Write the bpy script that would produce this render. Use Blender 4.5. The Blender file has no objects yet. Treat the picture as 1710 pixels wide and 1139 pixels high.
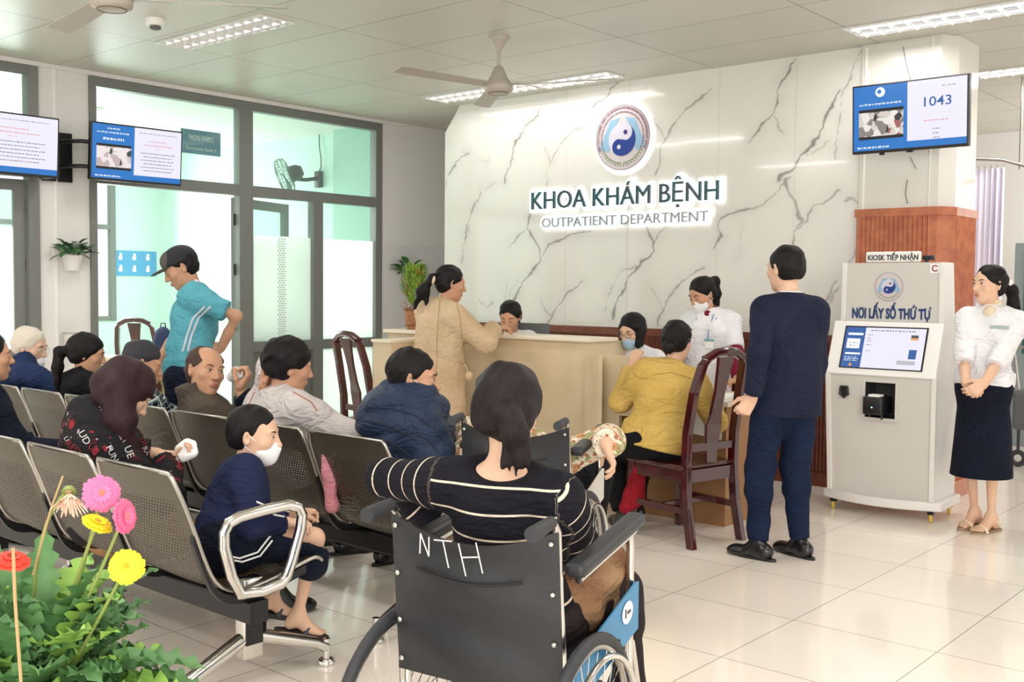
import bpy, bmesh, math, random
import numpy as np
from mathutils import Vector, Matrix, Euler, Quaternion

random.seed(7)
np.random.seed(7)
C = bpy.context.scene.collection
PI = math.pi

# ------------------------------------------------------------------ camera, world, exposure
FPX = 1774.11
YAW, PITCH, ROLL = 0.70949892, 0.04915183, 0.00909114
CAM_H = 1.4


def cam_axes():
    cy, sy = math.cos(YAW), math.sin(YAW)
    right = Vector((cy, sy, 0)); fwd = Vector((-sy, cy, 0)); up = Vector((0, 0, 1))
    f2 = fwd * math.cos(PITCH) - up * math.sin(PITCH)
    u2 = up * math.cos(PITCH) + fwd * math.sin(PITCH)
    r2 = right * math.cos(ROLL) + u2 * math.sin(ROLL)
    u3 = u2 * math.cos(ROLL) - right * math.sin(ROLL)
    return r2, u3, f2


cam_data = bpy.data.cameras.new('camera')
cam = bpy.data.objects.new('camera', cam_data)
C.objects.link(cam)
_r, _u, _f = cam_axes()
_m = Matrix((_r, _u, -_f)).transposed().to_4x4()
_m.translation = Vector((0, 0, CAM_H))
cam.matrix_world = _m
cam_data.sensor_width = 36
cam_data.lens = FPX / 1710 * 36
cam_data.clip_start = 0.05
bpy.context.scene.camera = cam

sc = bpy.context.scene
sc.view_settings.view_transform = 'Standard'
sc.view_settings.look = 'None'
sc.view_settings.gamma = 1
sc.view_settings.use_curve_mapping = False
sc.view_settings.exposure = 0.14

world = bpy.data.worlds.new('world')
sc.world = world
world.use_nodes = True
_bg = world.node_tree.nodes['Background']
_bg.inputs[0].default_value = (1.0, 0.975, 0.94, 1)
_bg.inputs[1].default_value = 1.35


def area(name, loc, size, power, color=(1, 0.97, 0.93), rot=(0, 0, 0), size_y=None):
    l = bpy.data.lights.new(name, 'AREA')
    l.energy = power; l.color = color
    l.shape = 'RECTANGLE'; l.size = size; l.size_y = size_y or size
    o = bpy.data.objects.new(name, l)
    o.location = loc; o.rotation_euler = rot
    C.objects.link(o)
    return o


# daylight through the open front of the hall (behind and right of the viewer) and the exam room window
area('daylight_front', (2.5, -2.5, 2.3), 6, 260, (1, 0.98, 0.95), (math.radians(68), 0, math.radians(35)), 2.6)
area('daylight_exam_window', (-12.3, 5.6, 1.9), 2.6, 150, (1, 1, 1), (math.radians(90), 0, math.radians(-90)), 2.0)


# ------------------------------------------------------------------ helpers
def lin(c):
    if isinstance(c, str):
        c = c.lstrip('#')
        c = [int(c[i:i + 2], 16) / 255 for i in (0, 2, 4)]
    return tuple((x / 12.92 if x <= 0.04045 else ((x + 0.055) / 1.055) ** 2.4) for x in c) + (1,)


MATS = {}


def mat(name, color='#888888', rough=0.5, metal=0.0, emit=0, bump=0, bump_scale=40, var=0, var_scale=6, spec=0.5,
        color2=None, coat=0, trans=0, sheen=0, subsurf=0):
    if name in MATS:
        return MATS[name]
    m = bpy.data.materials.new(name); m.use_nodes = True
    nt = m.node_tree; b = nt.nodes['Principled BSDF']
    col = lin(color)
    b.inputs['Base Color'].default_value = col
    b.inputs['Roughness'].default_value = rough
    b.inputs['Metallic'].default_value = metal
    b.inputs['Specular IOR Level'].default_value = spec
    if coat: b.inputs['Coat Weight'].default_value = coat
    if trans: b.inputs['Transmission Weight'].default_value = trans
    if sheen: b.inputs['Sheen Weight'].default_value = sheen
    if subsurf:
        b.inputs['Subsurface Weight'].default_value = subsurf
        b.inputs['Subsurface Radius'].default_value = (0.02, 0.008, 0.004)
    if emit:
        b.inputs['Emission Color'].default_value = col
        b.inputs['Emission Strength'].default_value = emit
    tc = None
    if bump or var or color2:
        tc = nt.nodes.new('ShaderNodeTexCoord')
    if bump:
        n = nt.nodes.new('ShaderNodeTexNoise'); n.inputs['Scale'].default_value = bump_scale
        n.inputs['Detail'].default_value = 3
        nt.links.new(tc.outputs['Object'], n.inputs['Vector'])
        bn = nt.nodes.new('ShaderNodeBump'); bn.inputs['Strength'].default_value = bump
        bn.inputs['Distance'].default_value = 0.02
        nt.links.new(n.outputs['Fac'], bn.inputs['Height'])
        nt.links.new(bn.outputs['Normal'], b.inputs['Normal'])
    if var or color2:
        n = nt.nodes.new('ShaderNodeTexNoise'); n.inputs['Scale'].default_value = var_scale
        n.inputs['Detail'].default_value = 4
        nt.links.new(tc.outputs['Object'], n.inputs['Vector'])
        mx = nt.nodes.new('ShaderNodeMix'); mx.data_type = 'RGBA'
        c2 = lin(color2) if color2 else tuple(x * (1 - var) for x in col[:3]) + (1,)
        mx.inputs[6].default_value = col; mx.inputs[7].default_value = c2
        rp = nt.nodes.new('ShaderNodeMapRange')
        rp.inputs[1].default_value = 0.35; rp.inputs[2].default_value = 0.65
        nt.links.new(n.outputs['Fac'], rp.inputs[0])
        nt.links.new(rp.outputs[0], mx.inputs[0])
        nt.links.new(mx.outputs[2], b.inputs['Base Color'])
    MATS[name] = m
    return m


def glass_mat(name, tint='#dff2ec', alpha=0.12, rough=0.02):
    if name in MATS: return MATS[name]
    m = bpy.data.materials.new(name); m.use_nodes = True
    nt = m.node_tree
    b = nt.nodes['Principled BSDF']; out = nt.nodes['Material Output']
    b.inputs['Base Color'].default_value = lin(tint); b.inputs['Roughness'].default_value = rough
    t = nt.nodes.new('ShaderNodeBsdfTransparent'); t.inputs[0].default_value = lin(tint)
    mx = nt.nodes.new('ShaderNodeMixShader'); mx.inputs[0].default_value = alpha
    nt.links.new(t.outputs[0], mx.inputs[1]); nt.links.new(b.outputs[0], mx.inputs[2])
    nt.links.new(mx.outputs[0], out.inputs[0])
    MATS[name] = m
    return m


def frost_mat(name):
    # milky film: translucent + diffuse + part transparent
    if name in MATS: return MATS[name]
    m = bpy.data.materials.new(name); m.use_nodes = True
    nt = m.node_tree
    out = nt.nodes['Material Output']; nt.nodes.remove(nt.nodes['Principled BSDF'])
    d = nt.nodes.new('ShaderNodeBsdfDiffuse'); d.inputs[0].default_value = lin('#f4faf7')
    t = nt.nodes.new('ShaderNodeBsdfTranslucent'); t.inputs[0].default_value = lin('#fafffc')
    a = nt.nodes.new('ShaderNodeMixShader'); a.inputs[0].default_value = 0.72
    nt.links.new(d.outputs[0], a.inputs[1]); nt.links.new(t.outputs[0], a.inputs[2])
    g = nt.nodes.new('ShaderNodeBsdfGlossy'); g.inputs[1].default_value = 0.15
    mx = nt.nodes.new('ShaderNodeMixShader'); mx.inputs[0].default_value = 0.05
    nt.links.new(a.outputs[0], mx.inputs[1]); nt.links.new(g.outputs[0], mx.inputs[2])
    nt.links.new(mx.outputs[0], out.inputs[0])
    MATS[name] = m
    return m


# ---- mesh collector
class MB:
    def __init__(s):
        s.v = []; s.f = []; s.mi = []; s.sm = []

    def add(s, vs, fs, mi=0, smooth=False):
        o = len(s.v)
        s.v += [tuple(v) for v in vs]
        s.f += [tuple(i + o for i in f) for f in fs]
        s.mi += [mi] * len(fs); s.sm += [smooth] * len(fs)
        return s

    def box(s, x0, x1, y0, y1, z0, z1, mi=0, M=None):
        vs = [Vector((x, y, z)) for x in (x0, x1) for y in (y0, y1) for z in (z0, z1)]
        if M: vs = [M @ v for v in vs]
        return s.add(vs, [(0, 1, 3, 2), (4, 6, 7, 5), (0, 4, 5, 1), (2, 3, 7, 6), (0, 2, 6, 4), (1, 5, 7, 3)], mi)

    def rbox(s, x0, x1, y0, y1, z0, z1, r=0.01, mi=0, M=None, seg=2):
        bm = bmesh.new(); bmesh.ops.create_cube(bm, size=1)
        for v in bm.verts:
            v.co = Vector(((x0 + x1) / 2 + v.co.x * (x1 - x0), (y0 + y1) / 2 + v.co.y * (y1 - y0), (z0 + z1) / 2 + v.co.z * (z1 - z0)))
        r = min(r, abs(x1 - x0) * .49, abs(y1 - y0) * .49, abs(z1 - z0) * .49)
        bmesh.ops.bevel(bm, geom=bm.edges[:], offset=r, segments=seg, profile=0.5, affect='EDGES')
        return s.bm(bm, mi, M, smooth=False)

    def bm(s, bm, mi=0, M=None, smooth=False):
        bm.verts.index_update()
        vs = [(M @ v.co) if M else v.co.copy() for v in bm.verts]
        fs = [[v.index for v in f.verts] for f in bm.faces]
        bm.free()
        return s.add(vs, fs, mi, smooth)

    def tube(s, pts, r, n=10, mi=0, closed=False, cap=True, flat=1.0):
        pts = [Vector(p) for p in pts]
        k = len(pts)
        rs = r if isinstance(r, (list, tuple)) else [r] * k
        tang = []
        for i in range(k):
            if closed: t = pts[(i + 1) % k] - pts[i - 1]
            elif i == 0: t = pts[1] - pts[0]
            elif i == k - 1: t = pts[-1] - pts[-2]
            else: t = (pts[i + 1] - pts[i]).normalized() + (pts[i] - pts[i - 1]).normalized()
            tang.append(t.normalized() if t.length > 1e-9 else Vector((0, 0, 1)))
        up = Vector((0, 0, 1)) if abs(tang[0].z) < 0.9 else Vector((1, 0, 0))
        a = tang[0].cross(up).normalized()
        vs = []
        for i in range(k):
            a = (a - tang[i] * a.dot(tang[i])).normalized()
            b = tang[i].cross(a)
            for j in range(n):
                th = 2 * PI * j / n
                vs.append(pts[i] + a * math.cos(th) * rs[i] + b * math.sin(th) * rs[i] * flat)
        fs = []
        m = k if closed else k - 1
        for i in range(m):
            i2 = (i + 1) % k
            for j in range(n):
                j2 = (j + 1) % n
                fs.append((i * n + j, i * n + j2, i2 * n + j2, i2 * n + j))
        s.add(vs, fs, mi, True)
        if cap and not closed:
            s.add(vs[:n], [tuple(range(n))[::-1]], mi); s.add(vs[-n:], [tuple(range(n))], mi)
        return s

    def cyl(s, p0, p1, r0, r1=None, n=20, mi=0, cap=True):
        return s.tube([p0, p1], [r0, r0 if r1 is None else r1], n, mi, cap=cap)

    def lathe(s, prof, loc=(0, 0, 0), n=24, mi=0, M=None, a0=0, a1=2 * PI, sx=1, sy=1):
        full = abs(a1 - a0 - 2 * PI) < 1e-6
        m = n if full else n + 1
        vs = []
        for (r, z) in prof:
            for j in range(m):
                th = a0 + (a1 - a0) * j / n
                v = Vector((r * math.cos(th) * sx, r * math.sin(th) * sy, z))
                if M: v = M @ v
                vs.append(v + Vector(loc))
        fs = []
        for i in range(len(prof) - 1):
            for j in range(n if full else n):
                j2 = (j + 1) % m if full else j + 1
                fs.append((i * m + j, i * m + j2, (i + 1) * m + j2, (i + 1) * m + j))
        return s.add(vs, fs, mi, True)

    def prism(s, poly, z0, z1, mi=0, M=None):
        n = len(poly)
        vs = [Vector((p[0], p[1], z0)) for p in poly] + [Vector((p[0], p[1], z1)) for p in poly]
        if M: vs = [M @ v for v in vs]
        fs = [tuple(range(n))[::-1], tuple(range(n, 2 * n))] + [(i, (i + 1) % n, n + (i + 1) % n, n + i) for i in range(n)]
        return s.add(vs, fs, mi)

    def torus(s, c, R, r, axis=(0, 0, 1), n=40, m=8, mi=0, a0=0, a1=2 * PI):
        q = Vector((0, 0, 1)).rotation_difference(Vector(axis))
        full = abs(a1 - a0 - 2 * PI) < 1e-6
        pts = [Vector(c) + q @ Vector((R * math.cos(a0 + (a1 - a0) * i / n), R * math.sin(a0 + (a1 - a0) * i / n), 0)) for i in range(n if full else n + 1)]
        return s.tube(pts, r, m, mi, closed=full)

    def sphere(s, c, r, mi=0, u=16, v=10, M=None):
        sx, sy, sz = r if isinstance(r, (tuple, list)) else (r, r, r)
        vs = [Vector((0, 0, sz))]
        for i in range(1, v):
            for j in range(u):
                p, t = PI * i / v, 2 * PI * j / u
                vs.append(Vector((sx * math.sin(p) * math.cos(t), sy * math.sin(p) * math.sin(t), sz * math.cos(p))))
        vs.append(Vector((0, 0, -sz)))
        fs = [(0, 1 + j, 1 + (j + 1) % u) for j in range(u)]
        for i in range(v - 2):
            for j in range(u):
                a = 1 + i * u; b = a + u
                fs.append((a + j, b + j, b + (j + 1) % u, a + (j + 1) % u))
        l = len(vs) - 1; a = 1 + (v - 2) * u
        fs += [(l, a + (j + 1) % u, a + j) for j in range(u)]
        if M: vs = [M @ x for x in vs]
        return s.add([x + Vector(c) for x in vs], fs, mi, True)

    def build(s, name, mats, parent=None, loc=None, bevel=0):
        me = bpy.data.meshes.new(name)
        me.from_pydata([tuple(v) for v in s.v], [], s.f)
        mats = mats if isinstance(mats, (list, tuple)) else [mats]
        for m in mats: me.materials.append(m)
        me.polygons.foreach_set('material_index', s.mi)
        me.polygons.foreach_set('use_smooth', s.sm)
        me.update()
        if any(s.sm): me.set_sharp_from_angle(angle=0.9)
        o = bpy.data.objects.new(name, me)
        C.objects.link(o)
        if loc is not None: o.location = loc
        if parent is not None: o.parent = parent
        if bevel:
            md = o.modifiers.new('bevel', 'BEVEL'); md.width = bevel; md.segments = 2
            md.limit_method = 'ANGLE'; md.angle_limit = 0.7
        return o


def tag(o, label=None, cat=None, group=None, kind=None):
    if label: o['label'] = label
    if cat: o['category'] = cat
    if group: o['group'] = group
    if kind: o['kind'] = kind
    return o


def thing(name, label, cat, loc=(0, 0, 0), rz=0.0, group=None):
    o = bpy.data.objects.new(name, None)
    o.empty_display_size = 0.1
    C.objects.link(o)
    o.location = loc; o.rotation_euler = (0, 0, rz)
    return tag(o, label, cat, group)


def struct(o, label=None):
    o['kind'] = 'structure'
    if label: o['label'] = label
    return o


KIDS = {}


def copy_tree(o, parent=None):
    c = o.copy(); C.objects.link(c)
    if parent is not None: c.parent = parent
    for ch in list(o.children): copy_tree(ch, c)
    return c


def text_mb(txt, size, depth=0.004, offset=0.0, bold=0.0, align='CENTER', spacing=1.0, extr=True):
    """outline text as mesh data, x right, y up, facing +z"""
    cu = bpy.data.curves.new('txt', 'FONT')
    cu.body = txt; cu.size = size; cu.extrude = depth / 2; cu.offset = offset
    cu.align_x = align; cu.align_y = 'BOTTOM_BASELINE'; cu.space_character = spacing
    cu.resolution_u = 3
    o = bpy.data.objects.new('txt', cu)
    C.objects.link(o)
    dg = bpy.context.evaluated_depsgraph_get()
    me = bpy.data.meshes.new_from_object(o.evaluated_get(dg))
    bpy.data.objects.remove(o)
    return me


def place_text(name, txt, size, M, m, parent=None, depth=0.004, offset=0.0, align='CENTER', spacing=1.0, width=None):
    me = text_mb(txt, size, depth, offset, 0, align, spacing)
    if width:
        xs = [v.co.x for v in me.vertices]
        if xs:
            k = width / (max(xs) - min(xs)); me.transform(Matrix.Diagonal((k, 1, 1, 1)))
    me.materials.clear(); me.materials.append(m)
    me.transform(M)
    o = bpy.data.objects.new(name, me)
    C.objects.link(o)
    if parent is not None: o.parent = parent
    return o


def face_y(x, y, z):   # text plane facing -Y (towards the hall) at x,y,z
    return Matrix.Translation((x, y, z)) @ Matrix.Rotation(PI / 2, 4, 'X')


def face_x(x, y, z):   # text plane facing +X, reading direction +Y
    return Matrix.Translation((x, y, z)) @ Matrix.Rotation(PI / 2, 4, 'Z') @ Matrix.Rotation(PI / 2, 4, 'X')


# common materials
M_chrome = mat('chrome', '#d8d6d2', 0.16, 1.0)
M_steel = mat('brushed_steel', '#b9b5ae', 0.3, 1.0, bump=0.05, bump_scale=200)
M_black = mat('black_plastic', '#17181b', 0.4)
M_blackmetal = mat('black_metal', '#1d1d20', 0.35, 0.3)
M_rubber = mat('rubber', '#34353a', 0.6)
M_white = mat('white_plastic', '#f1efea', 0.4)
M_alu = mat('grey_aluminium', '#7d7f7b', 0.45, 0.25)
M_wall = mat('white_paint', '#e6e3df', 0.6, bump=0.03, bump_scale=30)
M_mint = mat('mint_paint', '#c6e4da', 0.6, bump=0.03)
M_glass = glass_mat('clear_glass', '#f0faf6', .10)
M_frost = frost_mat('frosted_film')
M_darkred = mat('dark_red_lacquer', '#4f1518', 0.18, coat=0.6, color2='#3a0e12', var_scale=8)
M_paper = mat('paper', '#f4f4f2', 0.7)
# ------------------------------------------------------------------ setting
XL, YB, ZC = -8.13, 7.24, 3.10


def tile_mat(name, base, line, ox, oy, sx, sy, lw, rough, coat=0.0, vary=0.04, bump=0.0, spots=False):
    m = bpy.data.materials.new(name); m.use_nodes = True
    nt = m.node_tree; N = nt.nodes; L = nt.links
    b = N['Principled BSDF']
    tc = N.new('ShaderNodeTexCoord'); sp = N.new('ShaderNodeSeparateXYZ')
    L.new(tc.outputs['Object'], sp.inputs[0])

    def M(op, a, bb=None):
        n = N.new('ShaderNodeMath'); n.operation = op
        for i, v in enumerate((a, bb)):
            if v is None: continue
            if isinstance(v, (int, float)): n.inputs[i].default_value = v
            else: L.new(v, n.inputs[i])
        return n.outputs[0]
    masks = []; cells = []
    for ax, o_, s_ in (('X', ox, sx), ('Y', oy, sy)):
        t = M('DIVIDE', M('SUBTRACT', sp.outputs[ax], o_), s_)
        cells.append(M('FLOOR', t))
        fr = M('FRACT', t)
        dd = M('MINIMUM', fr, M('SUBTRACT', 1.0, fr))
        masks.append(M('LESS_THAN', M('MULTIPLY', dd, s_), lw / 2))
    line_m = M('MAXIMUM', masks[0], masks[1])
    cmb = N.new('ShaderNodeCombineXYZ'); L.new(cells[0], cmb.inputs[0]); L.new(cells[1], cmb.inputs[1])
    wn = N.new('ShaderNodeTexWhiteNoise'); L.new(cmb.outputs[0], wn.inputs['Vector'])
    ns = N.new('ShaderNodeTexNoise'); ns.inputs['Scale'].default_value = 1.7; ns.inputs['Detail'].default_value = 5
    L.new(tc.outputs['Object'], ns.inputs['Vector'])
    val = M('ADD', M('MULTIPLY', wn.outputs['Value'], vary), M('MULTIPLY', ns.outputs['Fac'], vary))
    hs = N.new('ShaderNodeHueSaturation'); hs.inputs['Color'].default_value = lin(base)
    L.new(M('SUBTRACT', 1.0 + vary, val), hs.inputs['Value'])
    mx = N.new('ShaderNodeMix'); mx.data_type = 'RGBA'
    L.new(line_m, mx.inputs[0]); L.new(hs.outputs[0], mx.inputs[6]); mx.inputs[7].default_value = lin(line)
    L.new(mx.outputs[2], b.inputs['Base Color'])
    b.inputs['Roughness'].default_value = rough
    b.inputs['Coat Weight'].default_value = coat
    bn = N.new('ShaderNodeBump'); bn.inputs['Strength'].default_value = 0.4; bn.inputs['Distance'].default_value = 0.002
    L.new(M('SUBTRACT', 1.0, line_m), bn.inputs['Height']); L.new(bn.outputs['Normal'], b.inputs['Normal'])
    MATS[name] = m
    return m


M_floor = tile_mat('cream_floor_tiles', '#fcf3e8', '#b5aba0', -1.991, 3.562, 0.6, 0.616, 0.005, 0.16, 0.3, 0.05)
M_ceil = tile_mat('metal_ceiling_panels', '#cdcabf', '#8f8c84', -6.80, 4.00, 1.30, 0.655, 0.009, 0.42, 0.0, 0.05)

struct(MB().box(-14.5, 4.5, -4, 13.2, -0.1, 0).build('floor', M_floor), 'cream glossy square tiled floor of the waiting hall')
struct(MB().box(XL, 4.5, -4, 13.2, ZC, ZC + 0.1).build('ceiling', M_ceil), 'white metal panel ceiling with fine joints')

# wall_left : solid pieces beside the glazed partitions
w = MB()
w.box(XL - .12, XL, 3.855, 4.267, 0, ZC)
w.box(XL - .12, XL, 7.39, 9.6, 0, ZC)
w.box(XL - .12, XL, 4.267, 7.39, 3.06, ZC)
w.box(XL - .12, XL, -4, 2.2, 0, ZC)
w.box(XL - .12, XL, 2.2, 3.855, 3.06, ZC)
wl = struct(w.build('wall_left', M_wall), 'white painted left wall with pillar between glazed doors')
MB().box(XL, XL + .008, 3.97, 4.0, 0, ZC).build('conduit', M_white, wl)
MB().box(XL, XL + .012, 7.392, 9.4, 0, 1.84).build('tile_dado', mat('dado_tile', '#dfdcdc', 0.15, bump=0.0), wl)
tr = MB().box(XL, XL + .03, 7.35, 9.4, ZC - .03, ZC)
tr.box(XL, XL + .02, 2.2, 7.39, ZC - .035, ZC)
struct(tr.build('trim_1', M_wall), 'thin white cornice under the ceiling')


def glazed(name, y0, y1, mulls, trans, panes, z1=3.06, th=0.09, x=XL):
    """aluminium framed glazed screen in the plane X = x"""
    o = thing(name, None, None, (x, 0, 0))
    del_lbl = o
    f = MB()
    e = 0.055
    X0, X1 = -th / 2 - .02, th / 2 - .02
    f.box(X0 + .003, X1 - .003, y0 + e, y1 - .085, z1 - .075, z1)
    f.box(X0, X1, y0, y0 + e, 0, z1); f.box(X0, X1, y1 - .085, y1, 0, z1)
    for (a, b, za, zb) in mulls: f.box(X0 + .001, X1 - .001, a, b, za, min(zb, z1 - .075))
    for (a, b, za, zb) in trans: f.box(X0 + .004, X1 - .004, a, b, za, zb)
    fr = f.build('window_frame', M_alu, o)
    for (a, b, za, zb, kind) in panes:
        g = MB().box(-.025, -.017, a, b, za, zb)
        g.build('glass_pane' if kind == 'g' else 'frosted_pane' if kind == 'f' else 'door_panel', {'g': M_glass, 'f': M_frost, 'p': M_alu}[kind], o)
    return struct(o)


wa = glazed('window_1', 4.267, 7.39,
            [(5.67, 5.817, 0, 3.0), (6.507, 6.624, 0, 2.22)],
            [(4.3, 7.32, 2.216, 2.312), (5.8, 7.32, .80, .892), (5.8, 7.32, 0, .1)],
            [(4.32, 5.67, 2.31, 2.99, 'g'), (5.817, 7.30, 2.31, 2.99, 'g'),
             (5.817, 6.507, 1.87, 2.22, 'g'), (6.624, 7.30, 1.87, 2.22, 'g'),
             (5.817, 6.507, .89, 1.87, 'f'), (6.624, 7.30, .89, 1.87, 'f'), (6.624, 7.30, .1, .80, 'f'), (5.817, 6.507, .1, .80, 'p')])
ps = MB()
for i in range(44):
    for q in range(3): ps.sphere((-.016, 6.125 + q * .03 + (.015 if i % 2 else 0), .92 + i * .0215), (.0012, .011, .007), u=8, v=5)
ps.build('pattern_strip', mat('film_pattern', '#b9c4c0', .6), wa)
wa['label'] = 'grey aluminium glazed partition with frosted lower panes'
wb = glazed('window_2', 2.2, 3.855, [(3.70, 3.70 + .01, 0, .02)], [(2.2, 3.8, 2.216, 2.312)], [(2.25, 3.79, 2.31, 2.99, 'g')])
wb['label'] = 'grey aluminium door frame cut by the left picture edge'


def door_leaf(name, hinge, ang, width, label, z1=2.2, hinge_side=1):
    o = thing(name, None, None, (hinge[0], hinge[1], 0), ang)
    f = MB(); s = .085; t = .045
    f.box(0, s, -t / 2, t / 2, .02, z1); f.box(width - s, width, -t / 2, t / 2, .02, z1)
    f.box(s, width - s, -t / 2, t / 2, z1 - s, z1); f.box(s, width - s, -t / 2, t / 2, .80, .90); f.box(s, width - s, -t / 2, t / 2, .02, .12)
    f.build('door_frame', M_alu, o)
    MB().box(s, width - s, -.004, .004, 1.84, z1 - s).build('glass_pane', M_glass, o)
    MB().box(s, width - s, -.004, .004, .90, 1.84).build('frosted_pane', M_frost, o)
    MB().box(s, width - s, -.012, .012, .12, .80).build('door_panel', M_alu, o)
    for z in (.35, 1.05, 1.55, 2.0):
        MB().cyl((-.008, hinge_side * .018, z - .05), (-.008, hinge_side * .018, z + .05), .013, n=10).build('hinge', M_black, o)
    h = MB().tube([(width - .045, -.04 * hinge_side, .98), (width - .045, -.075 * hinge_side, .98), (width - .15, -.075 * hinge_side, .98)], .011)
    h.build('door_handle', M_black, o)
    return struct(o, label)


door_leaf('door_1', (XL - .07, 5.665, 0), PI / 2 + math.radians(19), .86, 'open grey aluminium door leaf folded behind the frosted pane', hinge_side=-1)
door_leaf('door_2', (XL - .06, 3.775, 0), math.radians(-97), .84, 'nearly closed grey aluminium door with frosted glass at left edge', hinge_side=1)

# back (marble) wall with its veins traced in wall coordinates
def wall_pt(px, py, Yp):
    d = _r * ((px - 855) / FPX) + _u * (-(py - 569.5) / FPX) + _f
    t = Yp / d.y
    return Vector((d.x * t, Yp, CAM_H + d.z * t))


VEINS = [  # traced runs: points in photograph pixels, thickness (m), darkness
    ([(1040, 133), (1015, 155), (990, 178)], .016, .9),
    ([(1190, 152), (1165, 165), (1145, 183), (1128, 205), (1112, 230), (1104, 248), (1103, 270), (1095, 290)], .014, .7),
    ([(1112, 232), (1100, 212), (1092, 202)], .010, .6),
    ([(903, 182), (885, 205), (868, 225), (858, 245), (855, 262), (848, 285), (842, 305)], .016, .8),
    ([(978, 205), (960, 215), (945, 232), (932, 248), (920, 268), (912, 290), (914, 310)], .008, .6),
    ([(920, 270), (908, 247)], .007, .6),
    ([(803, 320), (790, 345), (780, 375), (776, 400), (770, 440)], .012, .7),
    ([(825, 305), (800, 330), (785, 360), (782, 390)], .008, .45),
    ([(745, 310), (750, 290), (757, 275), (772, 262), (782, 255)], .012, .7),
    ([(790, 270), (798, 264), (812, 272), (820, 258)], .006, .5),
    ([(985, 385), (960, 392), (935, 400), (915, 412), (905, 425)], .014, .75),
    ([(885, 358), (880, 380), (892, 400), (900, 420), (903, 435), (890, 452), (875, 470), (862, 492), (856, 510)], .017, .8),
    ([(880, 380), (862, 398), (848, 412)], .012, .6),
    ([(846, 470), (844, 500)], .006, .4),
    ([(868, 465), (855, 480), (850, 500)], .008, .4),
    ([(1080, 352), (1083, 385), (1090, 410), (1090, 420), (1072, 438), (1055, 455), (1045, 475), (1036, 492), (1030, 512), (1022, 530)], .018, .85),
    ([(1115, 378), (1098, 395), (1088, 412)], .010, .6),
    ([(1060, 445), (1040, 452), (1028, 470), (1018, 488), (1012, 520)], .008, .5),
    ([(976, 470), (960, 478), (948, 490), (935, 505), (925, 520), (918, 535), (912, 546)], .011, .75),
    ([(919, 527), (910, 510), (904, 498)], .008, .6),
    ([(1175, 450), (1150, 462), (1135, 470), (1125, 485), (1112, 505), (1104, 522), (1098, 535), (1100, 545)], .014, .75),
    ([(1106, 514), (1096, 495), (1088, 482)], .008, .6),
    ([(1250, 350), (1225, 357), (1205, 364), (1198, 380), (1203, 395), (1195, 415)], .013, .8),
    ([(1240, 370), (1237, 400), (1228, 440)], .005, .35),
    ([(1326, 98), (1318, 118), (1305, 135), (1298, 155), (1300, 170), (1290, 188), (1275, 205), (1262, 222), (1252, 240)], .014, .85),
    ([(1290, 192), (1298, 210), (1308, 222)], .009, .6),
    ([(1443, 82), (1428, 105), (1418, 130), (1410, 152), (1405, 180), (1400, 220), (1392, 265)], .010, .6),
    ([(1404, 150), (1395, 165), (1385, 182), (1378, 200), (1368, 222), (1352, 245), (1338, 262), (1325, 278), (1308, 290), (1303, 300)], .020, .9),
    ([(1385, 235), (1365, 250), (1345, 262)], .008, .5),
    ([(1250, 350), (1275, 340), (1295, 325), (1308, 308), (1318, 298)], .011, .7),
    ([(1312, 300), (1320, 325), (1332, 350), (1338, 370), (1330, 390), (1325, 405)], .018, .75),
    ([(1400, 320), (1385, 332), (1365, 342), (1350, 358), (1342, 372), (1335, 385)], .014, .7),
    ([(1442, 340), (1428, 330), (1412, 334)], .010, .6),
    ([(1438, 400), (1428, 418), (1418, 440), (1410, 465), (1400, 485), (1380, 510), (1372, 530), (1378, 560)], .012, .6),
    ([(1398, 470), (1388, 490), (1375, 505)], .020, .6),
    ([(800, 500), (815, 515), (820, 505)], .010, .5),
    ([(790, 548), (788, 528), (795, 512)], .010, .4),
]


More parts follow.
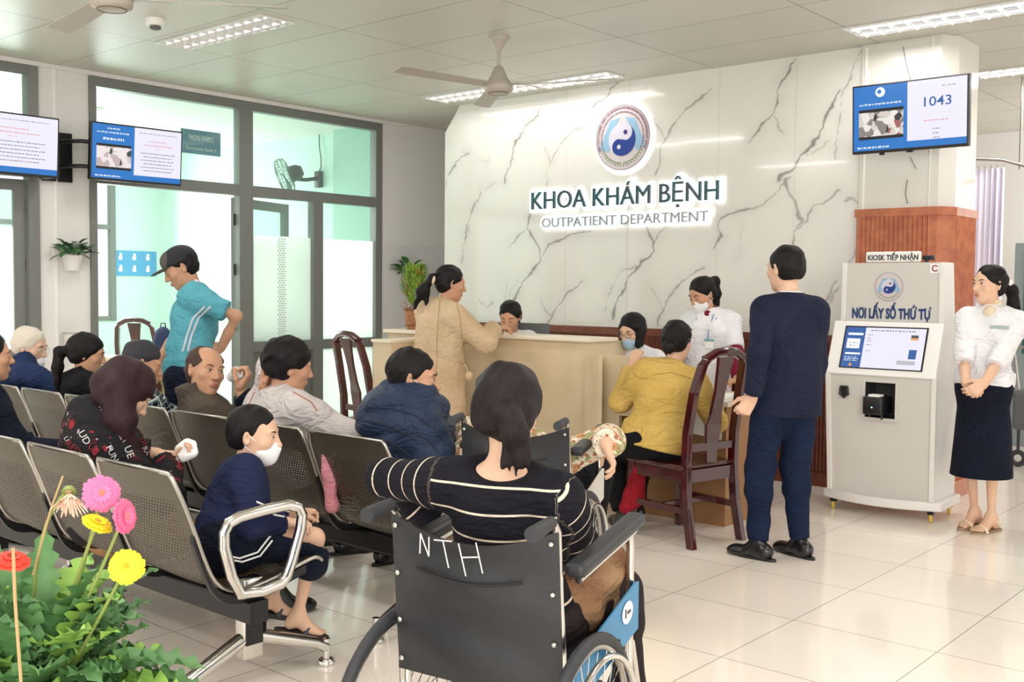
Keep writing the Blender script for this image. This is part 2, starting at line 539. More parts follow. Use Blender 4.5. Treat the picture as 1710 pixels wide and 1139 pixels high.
def marble_wall():
    x0, x1, z0, z1 = -7.07, -2.78, 1.09, ZC
    st = .0085
    nx, nz = int((x1 - x0) / st), int((z1 - z0) / st)
    xs = np.linspace(x0, x1, nx + 1); zs = np.linspace(z0, z1, nz + 1)
    X, Z = np.meshgrid(xs, zs)
    rs = np.random.RandomState(3)

    def smooth_noise(freq, amp):
        n = np.zeros_like(X)
        for k in range(7):
            a = rs.uniform(0, 2 * PI); f = freq * rs.uniform(.6, 1.7)
            n += np.sin((X * math.cos(a) + Z * math.sin(a)) * f + rs.uniform(0, 6))
        return n * amp / 2.6
    Xw = X + smooth_noise(30, .010) + smooth_noise(90, .004); Zw = Z + smooth_noise(34, .010) + smooth_noise(100, .004)
    dark = np.zeros_like(X)
    thick = 0.55 + 0.45 * np.clip(smooth_noise(22, .8) + .35, -.3, 1.3)
    soft = np.zeros_like(X)
    for pts, th, dk in VEINS:
        P = [wall_pt(a, b, YB) for a, b in pts]
        for A, B in zip(P[:-1], P[1:]):
            ax, az, bx, bz = A.x, A.z, B.x, B.z
            L2 = (bx - ax) ** 2 + (bz - az) ** 2 + 1e-9
            pad = .2
            ix = np.where((xs > min(ax, bx) - pad) & (xs < max(ax, bx) + pad))[0]
            iz = np.where((zs > min(az, bz) - pad) & (zs < max(az, bz) + pad))[0]
            if len(ix) == 0 or len(iz) == 0: continue
            sl = np.s_[iz[0]:iz[-1] + 1, ix[0]:ix[-1] + 1]
            t = np.clip(((Xw[sl] - ax) * (bx - ax) + (Zw[sl] - az) * (bz - az)) / L2, 0, 1)
            d = np.hypot(Xw[sl] - ax - t * (bx - ax), Zw[sl] - az - t * (bz - az))
            w_ = th * .78 * np.maximum(thick[sl], .18)
            dark[sl] = np.maximum(dark[sl], dk * np.clip(1.25 - d / w_, 0, 1) ** .8)
            soft[sl] = np.maximum(soft[sl], .16 * dk * np.exp(-(d / (.055)) ** 2) * np.clip(thick[sl], 0, 1))
    # two panel joints
    for sx in (-5.62, -4.98, -4.15, -3.52):
        soft = np.maximum(soft, .18 * (np.abs(X - sx) < .005))
    cloud = .04 * (smooth_noise(3, 1) * .5 + .5) + .03 * (smooth_noise(8, 1) * .5 + .5)
    v = 1 - np.clip(np.maximum(dark, soft) * .85 + cloud, 0, .9)
    verts = np.stack([X.ravel(), np.full(X.size, YB), Z.ravel()], 1)
    idx = np.arange(X.size).reshape(X.shape)
    q = np.stack([idx[:-1, :-1], idx[:-1, 1:], idx[1:, 1:], idx[1:, :-1]], -1).reshape(-1, 4)
    # the top left corner of the cladding is cut off
    ca, cb = wall_pt(743, 222, YB), wall_pt(767, 180, YB)
    cxm = verts[q].mean(1)
    cut = (cxm[:, 2] - ca.z) * (cb.x - ca.x) > (cxm[:, 0] - ca.x) * (cb.z - ca.z) + 0
    q = q[~cut]
    me = bpy.data.meshes.new('wall_back')
    me.from_pydata(verts.tolist(), [], q.tolist())
    at = me.color_attributes.new('vein', 'FLOAT_COLOR', 'POINT')
    base = np.array(lin('#e9e6df')[:3]); vein = np.array(lin('#5d574f')[:3])
    vv = v.ravel()[:, None]
    col = vein + (base - vein) * vv
    at.data.foreach_set('color', np.concatenate([col, np.ones((len(col), 1))], 1).astype(np.float32).ravel())
    m = bpy.data.materials.new('veined_marble'); m.use_nodes = True
    nt = m.node_tree; b = nt.nodes['Principled BSDF']
    an = nt.nodes.new('ShaderNodeVertexColor'); an.layer_name = 'vein'
    nt.links.new(an.outputs[0], b.inputs['Base Color'])
    b.inputs['Roughness'].default_value = .12; b.inputs['Coat Weight'].default_value = .3
    me.materials.append(m); MATS['marble'] = m
    o = bpy.data.objects.new('wall_back', me); C.objects.link(o)
    struct(o, 'white marble clad back wall with dark diagonal veins')
    # body of the wall behind the cladding
    body = MB()
    poly = [(-7.06, 0), (-3.0, 0), (-3.0, ZC), (cb.x, ZC), (-7.06, ca.z)]
    body.prism(poly, -(YB + .2), -(YB + .004), 0, Matrix.Rotation(PI / 2, 4, 'X'))
    body.build('wall_core', mat('marble_plain', '#e4e1da', .15), o)
    return o


marble_wall()
struct(MB().box(-7.06, -8.2, 8.36, 8.5, 0, ZC).build('wall_passage', M_wall), 'white wall closing the passage behind the marble')

# wood wainscot below the marble, ribbed
M_wood = mat('red_brown_wood', '#c07148', .35, color2='#a85a36', var_scale=14, coat=.2)
M_woodd = mat('dark_brown_wood', '#7c3d28', .35, color2='#66301f', var_scale=14, coat=.2)
M_marblep = mat('marble_column', '#ddd9d1', .14, coat=.3, var=.06, var_scale=2)


def ribs(mb, x0, x1, y, z0, z1, step=.028, axis='x', d=.012):
    n = int((x1 - x0) / step)
    for i in range(n):
        a = x0 + i * step + .004; b = a + step - .008
        c = (a + b) / 2
        if axis == 'x':
            mb.add([(a, y, z0), (c, y - d, z0), (b, y, z0), (a, y, z1), (c, y - d, z1), (b, y, z1)], [(0, 1, 4, 3), (1, 2, 5, 4), (3, 4, 5), (0, 2, 1)])
        else:
            mb.add([(y, a, z0), (y + d, c, z0), (y, b, z0), (y, a, z1), (y + d, c, z1), (y, b, z1)], [(0, 1, 4, 3), (1, 2, 5, 4), (3, 4, 5), (0, 2, 1)])


wn = MB().box(-7.06, -3.0, YB - .03, YB + .003, 0, 1.05)
wn.box(-7.06, -3.0, YB - .05, YB - .004, 1.03, 1.09)
wn.box(-7.06, -3.0, YB - .05, YB, .0, .10)
ribs(wn, -7.05, -3.0, YB - .03, .1, 1.03)
struct(wn.build('trim_2', M_woodd), 'dark ribbed wood wainscot below the marble wall')

# column with marble above and ribbed wood below
col = MB()
cx0, cx1, cy0, cy1, ch = -2.78, -2.36, YB - .07, YB + .62, .0
col.prism([(-3.02, YB - .03), (-2.48, YB - .03), (-2.41, YB + .10), (-2.41, YB + .50), (-3.02, YB + .50)], 1.9, ZC)
c_ = struct(col.build('wall_column', M_marblep), 'square marble column right of the back wall')
# marble joint strips and veins on the column
vn = MB()
for pts, rr in (([(1508, 78), (1513, 105), (1522, 138)], .006), ([(1520, 262), (1530, 282)], .006), ([(1515, 300), (1512, 325), (1516, 340)], .008)):
    vn.tube([wall_pt(a, b, YB - .0325) for a, b in pts], rr, 6, flat=.3)
vn.build('marble_vein', mat('vein_grey', '#7d766c', .3), c_)
MB().box(-2.995, -2.98, YB - .036, YB - .03, 1.97, ZC - .02).box(-2.54, -2.535, YB - .036, YB - .03, 1.97, ZC).build('joint_strip', M_white, c_)
wc = MB()
P5 = [(-3.03, YB - .072), (-2.46, YB - .072), (-2.385, YB + .07), (-2.385, YB + .51), (-3.03, YB + .51)]
wc.prism([(-3.02, YB - .06), (-2.47, YB - .06), (-2.395, YB + .08), (-2.395, YB + .50), (-3.02, YB + .50)], 0, 1.96)
wc.prism(P5, 1.915, 1.97); wc.prism([(a + (.012 if a > -2.7 else -.012), b - .012) for a, b in P5], 0, .12)
ribs(wc, -3.02, -2.48, YB - .06, .12, 1.915, step=.032)
ribs(wc, YB + .09, YB + .49, -2.395, .12, 1.915, step=.032, axis='y')
struct(wc.build('trim_3', M_wood), 'orange brown ribbed wood cladding round the column')

# ---- room to the right behind the column
struct(MB().box(-9, 4.5, 12.0, 12.15, 0, ZC).build('wall_far', M_wall), 'pale far wall of the ward behind the column')
struct(MB().box(-5.2, -5.05, YB + .2, 12, 0, ZC).build('wall_ward', M_wall), 'inner ward wall')
# ---- exam room
M_exf = mat('exam_ceiling', '#e8e8e2', .6)
struct(MB().box(-13.2, XL - .12, 3.0, 8.2, 3.08, 3.16).build('ceiling_exam', M_exf), 'white ceiling of the examination room')
ex = MB()
ex.box(-12.75, -12.6, 2.6, 4.2, 0, 3.08); ex.box(-12.75, -12.6, 6.95, 7.8, 0, 3.08)
ex.box(-12.75, -12.6, 4.2, 6.95, 0, .95); ex.box(-12.75, -12.6, 4.2, 6.95, 2.75, 3.08)
struct(ex.build('wall_exam_far', M_mint), 'mint far wall of the examination room')
struct(MB().box(-12.7, XL - .12, 7.6, 7.75, 0, 3.08).build('wall_exam_right', M_mint), 'mint side wall of the examination room')
struct(MB().box(-12.7, XL - .12, 2.4, 2.55, 0, 3.08).build('wall_exam_left', M_mint), 'mint near wall of the examination room')
MB().box(-8.95, XL - .125, 7.2, 7.6, 0, 3.08)
pl = MB().box(-8.95, XL - .121, 7.45, 7.6, 0, 3.08)
struct(pl.build('wall_exam_pilaster', mat('mint_dark', '#a3cbbd', .6)), 'mint pilaster in the examination room corner')
o = thing('window_3', None, None, (-12.62, 0, 0))
f = MB()
for y in (4.2, 5.1, 6.0, 6.88): f.box(-.04, .04, y, y + .07, .95, 2.75)
for z in (.95, 2.1, 2.69): f.box(-.036, .036, 4.2, 6.95, z, z + .058)
f.build('window_frame', M_alu, o)
MB().box(-.004, .004, 4.27, 6.88, 1.0, 2.7).build('glass_pane', M_glass, o)
struct(o, 'bright window of the examination room')
# ------------------------------------------------------------------ ceiling fixtures
def emit_mat(name, color, s):
    m = mat(name, color, .5, emit=s)
    m.node_tree.nodes['Principled BSDF'].inputs['Base Color'].default_value = (.01, .01, .01, 1)
    return m


M_tube = emit_mat('lamp_tube', '#ffffff', 4)
M_refl = mat('louver_reflector', '#f2f2f0', .25, .55)


def troffer(x0, x1, y0, y1, label, group='louvred ceiling lights', power=17, z=ZC, lamp=True):
    t = thing('ceiling_light', label, 'ceiling light', ((x0 + x1) / 2, (y0 + y1) / 2, z), 0, group)
    a, b = (x1 - x0) / 2, (y1 - y0) / 2
    f = MB(); e = .015
    f.box(-a, a, -b, -b + e, -.012, -.001); f.box(-a, a, b - e, b, -.012, -.001)
    f.box(-a, -a + e, -b + e, b - e, -.012, -.001); f.box(a - e, a, -b + e, b - e, -.012, -.001)
    f.box(-a + e, a - e, -.006, .006, -.011, -.001)
    f.build('frame', M_refl, t)
    d = MB(); n = max(4, int(2 * a / .1))
    for i in range(n):
        x = -a + 2 * a * (i + .5) / n
        for s in (-1, 1):
            y0_, y1_ = (e - b, -.008) if s < 0 else (.008, b - e)
            d.add([(x - .018, y0_, -.001), (x + .018, y0_, -.001), (x, y0_, -.022), (x - .018, y1_, -.001), (x + .018, y1_, -.001), (x, y1_, -.022)],
                  [(0, 2, 5, 3), (1, 4, 5, 2), (0, 1, 2), (3, 5, 4)])
    d.build('louver', M_refl, t)
    u = MB()
    for s in (-1, 1): u.cyl((-a + .03, s * b * .52, -.004), (a - .03, s * b * .52, -.004), .011, n=8)
    u.build('lamp_tube', M_tube, t)
    MB().box(-a + .01, a - .01, -b + .01, b - .01, -.0045, -.0008).build('reflector', emit_mat('lit_reflector', '#e6e6ea', .45), t)
    if lamp:
        l = area('ceiling_lamp_glow', ((x0 + x1) / 2, (y0 + y1) / 2, z - .06), x1 - x0, power, (1, .98, .95), (0, 0, 0), y1 - y0)
    return t


troffer(-6.80, -5.58, 4.06, 4.33, 'louvred ceiling light above the standing man, partly behind a fan blade')
troffer(-6.86, -5.72, 6.72, 7.02, 'louvred ceiling light left of the white ceiling fan hub', power=5)
troffer(-5.70, -4.90, 6.80, 7.06, 'louvred ceiling light showing behind the right blade of the fan', power=4)
troffer(-2.92, -1.72, 6.64, 6.94, 'large louvred ceiling light at the top right above the kiosk woman')
troffer(-2.74, -1.54, 8.57, 8.84, 'louvred ceiling light further back behind the marble column')
for i, (x, y) in enumerate([(-4.2, 1.4), (-6.8, 1.4), (-1.2, 1.4), (-1.6, 4.06), (-4.2, -1.2), (-1.2, -1.2)]):
    troffer(x, x + 1.2, y, y + .3, 'louvred ceiling light of the hall outside the picture', power=20)
troffer(-10.8, -9.6, 4.9, 5.2, 'louvred light on the ceiling of the examination room', z=3.08, power=38)
area('ward_daylight', (-.5, 11, 2.4), 2.5, 90, (1, .99, .97), (math.radians(100), 0, math.radians(60)))

M_fan = mat('fan_white', '#b5aca0', .4)


def fan(loc, ang, label):
    t = thing('ceiling_fan', label, 'ceiling fan', loc, ang, 'white three-blade ceiling fans')
    z0 = 0
    MB().lathe([(0, 0), (.068, 0), (.07, -.012), (.055, -.03), (.02, -.085), (.016, -.1)], n=28).build('canopy', M_fan, t)
    MB().cyl((0, 0, -.09), (0, 0, -.2), .013, n=12).build('downrod', M_fan, t)
    MB().lathe([(.014, -.19), (.03, -.2), (.062, -.27), (.082, -.30), (.098, -.315), (.104, -.34), (.095, -.365), (.06, -.378), (0, -.38)], n=32).build('motor_housing', M_fan, t)
    MB().torus((0, 0, -.376), .068, .0035, n=32).build('trim_ring', mat('fan_ring', '#6e5d55', .4), t)
    for k in range(3):
        a = 2 * PI * k / 3
        M = Matrix.Rotation(a, 4, 'Z')
        b = MB()
        Mb = M @ Matrix.Translation((0, 0, -.325)) @ Matrix.Rotation(math.radians(9), 4, 'X')
        b.prism([(.09, -.045), (.14, -.052), (.78, -.066), (.82, -.058), (.83, 0), (.82, .055), (.78, .064), (.14, .05), (.09, .04)], -.003, .003, M=Mb)
        b.build('blade', M_fan, t, bevel=.002)
        MB().box(.06, .16, -.018, .018, .003, .012, M=Mb).build('blade_bracket', M_fan, t)
    return t


fan((-4.83, 5.46, ZC), math.radians(20.6), 'white three-blade ceiling fan in the middle in front of the marble wall')
fan((-4.85, 2.67, ZC), math.radians(50.6), 'white three-blade ceiling fan cut by the top left picture edge')
t = thing('smoke_detector', 'small white smoke detector on the ceiling beside the left fan', 'smoke detector', (-6.22, 3.72, ZC))
MB().lathe([(0, 0), (.06, 0), (.062, -.03), (.055, -.045), (0, -.048)], n=24).build('housing', M_white, t)
MB().lathe([(0, -.0485), (.035, -.05), (.035, -.062), (.02, -.07), (0, -.07)], n=20).build('sensor', mat('sensor_dark', '#5e5a58', .5), t)

# ------------------------------------------------------------------ screens
M_blue = emit_mat('screen_blue', '#0f6fbf', 1.0)
M_bluedk = emit_mat('screen_blue_dark', '#12569c', 1.0)
M_scrw = emit_mat('screen_white', '#e9e6f6', .95)
M_scrt = emit_mat('screen_text_white', '#f4fbff', 1.0)
M_scrd = emit_mat('screen_text_dark', '#3c4866', .6)
M_scrr = emit_mat('screen_text_red', '#e57f87', .9)
M_scrk = mat('screen_black', '#0a0b10', .3)


def rects(mb, lst, z):
    for x0, y0, x1, y1 in lst: mb.add([(x0, y0, z), (x1, y0, z), (x1, y1, z), (x0, y1, z)], [(0, 1, 2, 3)])
    return mb


def textline(mb, cx, y, w, h, z, seed, align=0):
    """row of small word-like strokes"""
    r = random.Random(seed)
    x = cx - w / 2
    while x < cx + w / 2 - .004:
        l = min(r.uniform(.008, .028), cx + w / 2 - x)
        n = max(1, int(l / .006))
        for i in range(n):
            xx = x + i * l / n
            hh = h * r.uniform(.65, 1)
            mb.add([(xx, y, z), (xx + l / n * .72, y, z), (xx + l / n * .72, y + hh, z), (xx, y + hh, z)], [(0, 1, 2, 3)])
        x += l + .006
    return mb


def tv(name, label, M, W, H, left_frac, left_text, kind):
    """M places the screen: local x right, y up, z out of the screen"""
    t = thing(name, label, 'television')
    t.matrix_world = M
    a, b = W / 2, H / 2
    body = MB().rbox(-a, a, -b, b, -.045, 0, .006)
    body.build('housing', M_black, t)
    bz = .012; z = .0012
    x0, x1, y0, y1 = -a + bz, a - bz, -b + bz + .006, b - bz
    xm = x0 + (x1 - x0) * left_frac
    yb = y0 + (y1 - y0) * .10
    s = rects(MB(), [(x0, y0, x1, y1)], z); scr = s.build('screen', M_blue, t)
    rects(MB(), [(xm, yb, x1, y1)], z + .0006).build('list_panel', M_scrw, t)
    if left_frac > .2:
        px0, px1 = x0 + (xm - x0) * .1, xm - (xm - x0) * .07
        py0, py1 = y0 + (y1 - y0) * .17, y0 + (y1 - y0) * .64
        rects(MB(), [(px0, py0, px1, py1)], z + .0006).build('picture_frame', M_scrk, t)
        m = 'screen_photo_' + kind
        mm = bpy.data.materials.new(m); mm.use_nodes = True; nt = mm.node_tree; bs = nt.nodes['Principled BSDF']
        tc = nt.nodes.new('ShaderNodeTexCoord'); vo = nt.nodes.new('ShaderNodeTexVoronoi'); vo.inputs['Scale'].default_value = 26
        nt.links.new(tc.outputs['Object'], vo.inputs['Vector'])
        rp = nt.nodes.new('ShaderNodeValToRGB'); nt.links.new(vo.outputs['Color'], rp.inputs[0])
        cols = ['#3a3436', '#8d8480', '#d9cfc8', '#efe8e2', '#a8605c'] if kind == 'a' else ['#3b4a48', '#c7b4b4', '#efe6e8', '#f1e4e6', '#d7c4c8']
        rp.color_ramp.interpolation = 'CONSTANT'
        while len(rp.color_ramp.elements) < 5: rp.color_ramp.elements.new(.5)
        for i, c in enumerate(cols):
            rp.color_ramp.elements[i].position = i * .2; rp.color_ramp.elements[i].color = lin(c)
        bs.inputs['Base Color'].default_value = (0, 0, 0, 1)
        nt.links.new(rp.outputs[0], bs.inputs['Emission Color']); bs.inputs['Emission Strength'].default_value = .9
        g = (py1 - py0) * .10
        rects(MB(), [(px0, py0 + g, px1, py1 - g)], z + .0012).build('camera_picture', mm, t)
        w = MB()
        cx = (x0 + xm) / 2
        if kind != 'a': textline(w, cx, y1 - .05 * H - .012, (xm - x0) * .3, .012, z + .0012, 3)
        textline(w, cx, y1 - (.26 if kind == 'a' else .13) * H - .008, (xm - x0) * .78, .012, z + .0012, 4)
        if kind != 'a': textline(w, cx, y1 - .24 * H - .012, (xm - x0) * .5, .020, z + .0012, 5)
        textline(w, x0 + (xm - x0) * .38, y0 + .03 * H, (xm - x0) * .6, .013, z + .0012, 6)
        w.build('caption', M_scrt, t)
    if kind == 'a':
        cx = (x0 + xm) / 2
        MB().lathe([(0, z + .001), (.032, z + .001)], (cx, y1 - .045, 0), n=24).build('logo_disc', M_scrt, t)
        MB().lathe([(0, z + .002), (.014, z + .002)], (cx - .006, y1 - .042, 0), n=20).build('logo_mark', M_blue, t)
    r_ = MB(); d_ = MB(); cx = (xm + x1) / 2; w = x1 - xm
    if kind == 'a':
        textline(r_, cx, yb + .18 * H + .035, w * .42, .009, z + .0014, 11)
        textline(d_, cx + .08, y1 - .05, w * .25, .006, z + .0014, 12)
        for i in range(3): textline(d_, cx, yb + .14 * H - i * .028, w * .12, .007, z + .0014, 13 + i)
        place_text('queue_number', '1043', .085, Matrix.Translation((cx, y0 + .56 * H, z + .002)), M_bluedk, t, .0006, width=w * .46, offset=.0006)
    else:
        textline(d_, cx, y1 - .04, w * .8, .006, z + .0014, 20)
        textline(r_, cx, y1 - .10, w * .35, .009, z + .0014, 21); textline(r_, cx, y1 - .13, w * .6, .009, z + .0014, 22); textline(r_, cx, y1 - .155, w * .1, .006, z + .0014, 23)
        for i in range(6): textline(d_, cx, y1 - .195 - i * .027, w * (.6 if i % 2 else .72), .008, z + .0014, 24 + i)
    r_.build('red_text', M_scrr, t); d_.build('dark_text', M_scrd, t)
    return t


# right: in front of the column
t1 = tv('wall_television', 'wall television showing queue number 1043 on the marble column', Matrix.Translation((-2.585, 6.93, 2.545)) @ Matrix.Rotation(PI / 2, 4, 'X') @ Matrix.Rotation(math.radians(3), 4, 'X'), .755, .45, .49, '', 'a')
b = MB().box(-.1, .1, -.1, .1, -.08, -.045).box(-.06, .06, -.02, .02, -.2, -.08).box(-.2, -.17, -.24, -.2, -.04, -.02).box(-.02, .02, -.235, -.2, -.04, -.02)
b.build('wall_bracket', M_blackmetal, t1)


def tvx(x, y, z, yaw, tilt):
    return Matrix.Translation((x, y, z)) @ Matrix.Rotation(yaw, 4, 'Z') @ Matrix.Rotation(PI / 2, 4, 'Z') @ Matrix.Rotation(PI / 2, 4, 'X') @ Matrix.Rotation(tilt, 4, 'X')


t2 = tv('wall_television', 'wall television with a blue and white patient list above the open exam room door', tvx(-7.72, 4.455, 2.425, math.radians(-3), math.radians(4)), .76, .44, .46, '', 'b')
t3 = tv('wall_television', 'wall television cut by the left picture edge, white patient list with blue foot', tvx(-7.72, 3.44, 2.405, math.radians(0), math.radians(4)), .76, .44, .10, '', 'c')
for tt, dy in ((t2, -.34), (t3, .34)):
    g = tt.matrix_world.inverted()
    b = MB()
    for zz in (2.31, 2.50): b.tube([(-7.79, 4.455 if tt is t2 else 3.44, zz), (-7.86, 4.06 if tt is t2 else 3.78, zz), (-8.05, 3.95 if tt is t2 else 3.92, zz)], .016, 8)
    yc = 3.93 if tt is t3 else 4.06
    b.box(-8.129, -8.09, yc - .05, yc + .05, 2.2, 2.58)
    b.box(-7.8, -7.775, (4.2 if tt is t2 else 3.3), (4.6 if tt is t2 else 3.72), 2.28, 2.52)
    if tt is t3: b.box(-8.0, -7.8, 3.80, 3.86, 2.2, 2.56)
    ob = b.build('wall_bracket', M_blackmetal, tt)
    ob.matrix_parent_inverse = g

# ------------------------------------------------------------------ emblem and letters
M_led = emit_mat('led_white', '#ffffff', 1.6)
M_navy = mat('navy_enamel', '#0d3488', .45)
M_letter = mat('teal_letter', '#2f5f63', .25, .5, color2='#48525a', var_scale=5)
YS = YB - .035


def emblem(name, label, R, M, lit=True, simple=False):
    t = thing(name, label, 'emblem'); t.matrix_world = M
    if lit: MB().lathe([(0, -.012), (R * 1.10, -.012), (R * 1.13, -.02), (R * 1.10, -.03), (0, -.03)], n=64).build('backlight', M_led, t)
    MB().lathe([(0, .0), (R, .0), (R, -.012), (0, -.012)], n=64).build('disc', mat('emblem_disc', '#cfc6c8', .5), t)
    MB().lathe([(R * .975, .001), (R, .001)], n=64).build('rim', mat('emblem_rim', '#8d7f86' if lit else '#d59a9a', .35), t)
    r = R * .50; cx, cy = 0, -R * .06 if lit else 0
    M_lb = mat('emblem_light_blue', '#8fb6d2', .4)
    # hands / wings
    hb = MB()
    for s in (-1, 1):
        hb.prism([(s * R * x, R * y) for x, y in ([(.1, .62), (.45, .55), (.62, .2), (.78, -.1), (.86, -.32), (.5, -.42), (.42, -.1), (.3, .3)][::s])], .001, .002)
    hb.build('wing', M_lb, t)
    MB().lathe([(0, .0025), (r * 1.02, .0025)], (cx, cy, 0), n=48).build('yin_half', mat('emblem_white', '#d0cddb', .5), t)
    # comma shaped blue half
    tilt = math.radians(-28)
    yg = MB(); n = 30; rows = []
    for i in range(n + 1):
        y = -r * math.cos(PI * i / n)
        xr = math.sqrt(max(0, r * r - y * y))
        xl = math.sqrt(max(0, (r / 2) ** 2 - (y - r / 2) ** 2)) if y > 0 else -math.sqrt(max(0, (r / 2) ** 2 - (y + r / 2) ** 2))
        rows.append(((xl, y), (xr, y)))
    vs = [(cx + p[0] * math.cos(tilt) - p[1] * math.sin(tilt), cy + p[0] * math.sin(tilt) + p[1] * math.cos(tilt), .0036) for row in rows for p in row]
    yg.add(vs, [(2 * i, 2 * i + 1, 2 * i + 3, 2 * i + 2) for i in range(n)]).build('yang_half', M_navy, t)

    def dot(x, y, rr, m, nm):
        X = cx + x * math.cos(tilt) - y * math.sin(tilt); Y = cy + x * math.sin(tilt) + y * math.cos(tilt)
        MB().lathe([(0, .0046), (rr, .0046)], (X, Y, 0), n=20).build(nm, m, t)
    dot(0, r * .5, r * .14, mat('emblem_dot', '#3a2d6e', .3), 'dot_dark'); dot(0, -r * .5, r * .14, mat('emblem_white', '#d0cddb', .5), 'dot_light')
    lv = MB()
    for s in (-1, 1):
        for i in range(9):
            a = math.radians(-88 + i * 7) if s > 0 else math.radians(-92 - i * 7)
            c0 = Vector((math.cos(a) * R * .78, math.sin(a) * R * .78, .003))
            for q in (-1, 1):
                d = Vector((math.cos(a + s * 1.0 + q * .7), math.sin(a + s * 1.0 + q * .7), 0))
                nn = Vector((-d.y, d.x, 0))
                e = c0 + d * R * .12
                lv.add([c0, c0 + d * R * .06 + nn * R * .018, e, c0 + d * R * .06 - nn * R * .018], [(0, 1, 2, 3)])
    lv.build('laurel', mat('laurel_green', '#6f8a4a', .5), t)
    if lit:
        tx = MB()
        rr = random.Random(5)
        for ring, R0, h in ((0, .87, .075), (1, .755, .05)):
            a = math.radians(206)
            while a > math.radians(-26):
                w_ = .026 * rr.uniform(.7, 1.1)
                c0 = math.cos(a), math.sin(a); c1 = math.cos(a - w_), math.sin(a - w_)
                tx.add([(c0[0] * R * R0, c0[1] * R * R0, .004), (c1[0] * R * R0, c1[1] * R * R0, .004), (c1[0] * R * (R0 + h), c1[1] * R * (R0 + h), .004), (c0[0] * R * (R0 + h), c0[1] * R * (R0 + h), .004)], [(0, 1, 2, 3)])
                a -= w_ * (1.5 if rr.random() > .25 else 2.6)
        tx.build('ring_text', mat('ring_text', '#8c6070', .5), t)
    return t


emblem('emblem_sign', 'round backlit blue and white yin yang emblem on the marble wall', .265, Matrix.Translation((-5.02, YS, 2.64)) @ Matrix.Rotation(PI / 2, 4, 'X'))
KL = wall_pt(888, 350, YS); HR = wall_pt(1200, 330, YS); SL = wall_pt(905, 380, YS); SR = wall_pt(1182, 368, YS)
t = thing('sign_lettering', 'backlit raised letters KHOA KHÁM BỆNH on the marble wall', 'sign', ((KL.x + HR.x) / 2, YS, KL.z))
Mt = Matrix.Rotation(PI / 2, 4, 'X')
wd = HR.x - KL.x
place_text('letters', 'KHOA KHÁM BỆNH', .215, Mt, M_letter, t, .02, .0, width=wd)
place_text('backlight', 'KHOA KHÁM BỆNH', .215, Mt @ Matrix.Translation((0, 0, -.022)), M_led, t, .012, .026, width=wd + .075)
t = thing('sign_lettering', 'backlit smaller letters OUTPATIENT DEPARTMENT below the main sign', 'sign', ((SL.x + SR.x) / 2, YS, SL.z))
place_text('letters', 'OUTPATIENT DEPARTMENT', .115, Mt, mat('grey_letter', '#9fa5a6', .25, .6), t, .014, .0, width=SR.x - SL.x)
place_text('backlight', 'OUTPATIENT DEPARTMENT', .115, Mt @ Matrix.Translation((0, 0, -.018)), M_led, t, .010, .024, width=SR.x - SL.x + .07)

# exam room sign
t = thing('room_sign', 'blue room sign PHÒNG KHÁM 2 behind the upper glass', 'sign')
t.matrix_world = Matrix.Translation((XL - .1, 5.36, 2.66)) @ Matrix.Rotation(PI / 2, 4, 'Z') @ Matrix.Rotation(PI / 2, 4, 'X')
MB().rbox(-.20, .20, -.105, .105, -.01, 0, .003).build('board', mat('sign_blue', '#2a7aa0', .4), t)
place_text('letters', 'PHÒNG KHÁM 2', .07, Matrix.Translation((0, .012, .001)), M_paper, t, .001, width=.24)
place_text('letters', 'Examination Room 2', .042, Matrix.Translation((0, -.07, .001)), M_paper, t, .001, width=.30)

# wall fan in the exam room
t = thing('wall_fan', 'black wire wall fan seen through the glass of the examination room', 'fan', (-9.35, 7.6, 2.60))
b = MB().rbox(-.05, .05, -.05, 0, -.1, .08, .01); b.tube([(0, -.04, 0), (0, -.2, -.03), (-.1, -.32, -.02)], .022)
b.build('wall_bracket', M_black, t)
M = Matrix.Translation((-.1, -.34, .02)) @ Matrix.Rotation(math.radians(-50), 4, 'Z') @ Matrix.Rotation(math.radians(110), 4, 'X')
MB().lathe([(0, -.15), (.05, -.145), (.085, -.09), (.09, -.02), (.06, 0), (0, 0)], n=20, M=M).build('motor', M_black, t)
cg = MB()
for r_, z_ in ((.2, .06), (.19, .02), (.19, .1), (.06, -.0), (.05, .13)):
    cg.tube([M @ Vector((r_ * math.cos(a), r_ * math.sin(a), z_)) for a in np.linspace(0, 2 * PI, 29)[:-1]], .004, 5, closed=True)
for i in range(28):
    a = 2 * PI * i / 28
    cg.tube([M @ Vector((rr * math.cos(a), rr * math.sin(a), zz)) for rr, zz in ((.05, 0), (.15, 0), (.2, .04), (.2, .08), (.14, .12), (.05, .13))], .0022, 4)
cg.build('grille', mat('fan_wire', '#5d6f68', .4), t)
bl = MB()
for i in range(3):
    a = 2 * PI * i / 3
    bl.add([M @ Vector((rr * math.cos(a + da), rr * math.sin(a + da), zz)) for rr, da, zz in ((.02, -.3, .05), (.17, -.35, .04), (.18, .35, .08), (.02, .5, .07))], [(0, 1, 2, 3)])
bl.build('blade', mat('fan_blade_green', '#7fa392', .4), t)
MB().tube([(.02, -.03, .5), (.02, -.03, .36), (.03, -.03, .3), (.05, -.03, .22), (.05, -.03, .12), (0, -.03, .05)], .006, 6).build('pull_cord', M_black, t)
